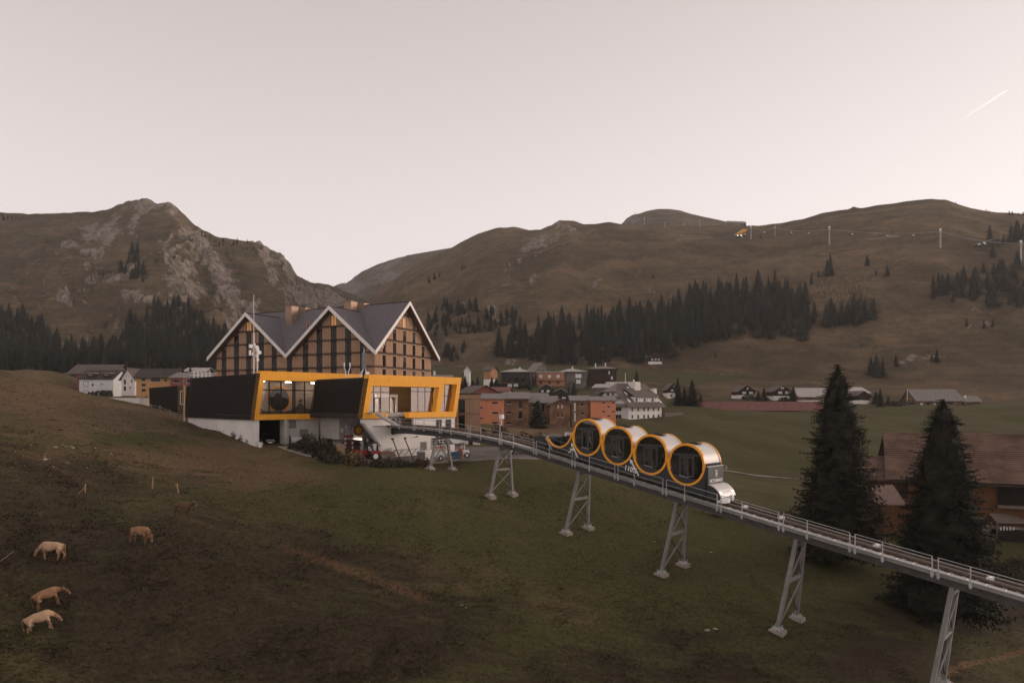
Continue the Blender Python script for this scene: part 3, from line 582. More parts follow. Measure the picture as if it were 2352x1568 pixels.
glazing(W11, [-9.0, -7.3, -5.4, -3.45, -3.15, -1.5, .35, 2.0], -1.68, 3.36, 1.95, Y1 + 1.0, nol, 'pthru', .12)
for xa, za in ((-4.0, 3.2), (.35, 3.15), (-8.3, 3.25)):
    mb = MB(); mb.box(xa, xa + .9, 17.2, 17.32, za, za + .07); mb.build('ceiling_lamp', M['lamp'], FR1)
# --- concrete base
BS = thing('base_storey', (0,0,0)); BS.parent = ST
def wallpoly(name, pts, y, th, mat, par): 
    mb = MB(); mb.prism([(x, y, z) for x, z in pts], (0, th, 0)); return mb.build(name, M[mat] if isinstance(mat, str) else mat, par)
wallpoly('base_wall', [(-.95,-2.30),(-.95,-2.78),(2.1,-6.2),(2.1,-9.4),(16.15,-9.4),(16.15,-2.30),(DX[1],-2.30),(DX[1],-4.6),(DX[0]-.35,-4.6),(DX[0]-.35,-2.30)], .35, .5, 'white', BS)
mb = MB(); mb.box(2.3, 2.6, 5.5, 14, -9.4, -5.56); mb.build('return_wall', M['white'], BS)
mb = MB(); mb.prism([(-1.0, .3, -2.78), (2.05, .3, -6.25), (2.35, .3, -6.25), (-.6, .3, -2.78)], (0, .62, 0)); mb.build('raking_slab', M['concrete'], BS)
mb = MB(); mb.box(15.65, 16.15, .9, 14, -9.4, -2.3); mb.build('return_wall', M['white'], BS)
mb = MB(); mb.box(DX[0] - .35, DX[1], .9, 1.2, -4.6, -2.0); mb.build('pit_wall', M['rust'], BS)
mb = MB(); mb.box(.55, 12, 9.0, 14.2, -5.56, -2.35); mb.build('bulkhead', M['concrete'], BS)
mb = MB(); mb.box(-9.75, -9.4, 15.2, 42, -9.0, -2.58); mb.build('side_wall', M['white'], BS)
mb = MB(); mb.box(-9.74, -9.2, 15.15, 15.6, -9.0, -2.58); mb.build('pier', M['white'], BS)
mb = MB(); mb.box(-5.3, -4.8, 15.0, 16.5, -9.0, -2.58); mb.build('pier', M['concrete'], BS)
mb = MB(); mb.box(-4.8, .6, 15.4, 15.8, -9.0, -2.58); mb.build('front_wall', M['concrete'], BS)
mb = MB(); mb.box(.6, 13, 14.3, 14.7, -9.0, -2.35); mb.build('rear_wall', M['concrete'], BS)
mb = MB(); mb.box(-9.4, -4.8, 24, 24.2, -9.0, -2.58); mb.box(-4.95, -4.8, 16.5, 24, -9.0, -2.58); mb.build('garage_lining', M['windk'], BS)
mb = MB(); mb.box(-9.4, -4.9, 14.6, 24, -6.9, -6.62); mb.build('garage_floor', M['concrete'], BS)
def flush(name, x0, x1, y, z0, z1, mat, par, proud=.05):
    mb = MB(); mb.box(x0, x1, y - proud, y + .1, z0, z1); return mb.build(name, M[mat] if isinstance(mat, str) else mat, par)
for x0, x1, z0, z1 in ((-4.3,-3.2,-3.9,-2.65),(-4.3,-3.2,-6.6,-5.4)): flush('shutter', x0, x1, 15.4, z0, z1, 'greydoor', BS)
flush('door', -2.6, -1.2, 15.4, -6.6, -4.1, 'greydoor', BS)
flush('shutter', 1.4, 4.2, 14.3, -4.6, -2.4, 'band', BS); flush('door', 1.5, 2.9, 14.3, -7.8, -5.3, 'greydoor', BS); flush('doorway', 6.4, 8.0, 14.3, -8, -5.9, 'windk', BS)
mb = MB(); mb.tube((.55, 15.3, -7.0), (.55, 15.3, -2.6), .06); mb.build('downpipe', M['steel'], BS)
mb = MB(); mb.tube((5.35, 8.6, -8.4), (5.35, 8.6, -5.56), .13); mb.build('post', M['white'], BS)
for xa in (2.9, 7.0):
    mb = MB(); mb.box(xa, xa + 1.5, 8.80, 8.93, -5.72, -5.58); mb.build('strip_lamp', M['lampout'], BS)
mb = MB(); mb.path([(-9.85,29.5,-3.4),(-9.85,29.5,-4.3),(-9.85,26.5,-4.4)], .06); mb.build('pipe', M['whitepaint'], BS)
# openings in the front base wall
gx = (fx(990.8, .3), fx(1026.6, .3))
flush('door', fx(966.6, .3), fx(980.2, .3), .35, -8.15, -5.95, 'greydoor', BS)
GD = flush('garage_door', gx[0], gx[1], .35, -8.3, -5.35, pm('garage_panel', (.44,.38,.35), (.38,.33,.30), .6, .7), BS)
gw = (gx[1] - gx[0] - .2) / 4
for i in range(4):
    for j in range(3):
        mb = MB(); mb.box(gx[0] + .1 + i * gw + .05, gx[0] + .1 + (i + 1) * gw - .05, .26, .30, -6.55 + j * .38 + .04, -6.55 + (j + 1) * .38 - .03); mb.build('door_pane', M['pane'], GD)
        mb = MB(); mb.box(gx[0] + .1 + i * gw, gx[0] + .1 + (i + 1) * gw, .27, .299, -6.55 + j * .38, -6.55 + (j + 1) * .38); mb.build('door_panel_frame', M['whitepaint'], GD)
textmesh('lettering', 'Feuerwehr', M['redtxt'], GD, .58, ((gx[0] + gx[1]) / 2, .285, -6.95), (1,0,0), (0,0,1), .006)
for xa in (1002.5, 1024): flush('window', fx(xa, .3), fx(xa, .3) + 1.1, .35, -4.35, -2.62, 'windk', BS)
flush('shutter', gx[1] + .25, gx[1] + .65, .35, -8.0, -5.3, 'greydoor', BS)
mb = MB(); mb.box(8.45, 8.7, .05, .35, -5.15, -5.0); mb.build('wall_lamp', M['steeldk'], BS)
for i in range(5):
    xa = 2.7 + i * 1.25; mb = MB(); mb.bar((xa, .3, -6.9), (xa, -.9, -6.9), .07); mb.bar((xa, .3, -7.8), (xa, -.7, -6.95), .06); mb.build('bracket', M['steeldk'], BS)
mb = MB(); mb.box(3.9, 9.0, -.95, -.65, -6.87, -6.8); mb.build('shelf_rail', M['steel'], BS)
mb = MB(); mb.box(3.75, 4.1, -.2, .3, -7.2, -6.55); mb.build('switch_box', M['whitepaint'], BS)
# --- steel stair down to the track
SR = thing('stair', (0,0,0)); SR.parent = ST
s0, s1 = Vector((.45, -1.7, -1.4)), Vector((4.2, -1.7, -3.35))
for yy in (-1.72, -.72):
    mb = MB(); mb.bar((s0.x, yy, s0.z - .1), (s1.x, yy, s1.z - .1), .06, .28); mb.build('stringer', M['steel'], SR)
for k in range(11):
    p = s0.lerp(s1, (k + .5) / 11); mb = MB(); mb.box(p.x - .14, p.x + .14, -1.69, -.75, p.z - .03, p.z + .01); mb.build('tread', M['steel'], SR)
for yy in (-1.75, -.69):
    mb = MB(); mb.tube((s0.x, yy, s0.z + 1.0), (s1.x, yy, s1.z + 1.0), .028); mb.tube((s0.x, yy, s0.z + .5), (s1.x, yy, s1.z + .5), .022); mb.build('handrail', M['steel'], SR)
    for k in range(5):
        p = s0.lerp(s1, k / 4); mb = MB(); mb.tube((p.x, yy, p.z - .1), (p.x, yy, p.z + 1.0), .028); mb.build('rail_post', M['steel'], SR)
mb = MB(); mb.box(-.4, .5, -1.9, 0, -1.48, -1.38); mb.build('landing', M['steel'], SR)
mb = MB(); mb.box(4.1, 5.6, -1.95, .3, -3.5, -3.36); mb.build('landing', M['steel'], SR)
mb = MB(); mb.bar((4.3,-1.2,-3.5),(4.3,.3,-4.6),.2); mb.bar((.9,.3,-3.35),(4.2,-1.2,-3.42),.12); mb.build('landing_bracket', M['steeldk'], SR)
# --- roof fittings
def mast_thing(): 
    t = thing('antenna_mast', SO + Vector((0,0,0)), SRZ, 'slim white antenna mast with radio boxes on the dark station roof', 'antenna')
    b = SL(583, 852, 104); c = SL(591, 852, 104)
    mb = MB(); mb.tube((b.x, b.y, 4.3), (b.x, b.y, 10.6), .09); mb.tube((b.x, b.y, 10.6), (b.x, b.y, 18.2 - 1.7), .035); mb.build('pole', M['whitepaint'], t)
    mb = MB(); mb.tube((c.x, c.y, 4.3), (c.x, c.y, 8.0), .09); mb.build('pole', M['whitepaint'], t)
    for dx, dz, sx, sz in ((-.45, 8.6, .5, .55), (-.15, 7.4, .35, .5), (.55, 8.1, .45, .6), (.5, 7.2, .4, .5), (.1, 8.9, .25, .3), (.6, 6.6, .35, .4), (-.6, 7.6, .2, .8)):
        mb = MB(); mb.box(b.x + dx - sx / 2, b.x + dx + sx / 2, b.y - .15, b.y + .2, dz - sz / 2, dz + sz / 2); mb.build('radio_box', M['whitepaint'], t)
    for dx, dz in ((.75, 7.7), (.35, 8.45)):
        mb = MB(); mb.tube((b.x + dx, b.y - .35, dz), (b.x + dx, b.y - .05, dz), .3, n=12); mb.build('dish', M['whitepaint'], t)
mast_thing()
def ventpipes():
    b = SL(793.5, 868, 104); t = thing('vent_pipe', SO, SRZ, 'pair of thin Y-shaped white pipes standing on the station roof', 'vent pipe')
    for dx in (0, .55):
        mb = MB(); o = -.22 if dx == 0 else .22
        mb.path([(b.x + dx, b.y, 3.68), (b.x + dx, b.y, 4.9), (b.x + dx + o, b.y, 5.3), (b.x + dx + o, b.y, 6.1)], .055); mb.tube((b.x + dx + o, b.y, 5.6), (b.x + dx + o, b.y, 6.15), .1); mb.build('pipe', M['whitepaint'], t)
    mb = MB(); mb.bar((b.x, b.y, 4.7), (b.x + .55, b.y, 4.7), .04); mb.build('cross_bar', M['whitepaint'], t)
ventpipes()
def sensor():
    b = SL(836, 860, 99); t = thing('panel_antenna', SO, SRZ, 'tall grey panel antenna on a floodlit bracket above the dark slat wall', 'antenna')
    mb = MB(); mb.box(b.x - .33, b.x + .33, b.y - .1, b.y + .1, 4.9, 7.3); mb.build('panel', pm('grey_panel', (.13,.13,.135), (.11,.11,.115), 2, .6), t)
    mb = MB(); mb.tube((b.x, b.y, 7.3), (b.x, b.y, 7.75), .09); mb.tube((b.x, b.y, 7.75), (b.x, b.y, 8.2), .03); mb.build('tip', M['steel'], t)
    mb = MB(); mb.bar((b.x - .6, b.y, 3.68), (b.x - .1, b.y, 4.9), .07); mb.bar((b.x + .75, b.y, 3.68), (b.x + .2, b.y, 4.9), .07); mb.bar((b.x-.6, b.y+.8, 3.68),(b.x-.1, b.y, 4.9),.07); mb.build('bracket', M['whitepaint'], t)
    mb = MB(); mb.box(b.x + .2, b.x + .75, b.y - .25, b.y, 4.15, 4.5); mb.build('floodlight', M['whitepaint'], t)
sensor()
def roofrail():
    t = thing('roof_railing', SO, SRZ, 'pale metal railing along the rear edge of the station roof', 'railing')
    a, b = Vector((-9.6, 41.6, 4.3)), Vector((-6.0, 41.6, 4.3)); c = Vector((-9.5, 33, 4.3))
    for p, q in ((a, b), (a, c)):
        mb = MB()
        for h in (.55, 1.1): mb.tube(p + Vector((0,0,h)), q + Vector((0,0,h)), .04)
        mb.build('rail', M['whitepaint'], t)
        n = 5
        for k in range(n + 1):
            s = p.lerp(q, k / n); mb = MB(); mb.tube(s, s + Vector((0,0,1.1)), .04); mb.build('post', M['whitepaint'], t)
roofrail()
def ladder():
    t = thing('wall_ladder', SO, SRZ, 'caged grey access ladder on the dark end wall beside the station', 'ladder')
    y0 = 42.55
    for dx in (0, .5):
        mb = MB(); mb.tube((-10.1 - dx, y0, -.5), (-9.7 - dx, y0, 5.2), .045); mb.build('stile', M['steel'], t)
    for k in range(16):
        z = -.3 + k * .34; o = .4 * (z + .5) / 5.7; mb = MB(); mb.tube((-10.1 + o, y0, z), (-10.6 + o, y0, z), .025, n=6); mb.build('rung', M['steel'], t)
    mb = MB(); mb.tube((-10.2, y0 + .1, -3.4), (-10.1, y0 + .1, -.3), .12); mb.build('conduit', M['concrete'], t)
ladder()
# --- low dark block further left with orange edges and a lattice end
def leftblock():
    t = thing('slatted_shed', W(380, 950, 134) , 0, 'low dark slatted shed with thin orange corner edges left of the station', 'shed')
    def q(x, y, Y): return W(x, y, Y) - Vector(t.location)
    A, B, C, D = q(343, 890.6, 140), q(409, 885.5, 128), q(408, 962, 128), q(346, 962, 140)
    back = Vector((6, 9, 0))
    mb = MB(); mb.prism([A, B, C, D], back); mb.build('wall', M['darkslat'], t)
    mb = MB(); n = 30
    for k in range(n):
        f0, f1 = (k + .1) / n, (k + .75) / n; o = Vector((-.03, -.09, 0))
        mb.prism([A.lerp(D, f0) + o, B.lerp(C, f0) + o, B.lerp(C, f1) + o, A.lerp(D, f1) + o], Vector((.02, .07, 0)))
    mb.build('slat_cladding', M['darkslat'], t, kind='stuff')
    mb = MB(); mb.bar(A + Vector((-.08, -.1, .1)), D + Vector((-.08, -.1, 0)), .13); mb.build('edge_trim', M['orange'], t)
    E_, F_ = q(424, 885.5, 126.5), q(422, 962, 126.5)
    mb = MB(); mb.bar(E_, F_, .16); mb.build('edge_trim', M['orange'], t)
    for k in range(17):
        f = .02 + k * .055; mb = MB(); mb.bar(B.lerp(C, f) + Vector((.05, -.12, 0)), E_.lerp(F_, f), .09, .10); mb.build('slat', M['crate'], t)
    mb = MB(); a, b = q(414.5, 898, 127), q(414, 928, 127); mb.path([q(423, 898, 126.6), a, b, q(422, 928, 126.6)], .05); mb.build('gate_frame', M['whitepaint'], t)
leftblock()

# ---------------------------------------------------------------- hotel with the zig-zag roof
HO = Vector((-28.5, 141.0, CZ)); HRZ = math.atan2(.9, .436)
HT = thing('timber_hotel', HO, HRZ, 'large timber hotel with zig-zag gabled slate roof and pale fascia boards', 'hotel')
HL, HWd, HB = 45.6, 21.5, -6.5          # length along the long face (local y), depth (local x), base
EV, RG, CG, OV = 10.5, 22.2, 20.4, 1.5  # eaves, main ridge, cross-gable ridge, overhang
HM = HWd / 2; ya = [-OV, 10.6, 22.65, 34.75, HL + OV]      # eaves corner, apex, valley, apex, eaves corner
slope = (RG - EV) / (HM + OV); xc = -OV + (CG - EV) / slope
def roof_long(y):                         # height of the verge line over the long face
    return float(np.interp(y, ya, [EV, CG, EV, CG, EV]))
def roof_end(x): return RG - slope * abs(x - HM)
# masonry core: long front with zig-zag head, ends with gable heads
mb = MB(); d = .9
mb.prism([(0, 0, HB)] + [(0, 0, roof_long(0) - d)] + [(0, y, roof_long(y) - d) for y in ya[1:4]] + [(0, HL, roof_long(HL) - d), (0, HL, HB)], (.4, 0, 0)); mb.build('front_wall', M['woodback'], HT)
mb = MB(); mb.prism([(0, 0, HB), (HWd, 0, HB), (HWd, 0, roof_end(HWd) - d), (HM, 0, RG - d), (0, 0, roof_end(0) - d)], (0, .4, 0)); mb.build('gable_wall', M['woodback'], HT)
mb = MB(); mb.prism([(0, HL - .4, HB), (HWd, HL - .4, HB), (HWd, HL - .4, roof_end(HWd) - d), (HM, HL - .4, RG - d), (0, HL - .4, roof_end(0) - d)], (0, .4, 0)); mb.build('gable_wall', M['woodback'], HT)
mb = MB(); mb.box(HWd - .4, HWd, .4, HL - .4, HB, EV + 1); mb.build('rear_wall', M['woodback'], HT)
RF = thing('roof', (0,0,0)); RF.parent = HT
def slab(name, pts, mat, th, par):
    mb = MB(); mb.prism(pts, (0, 0, -th)); return mb.build(name, M[mat], par)
e0, e1 = -OV, HL + OV
def mainz(x): return RG - slope * abs(x - HM)
slab('main_slope', [(HM, e0, RG), (-OV, e0, EV), (xc, ya[1], CG), (-OV, ya[2], EV), (xc, ya[3], CG), (-OV, e1, EV), (HM, e1, RG)][::-1], 'roof', .22, RF)
slab('rear_slope', [(HM, e0, RG), (HM, e1, RG), (HWd + OV, e1, EV), (HWd + OV, e0, EV)], 'roof', .22, RF)
for a, m_, b in ((ya[0], ya[1], ya[2]), (ya[2], ya[3], ya[4])):
    slab('cross_slope', [(-OV, a, EV), (-OV, m_, CG), (xc, m_, CG)], 'roof', .22, RF); slab('cross_slope', [(-OV, b, EV), (xc, m_, CG), (-OV, m_, CG)], 'roof', .22, RF)
# soffits
for a, b in zip(ya, ya[1:]):
    za, zb = roof_long(a), roof_long(b); mb = MB(); mb.add([(-OV + .05, a, za - .5), (-OV + .05, b, zb - .5), (.02, b, zb - .5), (.02, a, za - .5)], [(0,1,2,3)]); mb.build('soffit', M['soffit'], RF)
for a, b in ((-OV, HM), (HM, HWd + OV)):
    mb = MB(); mb.add([(a, e0 + .05, mainz(a) - .5), (b, e0 + .05, mainz(b) - .5), (b, .02, mainz(b) - .5), (a, .02, mainz(a) - .5)], [(0,1,2,3)]); mb.build('soffit', M['soffit'], RF)
# fascia boards
FH = .85
def fascia(p, q, off):
    mb = MB(); p, q, off = Vector(p), Vector(q), Vector(off); dz = Vector((0, 0, FH)); mb.prism([p + Vector((0,0,.12)), q + Vector((0,0,.12)), q + Vector((0,0,.12)) - dz, p + Vector((0,0,.12)) - dz], off); mb.build('fascia', M['fascia'], RF)
for a, b in zip(ya, ya[1:]): fascia((-OV - .005, a, roof_long(a)), (-OV - .005, b, roof_long(b)), (-.14, 0, 0))
fascia((-OV - .1, e0 - .005, EV), (HM, e0 - .005, RG), (0, -.14, 0)); fascia((HM, e0 - .005, RG), (HWd + OV, e0 - .005, EV), (0, -.14, 0))
mb = MB(); mb.tube((HM, e0, RG + .03), (HM, e1, RG + .03), .13); mb.build('ridge_cap', M['band'], RF)
for m_ in (ya[1], ya[3]):
    mb = MB(); mb.tube((-OV, m_, CG + .03), (xc, m_, CG + .03), .12); mb.build('ridge_cap', M['band'], RF)
# standing seams on the slopes (thin ribs, one piece of relief per slope)
mb = MB()
for k in range(120):
    y = e0 + .3 + k * (e1 - e0 - .6) / 119; x0 = -OV
    # start where the cross gables leave the main slope
    c = roof_long(y); x0 = -OV + (c - EV) / slope
    mb.bar((x0, y, mainz(x0) + .025), (HM, y, RG + .02), .05, .06)
mb.build('seams', M['roof'], RF, kind='stuff')
mb = MB()
for a, m_, b in ((ya[0], ya[1], ya[2]), (ya[2], ya[3], ya[4])):
    for k in range(26):
        x = -OV + .15 + k * (xc + OV - .2) / 25; zz = EV + (x + OV) * slope
        f = (zz - EV) / (CG - EV)
        for e in (a, b): mb.bar((x, e + (m_ - e) * f, zz + .03), (x, m_, CG + .02), .05, .06)
mb.build('seams', M['roof'], RF, kind='stuff')
for y, x in ((12.2, 7.4), (29.6, 7.4)):
    mb = MB(); mb.box(x - .9, x + 1.3, y - .95, y + .95, mainz(x) - 1, 22.5); mb.box(x - 1.0, x + 1.4, y - 1.05, y + 1.05, 22.5, 22.65); mb.build('chimney_housing', M['copper'], RF)
    mb = MB(); mb.box(x + 2.6, x + 4.6, y - 1.9, y - .2, mainz(x + 3.5) - 1, 22.6); mb.build('chimney_housing', M['copper'], RF)
for y in (20.2, 21.1):
    mb = MB(); mb.tube((3.4, y, mainz(3.4) - .3), (3.4, y, mainz(3.4) + 3.0), .24); mb.build('flue', M['copper'], RF)
mb = MB(); mb.tube((8.0, 17.0, mainz(8.0)), (8.0, 17.0, mainz(8) + 1.0), .14); mb.build('flue', M['copper'], RF)
# storeys
LV = [-4.1, -1.2, 1.7, 4.62, 7.52, 10.43, 13.33, 16.23, 19.13]
WL = [2.7, 6.6, 10.5, 14.4, 18.3, 22.9, 27.4, 31.3, 35.2, 39.1, 43.1]; WE = [3.3, 7.0, 10.75, 14.4, 18.1]
LIT = {(10.5, 7, 'L'), (35.2, 7, 'L'), (10.75, 7, 'E')}
def wallface(long_, cols, ww, total, headz, side):
    P = (lambda o, a, z: (-o, a, z)) if long_ else (lambda o, a, z: (a, -o, z))
    def fb(mb, o0, o1, a0, a1, z0, z1):
        if long_: mb.box(-o1, -o0, a0, a1, z0, z1)
        else: mb.box(a0, a1, -o1, -o0, z0, z1)
    cuts = [0] + [c for x in cols for c in (x - ww / 2, x + ww / 2)] + [total]
    for li in range(2, len(LV) - 1):
        z0, z1 = LV[li] + .10, LV[li + 1] - .11
        lim = [a for a in np.arange(0, total + .01, .1) if headz(a) - .75 > z0 + .2]
        if not lim: continue
        a_lo, a_hi = min(lim), max(lim)
        # bands (may be broken into runs by the zig-zag head)
        run = None; runs = []
        for a in np.arange(0, total + .01, .1):
            ok = headz(a) - .7 > LV[li + 1]
            if ok and run is None: run = a
            if (not ok or a > total - .1) and run is not None: runs.append((run, a)); run = None
        for r0, r1 in runs:
            if r1 - r0 > .5:
                mb = MB(); fb(mb, .0, .32, r0, r1, LV[li + 1] - .10, LV[li + 1] + .09); mb.build('floor_band', M['band'], HT)
                mb = MB(); fb(mb, .28, .38, r0, r1, LV[li + 1] + .2, LV[li + 1] + .26); mb.build('band_rail', M['band'], HT)
        for k in range(0, len(cuts) - 1, 2):      # timber panels of upright battens
            a0, a1 = cuts[k], cuts[k + 1]; n = max(3, int((a1 - a0) / .24)); mb = MB(); cnt = 0
            for i in range(n):
                p = a0 + (i + .5) * (a1 - a0) / n; zt = min(z1, headz(p) - .75)
                if zt - z0 < .15: continue
                fb(mb, .02, .13 + .04 * (i % 2), p - .07, p + .07, z0, zt); cnt += 1
            if cnt: mb.build('batten_panel', M['wood'], HT)
        for x in cols:
            ht = min(headz(x - ww / 2), headz(x + ww / 2)) - .8
            top = min(z1 - .25, ht)
            if top - z0 < 1.2: continue
            wn = thing('window', (0,0,0)); wn.parent = HT
            mb = MB(); fr = .09
            for u0, u1, v0, v1 in ((x - ww/2, x - ww/2 + fr, z0, top), (x + ww/2 - fr, x + ww/2, z0, top), (x - .04, x + .04, z0 + .1, top - .1), (x - ww/2 + fr, x + ww/2 - fr, z0, z0 + .1), (x - ww/2 + fr, x + ww/2 - fr, top - .1, top)): fb(mb, .01, .10, u0, u1, v0, v1)
            mb.build('frame', M['windk'], wn)
            lit = (x, li, side) in LIT
            mb = MB(); fb(mb, .005, .045, x - ww/2 + fr, x + ww/2 - fr, z0 + .1, top - .1); mb.build('pane', M['glow'] if lit else M['pane'], wn)
            if not lit and random.random() < .45:
                mb = MB(); hgt = (top - z0) * random.uniform(.3, .9) ; fb(mb, .05, .08, x - ww/2 + fr, x + ww/2 - fr, top - hgt, top - .1); mb.build('blind', pm('blind', (.05,.042,.04), (.04,.034,.032), 3, .8) if 'blind' not in M else M['blind'], wn)
            if ht > z1:
                mb = MB(); fb(mb, .10, .24, x - ww/2 - .05, x + ww/2 + .05, z1 - .22, z1 - .05); mb.build('lintel', M['wood'] if side == 'E' else M['band'], wn)
M['blind'] = pm('blind', (.052,.043,.042), (.042,.035,.034), 3, .8)
wallface(True, WL, 1.55, HL, roof_long, 'L'); wallface(False, WE, 1.15, HWd, lambda x: mainz(x) - .1, 'E')

# ---------------------------------------------------------------- timber and white annex to the right of the station
def annex():
    D = 122.0; o = W(1010, 1030, D); t = thing('timber_annex', o, R(12), 'flat roofed annex with wooden upper floors over a white ground floor', 'annex')
    wd, h0 = 7.3, 3.0; zb = 9.7
    mb = MB(); mb.box(0, wd, 0, 14, -.6, h0); mb.build('ground_floor_wall', M['white2'], t)
    mb = MB(); mb.box(-.05, wd + .05, .05, 14, h0, zb); mb.build('upper_wall', M['woodback'], t)
    mb = MB(); mb.box(-.15, wd + .2, -.2, 14.2, zb, zb + .18); mb.build('roof', M['band'], t)
    mb = MB(); mb.box(-.1, wd + .1, -.2, .04, 6.15, 6.32); mb.build('floor_band', M['woodback'], t)
    mb = MB(); mb.box(-.1, wd + .15, -.12, .04, 8.8, 8.95); mb.build('floor_band', M['woodback'], t)
    cols = [(-.1,.55),(1.65,2.9),(4.0,5.1),(6.0,7.35)]
    cols = [(-.1, .9), (2.15, 3.35), (4.75, 5.25), (5.35, 7.35)]
    for a, b in ((0.05,.85),(2.1,3.0),(3.15,3.3),(4.55,5.4),(5.45,7.35)):
        for z0, z1 in ((3.05, 6.15), (6.32, 8.8)):
            n = max(2, int((b - a) / .2)); mb = MB()
            for i in range(n): p = a + (i + .5) * (b - a) / n; mb.box(p - .06, p + .06, -.14, .04, z0, z1)
            mb.build('batten_panel', M['wood'], t)
    mb = MB()
    for i in range(36): p = .1 + i * .2; mb.box(p - .06, p + .06, -.13, .04, 8.95, zb)
    mb.build('batten_panel', M['wood'], t)
    for a, b in ((.9, 2.05), (3.35, 4.5)):
        for z0, z1 in ((3.2, 5.9), (6.45, 8.7)):
            wn = thing('window', (0,0,0)); wn.parent = t
            mb = MB(); mb.box(a, b, -.02, .03, z0, z1); mb.build('frame', M['windk'], wn)
            mb = MB(); mb.box(a + .1, b - .1, -.04, -.021, z0 + .1, z1 - .1); mb.build('pane', M['pane'], wn)
    for a in (2.3, 5.2):
        mb = MB(); mb.box(a, a + .75, -.04, .1, .05, 2.5); mb.build('door', M['windk'], t)
        mb = MB(); mb.box(a + .78, a + 1.1, -.08, .1, 0, 2.75); mb.build('pilaster', M['white2'], t)
    mb = MB(); mb.box(-.2, wd + .3, -.9, -.02, -.35, .02); mb.build('plinth', M['kerb'], t)
annex()
# ---------------------------------------------------------------- funicular track: local x runs downhill, y away from the viewer, z from camera height
TO = Vector((17.77, 66.56, CZ)); TRZ = R(-45)
_zs = [(-60,-3.2),(-50,-3.22),(-43.3,-3.31),(-39.1,-3.42),(-34.5,-3.64),(-30.5,-3.93),(-26.7,-4.27),(-22.6,-4.82),(-16,-5.98),(-9.2,-7.20),(-3,-8.28),(2.9,-9.30),(9,-10.35),(14.7,-11.32),(20.6,-12.30),(26.3,-13.22),(40,-15.4)]
_sx = np.array([a for a, b in _zs]); _sz = np.array([b for a, b in _zs])
_ss = np.linspace(-60, 40, 401); _zz = np.interp(_ss, _sx, _sz)
for _ in range(60): _zz[1:-1] = .25 * _zz[:-2] + .5 * _zz[1:-1] + .25 * _zz[2:]
def zw(s): return float(np.interp(s, _ss, _zz))
def slo(s): return (zw(s + .5) - zw(s - .5))
def TW(s, a, z): return TO + Vector((.70711 * s + .70711 * a, -.70711 * s + .70711 * a, z))
S0, S1 = -49.0, 36.0
TK = thing('funicular_track', TO, TRZ, 'steel viaduct track with grey walkway and thin handrail sloping down the meadow', 'track')
def strip(name, y0, y1, dz0, dz1, mat, par, step=1.5, s0=S0, s1=S1):
    ss = np.linspace(s0, s1, int((s1 - s0) / step) + 1); mb = MB(); vs = []; fs = []
    for s in ss:
        z = zw(s); vs += [(s, y0, z + dz0), (s, y1, z + dz0), (s, y1, z + dz1), (s, y0, z + dz1)]
    for i in range(len(ss) - 1):
        b = 4 * i
        for k in range(4): fs.append((b + k, b + (k + 1) % 4, b + 4 + (k + 1) % 4, b + 4 + k))
    fs += [(3,2,1,0), tuple(len(vs) - 4 + k for k in range(4))]
    mb.add(vs, fs); return mb.build(name, M[mat], par)
for y in (-.75, .75):
    strip('main_girder', y - .22, y + .22, -1.15, -.28, 'steeldk', TK)
strip('edge_channel', -2.08, -1.98, -.32, -.04, 'steelmid', TK); strip('edge_lip', -2.13, -1.97, -.035, .0, 'steel', TK); strip('edge_channel', -1.28, -1.20, -.30, -.06, 'steel', TK)
strip('edge_channel', 1.45, 1.53, -.42, -.02, 'steel', TK)
strip('walkway_grating', -1.97, -1.29, -.10, -.05, 'steel', TK)
strip('deck_plate', -1.19, 1.44, -.30, -.24, 'rust', TK)
strip('cable', -.06, .0, .0, .05, 'black', TK)
for y in (-.6, .6):
    strip('rail', y - .04, y + .04, -.02, .12, 'rail', TK); strip('rail_base', y - .12, y + .12, -.08, -.02, 'rust', TK)
sl = MB(); sl.box(-.13, .13, -1.05, 1.05, -.24, -.085); slm = None
k = 0; s = S0 + .4
while s < S1:
    if slm is None: o = sl.build('sleeper', M['sleeper'], TK); slm = o.data
    else: o = link('sleeper', slm, None, TK)
    o.location = (s, 0, zw(s)); o.rotation_euler = (0, -math.atan(slo(s)), 0); s += .8
wr = MB(); wr.box(-.03, .03, -1.97, -1.29, -.20, -.02); wm = None; s = S0 + .6
while s < S1:
    if wm is None: o = wr.build('grating_rib', M['whitepaint'], TK); wm = o.data
    else: o = link('grating_rib', wm, None, TK)
    o.location = (s, 0, zw(s)); o.rotation_euler = (0, -math.atan(slo(s)), 0); s += 1.15
cb = MB(); cb.bar((0, -2.0, -.3), (0, 1.5, -.3), .14, .22); cm = None; s = S0 + 1
while s < S1:
    if cm is None: o = cb.build('cross_beam', M['steeldk'], TK); cm = o.data
    else: o = link('cross_beam', cm, None, TK)
    o.location = (s, 0, zw(s)); s += 2.4
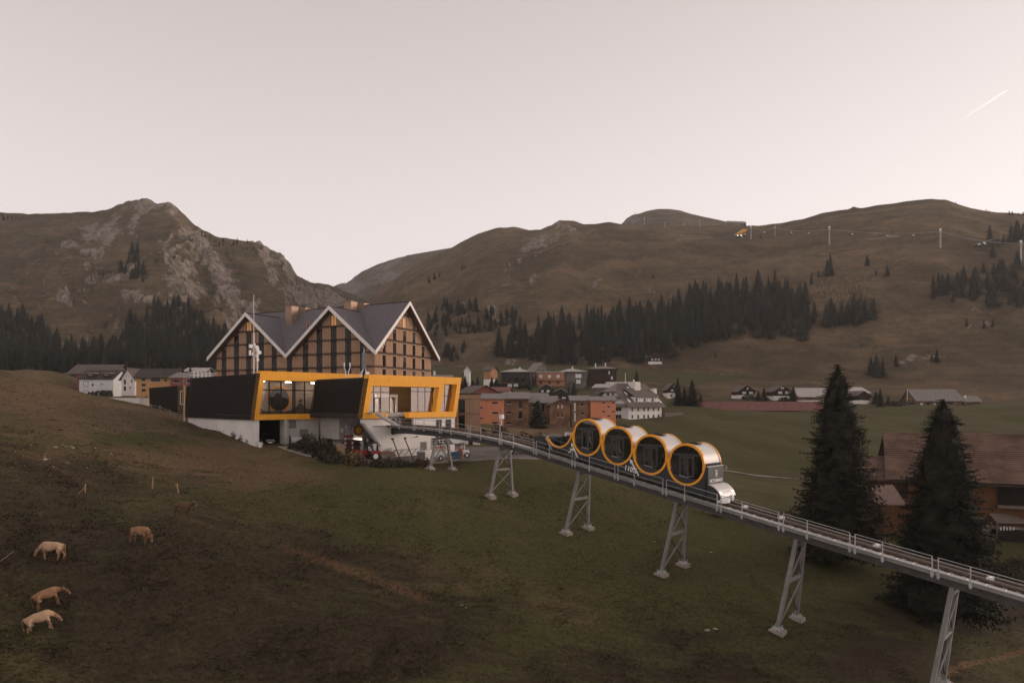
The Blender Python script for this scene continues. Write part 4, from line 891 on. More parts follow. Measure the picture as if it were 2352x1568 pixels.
# handrail: posts stand in bays, the rail is broken at double posts as on the real bays
posts = []; s = S0 + 1.2
for bay in range(16):
    posts.append((s, s + 5.35)); s += 5.75
ps = MB(); ps.bar((0, -2.10, -.55), (0, -2.10, 1.04), .05, .07); ps.box(-.10, .10, -2.16, -2.085, -.46, -.06); pmh = None
for a, b in posts:
    if a > S1: break
    for q in (a, a + 2.0, b):
        if pmh is None: o = ps.build('rail_post', M['steel'], TK); pmh = o.data
        else: o = link('rail_post', pmh, None, TK)
        o.location = (q, 0, zw(q))
    pts = [a + (b - a) * i / 4 for i in range(5)]
    for h, r in ((1.05, .028), (.55, .020)):
        mb = MB(); mb.path([(q, -2.10, zw(q) + h) for q in pts], r, n=6); mb.build('handrail', M['steel'], TK)
for s in (-20.0, -8.2, 5.2, 8.6, 16.4, 24.0):
    mb = MB(); z = zw(s); mb.tube((s, -.25, z + .12), (s, .2, z + .12), .13, n=10); mb.box(s - .2, s + .2, -.3, -.25, z - .05, z + .25); mb.box(s - .2, s + .2, .2, .25, z - .05, z + .25); mb.build('cable_roller', M['whitepaint'], TK)
# ---------------------------------------------------------------- trestles
PYL = [(-38.8, 5.85, 'short steel trestle nearest the station wall'), (-26.4, 7.2, 'second steel trestle from the station beside the red vehicle'), (-13.7, 8.0, 'steel trestle under the open loading platform of the train'),
       (-1.4, 8.1, 'steel trestle standing under the lowest cabin'), (10.3, 8.55, 'steel trestle beside the pale pipe stack and big spruce'), (21.8, 9.1, 'tall steel trestle over the dry grass bank')]
TRES = []
for k, (s, hgt, lab) in enumerate(PYL):
    al = math.atan(slo(s)) * .9; zt = zw(s) - 1.15
    top = TW(s, 0, zt)
    # the trestle stands square to the track: its foot lies uphill of its head
    dn = Vector((math.sin(al), 0, -math.cos(al)))
    fs_ = s + math.tan(al) * hgt
    t = thing('track_trestle', TO, TRZ, lab, 'trestle', 'steel trestles carrying the track')
    def pt(y, f): return Vector((s, y, zt)) + dn * f
    L = []
    for y0, y1 in ((-.85, -1.95), (.85, 1.95)):
        # find the ground under this leg
        f = hgt * .6
        for _ in range(40):
            p = pt(y1, f); wp = TO + Vector((.70711 * (p.x + p.y), .70711 * (p.y - p.x), p.z)); g = gz(wp.x, wp.y) + .35
            f += (wp.z - g) * .7
        L.append((y0, y1, f))
    for y0, y1, f in L:
        a, b = pt(y0, 0), pt(y1, f)
        mb = MB(); mb.bar(a, b, .30, .30, up=(1,0,0)); mb.build('leg', M['steelmid'], t)
        mb = MB(); mb.box(b.x - .42, b.x + .42, b.y - .36, b.y + .36, b.z - .10, b.z); mb.box(b.x - .3, b.x + .3, b.y - .28, b.y + .28, b.z, b.z + .12)
        for ex in (-.3, .3):
            for ey in (-.25, .25): mb.tube((b.x + ex, b.y + ey, b.z), (b.x + ex, b.y + ey, b.z + .28), .035, n=6)
        mb.build('foot_plate', M['steel'], t)
        mb = MB(); mb.box(b.x - .62, b.x + .62, b.y - .5, b.y + .5, b.z - .85, b.z - .10); mb.build('footing', M['concrete2'], t, bevel=.06)
    def lp(i, fr): y0, y1, f = L[i]; return pt(y0, 0).lerp(pt(y1, f), fr)
    mb = MB(); mb.bar(lp(0, .06), lp(1, .06), .26, .26); mb.build('cross_head', M['steeldk'], t)
    lev = [.07, .50, .98] if k else [.07, .98]
    if k:
        mb = MB(); mb.bar(lp(0, .48), lp(1, .48), .22, .26); mb.build('cross_beam', M['steelmid'], t)
    for f0, f1 in zip(lev, lev[1:]):
        mb = MB(); mb.bar(lp(0, f0), lp(1, f1 - .04), .10, .12); mb.build('brace', M['steeldk'], t)
        mb = MB(); mb.bar(lp(1, f0) + Vector((.13, 0, 0)), lp(0, f1 - .04) + Vector((.13, 0, 0)), .10, .12); mb.build('brace', M['steelmid'], t)
    TRES.append(t)
# lamp pole with camera box on the walkway
def campole():
    s = -25.0; z = zw(s); t = thing('signal_pole', TO, TRZ, 'thin grey pole with white box and antenna on the track walkway', 'pole')
    mb = MB(); mb.tube((s, -2.2, z - .6), (s, -2.2, z + 3.0), .06); mb.build('pole', M['steel'], t)
    mb = MB(); mb.box(s + .1, s + .55, -2.4, -2.0, z + 2.6, z + 3.1); mb.build('camera_box', M['whitepaint'], t)
    mb = MB(); mb.path([(s, -2.2, z + 1.8), (s + .25, -2.2, z + 1.8), (s + .3, -2.2, z + 2.4), (s + .05, -2.2, z + 2.6)], .05); mb.build('cable_loop', M['whitepaint'], t)
    mb = MB(); mb.tube((s + .4, -2.2, z + 3.1), (s + .5, -2.2, z + 3.9), .03); mb.build('aerial', M['steel'], t)
campole()
# ---------------------------------------------------------------- the train
TR = thing('funicular_train', TO, TRZ, 'charcoal funicular train of four round orange ringed cabins climbing the track', 'train')
CS = [-12.12, -8.08, -4.04, 0.0]; CZs = [-3.72, -4.45, -5.17, -5.89]; RO = 2.0
TSL = -.178
YN, YF = -1.5, 1.45
def arcband(mb, cs, cz, r0, r1, a0, a1, y0, y1, n=36):
    vs = []
    for i in range(n + 1):
        a = R(a0 + (a1 - a0) * i / n)
        for r, y in ((r0, y0), (r1, y0), (r1, y1), (r0, y1)): vs.append((cs + r * math.cos(a), y, cz + r * math.sin(a)))
    fs = []
    for i in range(n):
        b = 4 * i
        for k in range(4): fs.append((b + k, b + (k + 1) % 4, b + 4 + (k + 1) % 4, b + 4 + k))
    fs += [(3,2,1,0), tuple(4 * n + k for k in range(4))]
    return mb.add(vs, fs)
def cline(s): return CZs[3] + TSL * s - 1.25     # sloping edge of the chassis across the glass
for i, (cs, cz) in enumerate(zip(CS, CZs)):
    c = thing('cabin', (0,0,0)); c.parent = TR
    mb = MB(); arcband(mb, cs, cz, RO - .10, RO - .04, -8, 188, YN + .08, YF, 48); mb.build('shell', M['silver'], c, smooth=False)
    mb = MB(); arcband(mb, cs, cz, RO - .13, RO - .06, 188, 352, YN + .1, YF, 30); mb.build('underside', M['char'], c)
    for (r0, r1, a0, a1, y) in ((1.80, 2.02, 28, 152, YN - .06), (1.76, 1.97, -16, 27.5, YN - .03), (1.76, 1.97, 152.5, 196, YN - .03)):
        mb = MB(); arcband(mb, cs, cz, r0, r1, a0, a1, y, YN + .22, 22); mb.build('ring', M['ring'], c)
    mb = MB(); arcband(mb, cs, cz, 1.84, 2.02, -6, 186, YF - .02, YF + .16, 40); mb.build('ring', M['ring'], c)
    # glazed end: upper light, header, two door leaves, side lights
    def circ(r, n=48): return [(cs + r * math.cos(2 * math.pi * k / n), cz + r * math.sin(2 * math.pi * k / n)) for k in range(n)]
    mb = MB(); mb.prism([(x, YN + .06, z) for x, z in circ(1.83)], (0, .02, 0)); mb.build('glass_front', M['cabglass'], c)
    mb = MB(); mb.box(cs - 1.62, cs + 1.62, YN + .0, YN + .05, cz + .82, cz + 1.02); mb.build('header', M['char'], c)
    for dx, w_ in ((-.82, .12), (-.02, .16), (.72, .12)):
        mb = MB(); mb.box(cs + dx, cs + dx + w_, YN + .01, YN + .05, cz - 1.22, cz + .81); mb.build('door_post', M['char'], c)
    for dx in (-.68, .16):
        mb = MB(); x0, x1 = cs + dx, cs + dx + .54
        for b in ((x0, x0 + .05, cz - 1.2, cz + .75), (x1 - .05, x1, cz - 1.2, cz + .75), (x0 + .05, x1 - .05, cz - 1.2, cz - 1.08), (x0 + .05, x1 - .05, cz + .65, cz + .75)): mb.box(b[0], b[1], YN + .015, YN + .048, b[2], b[3])
        mb.build('door', M['steeldk'], c)
    for zz in (-.55, .1):
        mb = MB(); mb.box(cs - 1.7, cs - .84, YN + .1, YN + .14, cz + zz, cz + zz + .035); mb.build('grab_rail', M['steel'], c)
    mb = MB(); mb.tube((cs - .5, YN + .7, cz - 1.3), (cs - .5, YN + .7, cz + 1.6), .03); mb.build('pole', M['steel'], c)
    mb = MB(); mb.box(cs - 1.45, cs + 1.45, YN + .2, YF - .1, cz - 1.36, cz - 1.28); mb.build('floor', M['black'], c)
    mb = MB(); mb.prism([(x, YF - .12, z) for x, z in circ(1.82, 32)], (0, .03, 0)); mb.build('glass_back', M['cabglass'], c)
    # solid segment under the sloping line
    seg = [(x, z) for x, z in circ(1.82, 60) if z < cline(x)]
    seg = sorted(seg, key=lambda p: math.atan2(p[1] - (cz - 1.9), p[0] - cs))
    xs = [p[0] for p in seg]; xl, xr = min(xs), max(xs)
    low = sorted([p for p in circ(1.82, 60) if p[1] < cline(p[0])], key=lambda p: p[0])
    pts = [(xl, YN + .02, cline(xl))] + [(x, YN + .02, z) for x, z in low if z < cz] + [(xr, YN + .02, cline(xr))]
    mb = MB(); mb.prism(pts, (0, .06, 0)); mb.build('apron', M['char'], c)
    mb = MB(); mb.bar((cs - .75, YN + .0, cline(cs - .75) + .02), (cs + .25, YN + .0, cline(cs + .25) + .02), .03, .05); mb.build('sill', M['steel'], c)
    mb = MB(); mb.box(cs - .25, cs + .75, YN + .75, YN + 1.75, cz + 1.93, cz + 2.0); mb.prism([(cs - .45, YN + .65, cz + 2.04), (cs + .6, YN + .55, cz + 2.10), (cs + .6, YN + 1.7, cz + 2.10), (cs - .45, YN + 1.6, cz + 2.04)], (0, 0, .05)); mb.build('roof_hatch', M['black'], c)
# chassis flanks with scalloped tops
def flank_top(s):
    z = -1e9
    z_lin = CZs[3] + TSL * s + .27
    for cs, cz in list(zip(CS, CZs)) + [(-16.16, -3.02)]:
        if abs(s - cs) < 2.0: z_lin = min(z_lin, cz - math.sqrt(max(0, 4.04 - (s - cs) ** 2)) if abs(s - cs) < 2.0 else 9)
    return z_lin
def fbot(s): return zw(s) + .28
ss = np.arange(-15.0, 2.21, .05); fl = [s for s in ss]
for y0, y1, nm in ((YN - .02, YN + .08, 'flank_panel'), (YF - .08, YF + .02, 'flank_panel')):
    mb = MB(); vs = []; fs = []
    for s in fl:
        b, t_ = fbot(s), max(flank_top(s), fbot(s) + .12); vs += [(s, y0, b), (s, y1, b), (s, y1, t_), (s, y0, t_)]
    for i in range(len(fl) - 1):
        b = 4 * i
        for k in range(4): fs.append((b + k, b + (k + 1) % 4, b + 4 + (k + 1) % 4, b + 4 + k))
    fs += [(3,2,1,0), tuple(len(vs) - 4 + k for k in range(4))]; mb.add(vs, fs); mb.build(nm, M['char'], TR)
for cs, cz in zip(CS, CZs):           # orange rims of the saddles below each cabin
    mb = MB(); arcband(mb, cs, cz, 1.83, 2.045, 197, 340, YN - .08, YN + .02, 30); mb.build('saddle_rim', M['ring'], TR)
    mb = MB(); arcband(mb, cs, cz, 1.80, 2.045, 164, 196.5, YN - .10, YN + .02, 10); mb.build('saddle_rim', M['ring'], TR)
    mb = MB(); arcband(mb, cs, cz, 1.88, 2.045, 340.5, 364, YN - .08, YN + .02, 10); mb.build('saddle_rim', M['ring'], TR)
for s0, s1 in ((-14.0, -10.2), (-10.1, -6.2), (-6.1, -2.1), (-2.0, 2.2)):   # body between the flanks
    mb = MB(); a, b = (s0, s1); za, zb = fbot(a), fbot(b); mb.add([(a, YN + .1, za), (b, YN + .1, zb), (b, YF - .1, zb), (a, YF - .1, za), (a, YN + .1, za + .75), (b, YN + .1, zb + .75), (b, YF - .1, zb + .75), (a, YF - .1, za + .75)], [(3,2,1,0),(4,5,6,7),(0,1,5,4),(1,2,6,5),(2,3,7,6),(3,0,4,7)]); mb.build('underframe', M['black'], TR)
for s in (-13.0, -10.6, -8.4, -6.0, -3.8, -1.4, .9):
    for y in (-.6, .6):
        mb = MB(); mb.tube((s, y - .09, zw(s) + .34), (s, y + .09, zw(s) + .34), .24, n=14); mb.build('wheel', M['steeldk'], TR)
    mb = MB(); mb.box(s - .7, s + .7, -1.3, 1.2, zw(s) + .2, zw(s) + .42); mb.build('bogie', M['black'], TR)
# front: dark face with lettering, silver nose, bumper
zf = CZs[3] - .12
mb = MB(); mb.box(2.0, 2.32, YN + .02, YF - .02, zf - 1.75, zf); mb.build('front_panel', M['char'], TR)
mb = MB(); mb.box(1.95, 2.36, YN - .0, YF, zf, zf + .05); mb.build('front_sill', M['silver'], TR)
mb = MB(); mb.box(1.7, 2.1, YN + .12, YF - .08, zf + .05, zf + .28); mb.build('front_gasket', M['black'], TR)
prof = [(2.25, zf - 1.62), (2.6, zf - 1.66), (2.95, zf - 1.82), (3.25, zf - 2.08), (3.48, zf - 2.42), (3.60, zf - 2.72)]
mb = MB(); vs = []; 
for s, z in prof: vs += [(s, YN + .05, z), (s, YF - .05, z)]
for s, z in reversed(prof): vs += [(s - .06, YN + .05, z - .06), (s - .06, YF - .05, z - .06)]
n = len(prof) * 2; mb.add(vs, [(2 * i, 2 * i + 1, 2 * ((i + 1) % n) + 1, 2 * ((i + 1) % n)) for i in range(n)] + [tuple(2 * i for i in range(n))[::-1], tuple(2 * i + 1 for i in range(n))]); mb.build('nose', M['silver'], TR)
for y0 in (YN - .02, YF - .08):
    mb = MB(); mb.prism([(2.0, y0, zf - .9), (2.3, y0, zf - 1.66)] + [(s - .04, y0, z - .05) for s, z in prof] + [(3.45, y0, zf - 2.95), (3.0, y0, zf - 3.05), (2.0, y0, zf - 2.95)], (0, .1, 0)); mb.build('nose_side', M['char'], TR)
mb = MB(); mb.box(2.1, 3.4, YN + .1, YF - .1, zf - 2.98, zf - 2.6); mb.build('nose_underside', M['black'], TR)
for y in (YN + .35, YF - .35):
    mb = MB(); mb.bar((3.40, y - .14, zf - 2.36), (3.40, y + .14, zf - 2.36), .10, .14); mb.build('headlight', M['head'], TR)
zb = zw(3.4)
mb = MB(); mb.prism([(3.15, YN + .15, zb + .15), (3.75, YN + .3, zb + .1), (3.75, -.1, zb + .1), (3.75, -.1, zb + .62), (3.15, YN + .15, zb + .7)], (.08, 0, 0)); mb.build('snow_plough', M['whitepaint'], TR)
mb = MB(); mb.box(3.2, 3.7, .45, .95, zb + .15, zb + .75); mb.build('coupling', M['whitepaint'], TR, bevel=.08)
# lettering
sd_ = Vector((1, 0, TSL)).normalized(); up_ = Vector((-TSL, 0, 1)).normalized()
fy = YN - .045
def onflank(s, z): return (s, fy, z)
def cl(s): return CZs[3] + TSL * s
for txt, s, d_, ar in (('110%', -6.40, -2.05, ((-6.37, -1.15), (-5.41, -2.43))), ('.7°', -14.35, -2.0, ((-14.23, -1.2), (-13.4, -2.46)))):
    textmesh('lettering', txt, M['whitepaint'], TR, .72, onflank(s, cl(s) + d_), sd_, up_, .012)
    a = Vector((ar[0][0], fy, cl(ar[0][0]) + ar[0][1])); b = Vector((ar[1][0], fy, cl(ar[1][0]) + ar[1][1]))
    mb = MB(); d = (b - a).normalized(); q = Vector((d.z, 0, -d.x)); mb.prism([a + q * .075, b + q * .075, b - q * .075, a - q * .075], (0, .02, 0))
    mb.prism([a - d * .2 + Vector((0,-.01,0)), a + d * .28 + q * .24 + Vector((0,-.01,0)), a + d * .12 + Vector((0,-.01,0)), a + d * .28 - q * .24 + Vector((0,-.01,0))], (0, .02, 0)); mb.build('painted_arrow', M['whitepaint'], TR)
textmesh('lettering', 'VICTORINOX', M['whitepaint'], TR, .40, (2.335, -.02, zf - 1.35), (0,1,0), (0,0,1), .012)
sh = [(-.20,.28),(0,.34),(.20,.28),(.22,.0),(.18,-.22),(0,-.36),(-.18,-.22),(-.22,.0)]
mb = MB(); mb.prism([(2.325, y, zf - .68 + z) for y, z in sh], (.03, 0, 0)); EM = mb.build('emblem', M['whitepaint'], TR)
mb = MB(); mb.prism([(2.345, y * .75, zf - .68 + z * .75) for y, z in sh], (.03, 0, 0)); mb.build('emblem_field', M['red'], EM)
mb = MB(); mb.box(2.36, 2.385, -.045, .045, zf - .85, zf - .51); mb.box(2.36, 2.384, -.14, .14, zf - .725, zf - .635); mb.build('emblem_cross', M['whitepaint'], EM)
# uphill loading platform: open saddle, deck, side frame and white rail
PC, PZ = -16.16, -3.02
mb = MB(); arcband(mb, PC, PZ, 1.86, 2.045, 205, 352, YN - .08, YN + .12, 30); mb.build('saddle_rim', M['ring'], TR)
mb = MB(); mb.prism([(-15.0, YN - .01, fbot(-15.0)), (-15.0, YN - .01, flank_top(-15.0)), (-15.3, YN - .01, PZ - 1.78), (-15.3, YN - .01, fbot(-15.3))], (0, .1, 0)); mb.build('flank_panel', M['char'], TR)
mb = MB(); mb.prism([(-19.6, YN, zw(-19.6) + .35), (-19.9, YN, zw(-19.6) + 1.0), (-19.6, YN, zw(-19.6) + 1.45), (-19.0, YN, zw(-19) + 1.75), (-18.3, YN, zw(-18.3) + 1.75), (-18.3, YN, zw(-18.3) + .3)], (0, 2.95, 0)); mb.build('tail', M['char'], TR)
mb = MB(); mb.bar((-18.3, YN, zw(-18.3) + 1.75), (-14.9, YN, CZs[0] + .1 - 1.0), .08, .10); mb.build('side_frame', M['char'], TR)
mb = MB(); mb.bar((-18.2, YN, zw(-18.2) + 1.6), (-17.2, YN, zw(-17.2) + .5), .07, .1); mb.build('side_frame', M['steel'], TR)
mb = MB(); mb.add([(-18.3, YN + .1, zw(-18.3) + .3), (-14, YN + .1, zw(-14) + .3), (-14, YF, zw(-14) + .3), (-18.3, YF, zw(-18.3) + .3), (-18.3, YN + .1, zw(-18.3) + .62), (-14, YN + .1, zw(-14) + .62), (-14, YF, zw(-14) + .62), (-18.3, YF, zw(-18.3) + .62)], [(3,2,1,0),(4,5,6,7),(0,1,5,4),(1,2,6,5),(2,3,7,6),(3,0,4,7)]); mb.build('deck', M['black'], TR)
mb = MB(); mb.prism([(-18.25, YF - .1, zw(-18.2) + .3), (-14.2, YF - .1, zw(-14.2) + .3), (-14.2, YF - .1, PZ - .35), (-18.25, YF - .1, zw(-18) + 1.65)], (0, .1, 0)); mb.build('rear_board', M['char'], TR)
for z in (1.95, 2.15):
    mb = MB(); mb.box(-17.8, -14.6, YF - .05, YF + .01, zw(-18) + z - .05, zw(-18) + z + .04); mb.build('white_rail', M['whitepaint'], TR)
for s in (-17.7, -16.2, -14.7):
    mb = MB(); mb.box(s, s + .08, YF - .05, YF + .01, zw(-18) + 1.65, zw(-18) + 2.1); mb.build('rail_upright', M['whitepaint'], TR)
# ---------------------------------------------------------------- houses of the village
def windows(t, wins, y, frame='whitepaint', sill=True):
    for w_ in wins:
        x, z, ww, hh = w_[:4]; lit = len(w_) > 4
        wn = thing('window', (0,0,0)); wn.parent = t
        mb = MB(); f = min(.12, ww * .12)
        for a, b, c, d in ((x - ww/2, x - ww/2 + f, z, z + hh), (x + ww/2 - f, x + ww/2, z, z + hh), (x - ww/2 + f, x + ww/2 - f, z, z + f), (x - ww/2 + f, x + ww/2 - f, z + hh - f, z + hh)): mb.box(a, b, y - .07, y + .05, c, d)
        if ww > .8: mb.box(x - .04, x + .04, y - .05, y + .02, z + f, z + hh - f)
        mb.build('frame', M[frame], wn)
        mb = MB(); mb.box(x - ww/2 + f, x + ww/2 - f, y - .03, y + .03, z + f, z + hh - f); mb.build('pane', M['whitepaint'] if lit else M['pane'], wn)
        if sill: mb = MB(); mb.box(x - ww/2 - .1, x + ww/2 + .1, y - .16, y + .02, z - .1, z); mb.build('sill', M['whitepaint'], wn)
def gable_roof(mb, x0, x1, y0, y1, ze, zr, along, ov, th=.22):
    """two pitched slabs; along='x' puts the ridge parallel to the front"""
    if along == 'x':
        ym = (y0 + y1) / 2; sl = (zr - ze) / (ym - y0); dz = sl * ov
        for a in (y0 - ov, y1 + ov): mb.prism([(x0 - ov, a, ze - dz), (x1 + ov, a, ze - dz), (x1 + ov, ym, zr), (x0 - ov, ym, zr)], (0, 0, th))
    else:
        xm = (x0 + x1) / 2; sl = (zr - ze) / (xm - x0); dz = sl * ov
        for a in (x0 - ov, x1 + ov): mb.prism([(a, y0 - ov, ze - dz), (a, y1 + ov, ze - dz), (xm, y1 + ov, zr), (xm, y0 - ov, zr)], (0, 0, th))
def house(name, label, cat, xl, yb, D, wpx, hpx, dep, rz, wall, roof, rh, along='x', ov=.7, wins=(), side=(), base=None, chim=(), hip=False, group=None, frame='windk', sill=True, sink=1.5, balcony=(), roofth=.22):
    """front face: left edge at photograph x xl, base at y yb, distance D, wpx wide, hpx high to the eaves; dep metres deep"""
    m = D / F; o = W(xl, yb, D); t = thing(name, o, rz, label, cat, group)
    w_, h = wpx * m / max(.5, math.cos(rz)), hpx * m; rr = rh * m
    mb = MB(); b0 = 0
    if base:
        bm, bh = base; bh = bh * m; q = MB(); q.box(-.02, w_ + .02, -.02, dep, -sink, bh); q.build('base_wall', M[bm], t); b0 = bh
    pts = [(0, 0, b0 if base else -sink), (w_, 0, b0 if base else -sink), (w_, 0, h)] + ([(w_ / 2, 0, h + rr)] if (along == 'y' and not hip and rr > 0) else []) + [(0, 0, h)]
    if along == 'y' or rr == 0 or hip: mb.prism(pts, (0, dep, 0))
    else: mb.prism([(0, 0, b0 if base else -sink), (0, dep, b0 if base else -sink), (0, dep, h), (0, dep / 2, h + rr), (0, 0, h)], (w_, 0, 0))
    mb.build('wall', M[wall], t)
    if rr == 0: q = MB(); q.box(-ov, w_ + ov, -ov, dep + ov, h, h + roofth); rf = q.build('roof', M[roof], t)
    elif hip:
        q = MB(); e = [(-ov, -ov, h), (w_ + ov, -ov, h), (w_ + ov, dep + ov, h), (-ov, dep + ov, h)]; k = min(w_, dep) / 2
        r0, r1 = (k * .8, dep / 2, h + rr), (w_ - k * .8, dep / 2, h + rr)
        if r1[0] < r0[0]: r0 = r1 = (w_ / 2, dep / 2, h + rr); r1 = (w_ / 2 + .05, dep / 2, h + rr)
        q.add(e + [r0, r1], [(0, 1, 5, 4), (1, 2, 5), (2, 3, 4, 5), (3, 0, 4), (3, 2, 1, 0)]); rf = q.build('roof', M[roof], t)
    else: q = MB(); gable_roof(q, 0, w_, 0, dep, h, h + rr, along, ov, roofth); rf = q.build('roof', M[roof], t)
    windows(t, [(x * m / max(.5, math.cos(rz)), z * m, ww * m, hh * m, *r) for x, z, ww, hh, *r in wins], 0, frame, sill)
    for x, z, ww, hh in side:     # windows on the right-hand end wall
        q = MB(); q.box(w_ - .03, w_ + .06, x * dep - ww * m / 2, x * dep + ww * m / 2, z * m, (z + hh) * m); q.build('window', M['pane'], t)
    for x, yy, ch in chim:
        zc = h + (rr * (1 - abs(2 * yy - 1)) if along == 'x' else rr * (1 - abs(2 * x - 1))); q = MB(); q.box(x * w_ - .35, x * w_ + .35, yy * dep - .35, yy * dep + .35, zc - .6, zc + ch); q.box(x * w_ - .42, x * w_ + .42, yy * dep - .42, yy * dep + .42, zc + ch, zc + ch + .12); q.build('chimney', M['whitepaint'], rf)
    for x0, x1, z0, z1 in balcony:
        q = MB(); q.box(x0 * m, x1 * m, -1.3, -1.2, z0 * m, z1 * m); q.box(x0 * m, x1 * m, -1.2, -.02, z0 * m - .1, z0 * m + .05); q.build('balcony', M['balcony'], t)
    return t
# --- left of the station
house('chalet', 'long grey-brown farmhouse with wide shallow roof behind the white double house', 'house', 160, 905, 310, 100, 49, 14, 0, 'house_grey', 'roof_brown', 20, 'x', 1.2, wins=[(12,20,6,8),(40,30,8,7)], base=('house_white', 14))
t = house('double_house', 'white double house with two dark hipped dormers on the hillside', 'house', 182, 911, 280, 78, 42, 12, 0, 'house_white_cool', 'roof_dark', 20, 'x', .6, wins=[(15,24,11,12,1),(31,25,4,5),(15,7,11,7,1),(31,8,4,5),(52,10,6,5),(52,28,6,1.5)])
for x in (4.6, 11.2):
    q = MB(); q.box(x - 1.4, x + 1.4, -.1, 3, 8.3, 9.6); q.build('dormer', M['house_dark'], t); q = MB(); q.box(x - 1.7, x + 1.7, -.5, 3, 9.6, 9.8); q.build('dormer_roof', M['roof_light'], t); q = MB(); q.box(x - .9, x + .9, -.16, -.08, 8.6, 9.4); q.build('dormer_window', M['tile_pink'], t)
q = MB(); q.box(9, 13.5, -1.6, 0, 2.4, 2.65); q.build('porch_roof', M['greywood'], t); q = MB(); q.box(-1.5, -.2, 1, 10, 0, 9.0); q.build('side_annex', M['house_pink'], t)
house('house', 'white gabled house with balconies half behind the yellow house', 'house', 279, 900, 270, 34, 32, 12, R(-12), 'house_white', 'roof_brown', 22, 'y', .8, wins=[(9,18,5,10),(9,3,5,10),(22,8,3,4),(27,22,3,6)])
house('house', 'yellow rendered house with three rows of windows and dark hipped roof', 'house', 313, 903, 255, 82, 38, 12, R(6), 'house_yellow', 'roof_dark', 19, 'x', 1.0, wins=[(16,28,8,6),(16,16,9,6),(16,4,8,6),(64,27,6,5),(42,27,20,9)])
house('chalet', 'brown chalet with pale metal roof above the yellow house', 'chalet', 345, 890, 330, 48, 24, 12, R(30), 'house_brown', 'roof_light', 18, 'y', 1.2, wins=[(24,8,4,6)])
house('house', 'pink house with red shutters and long grey roof beside the railing', 'house', 391, 897, 245, 90, 30, 12, 0, 'house_pink', 'roof_grey', 12, 'x', .5, wins=[(14,18,13,7),(44,18,10,7)])
q = None
t = house('garage', 'low flat pale concrete garage cut into the left meadow', 'garage', 238, 937, 162, 83, 23, 6, 0, 'white2', 'concrete', 0, 'x', .0, wins=[(52,8,7,3.5)], frame='steel', sill=False, roofth=.12)
house('chalet', 'small brown roof gable beside the dark spruce behind the pink house', 'chalet', 425, 870, 360, 46, 18, 10, 0, 'house_brown', 'roof_light', 8, 'x', 1.0)
house('chalet', 'tiny brown chalet gable with orange front peeping over the railing', 'chalet', 400, 868, 380, 22, 14, 10, R(25), 'house_wood', 'roof_brown', 12, 'y', 1.0)
# --- behind the station, between hotel and terracotta block
house('house', 'small grey hipped roof house with white chimney right behind the hotel', 'house', 992, 885, 260, 42, 14, 10, 0, 'house_grey', 'roof_grey', 10, 'x', .8, chim=[(.06,.5,1.6)])
house('house', 'white gable end between the dark spruces behind the orange frame', 'house', 1066, 890, 330, 12, 40, 10, 0, 'house_white', 'roof_light', 8, 'y', .5)
house('chalet', 'tall narrow chalet of orange timber over white base among spruces', 'chalet', 1111, 885, 360, 16, 36, 10, R(-20), 'balcony', 'roof_brown', 8, 'x', 1.0, base=('house_white', 14))
# row high on the slope
t = house('villa', 'dark grey villa with hipped pale roof and glazed corner', 'villa', 1151, 880, 380, 66, 26, 16, R(-8), 'house_dark', 'roof_light', 9, hip=True, ov=.9, wins=[(36,2,12,20),(50,2,10,20)], frame='windk', sill=False, chim=[(.6,.4,1.0)])
house('garage', 'long low wooden garage with two pale doors below the dark villa', 'garage', 1135, 891, 372, 66, 11, 5, 0, 'house_dark', 'balcony', 0, ov=.2, wins=[(36,3,11,7,1),(50,3,11,7,1)], sill=False, roofth=.15)
house('chalet', 'timber apartment chalet with two long pale balconies and steep grey gable', 'chalet', 1234, 886, 392, 62, 31, 14, 0, 'balcony', 'roof_light', 0, ov=.4, wins=[(8,18,8,8,1),(28,18,8,8,1),(48,18,8,8,1),(8,4,5,7),(28,4,5,7),(48,4,5,7)], balcony=[(0,62,13,17),(0,62,0,4)], sill=False, roofth=.5)
house('house', 'steep grey roof gable rising behind the balconied chalet', 'house', 1228, 862, 402, 38, 8, 9, R(35), 'house_grey', 'roof_grey', 22, 'y', .3, wins=[(19,4,7,7)])
house('villa', 'small villa with hipped pale roof and four tall pinkish windows', 'villa', 1290, 885, 395, 58, 32, 15, R(8), 'house_grey', 'roof_light', 8, hip=True, ov=.8, wins=[(39,17,15,10,1),(39,4,11,10,1)], frame='windk', sill=False, chim=[(.55,.5,1.3)])
house('villa', 'tall dark cube villa with shallow hipped roof and two thin chimneys', 'villa', 1350, 885, 405, 64, 38, 16, R(-10), 'house_brown', 'roof_grey', 7, hip=True, ov=.9, wins=[(10,26,4,7),(48,25,4,8,1),(60,25,3,8),(54,13,5,8,1),(61,13,4,8)], sill=False, chim=[(.25,.5,1.8),(.6,.5,1.8)])
house('house', 'flat white lower house beside the dark cube villa', 'house', 1394, 889, 395, 42, 12, 8, 0, 'house_white', 'concrete', 0, ov=.1, wins=[(6,1,4,8),(26,1,6,8)], frame='windk', sill=False, roofth=.1)
house('cabin', 'narrow dark gabled cabin with pale trim standing above the other dark cabin', 'house', 1239, 914, 330, 31, 24, 9, 0, 'house_dark', 'roof_light', 8, 'y', .25, wins=[(7,13,6,6,1),(20,13,8,6,1)], sill=False)
house('cabin', 'larger dark grey gabled cabin with one lit corner window behind the timber blocks', 'house', 1272, 950, 300, 31, 50, 10, R(-6), 'house_dark', 'roof_light', 8, 'y', .25, wins=[(23,34,10,5,1)], sill=False)
house('house', 'grey timber house with pale roof and ochre end left of the white hotel', 'house', 1362, 906, 310, 40, 16, 10, R(-25), 'house_grey', 'roof_light', 8, 'x', .5, wins=[(12,4,12,2,1)], sill=False)
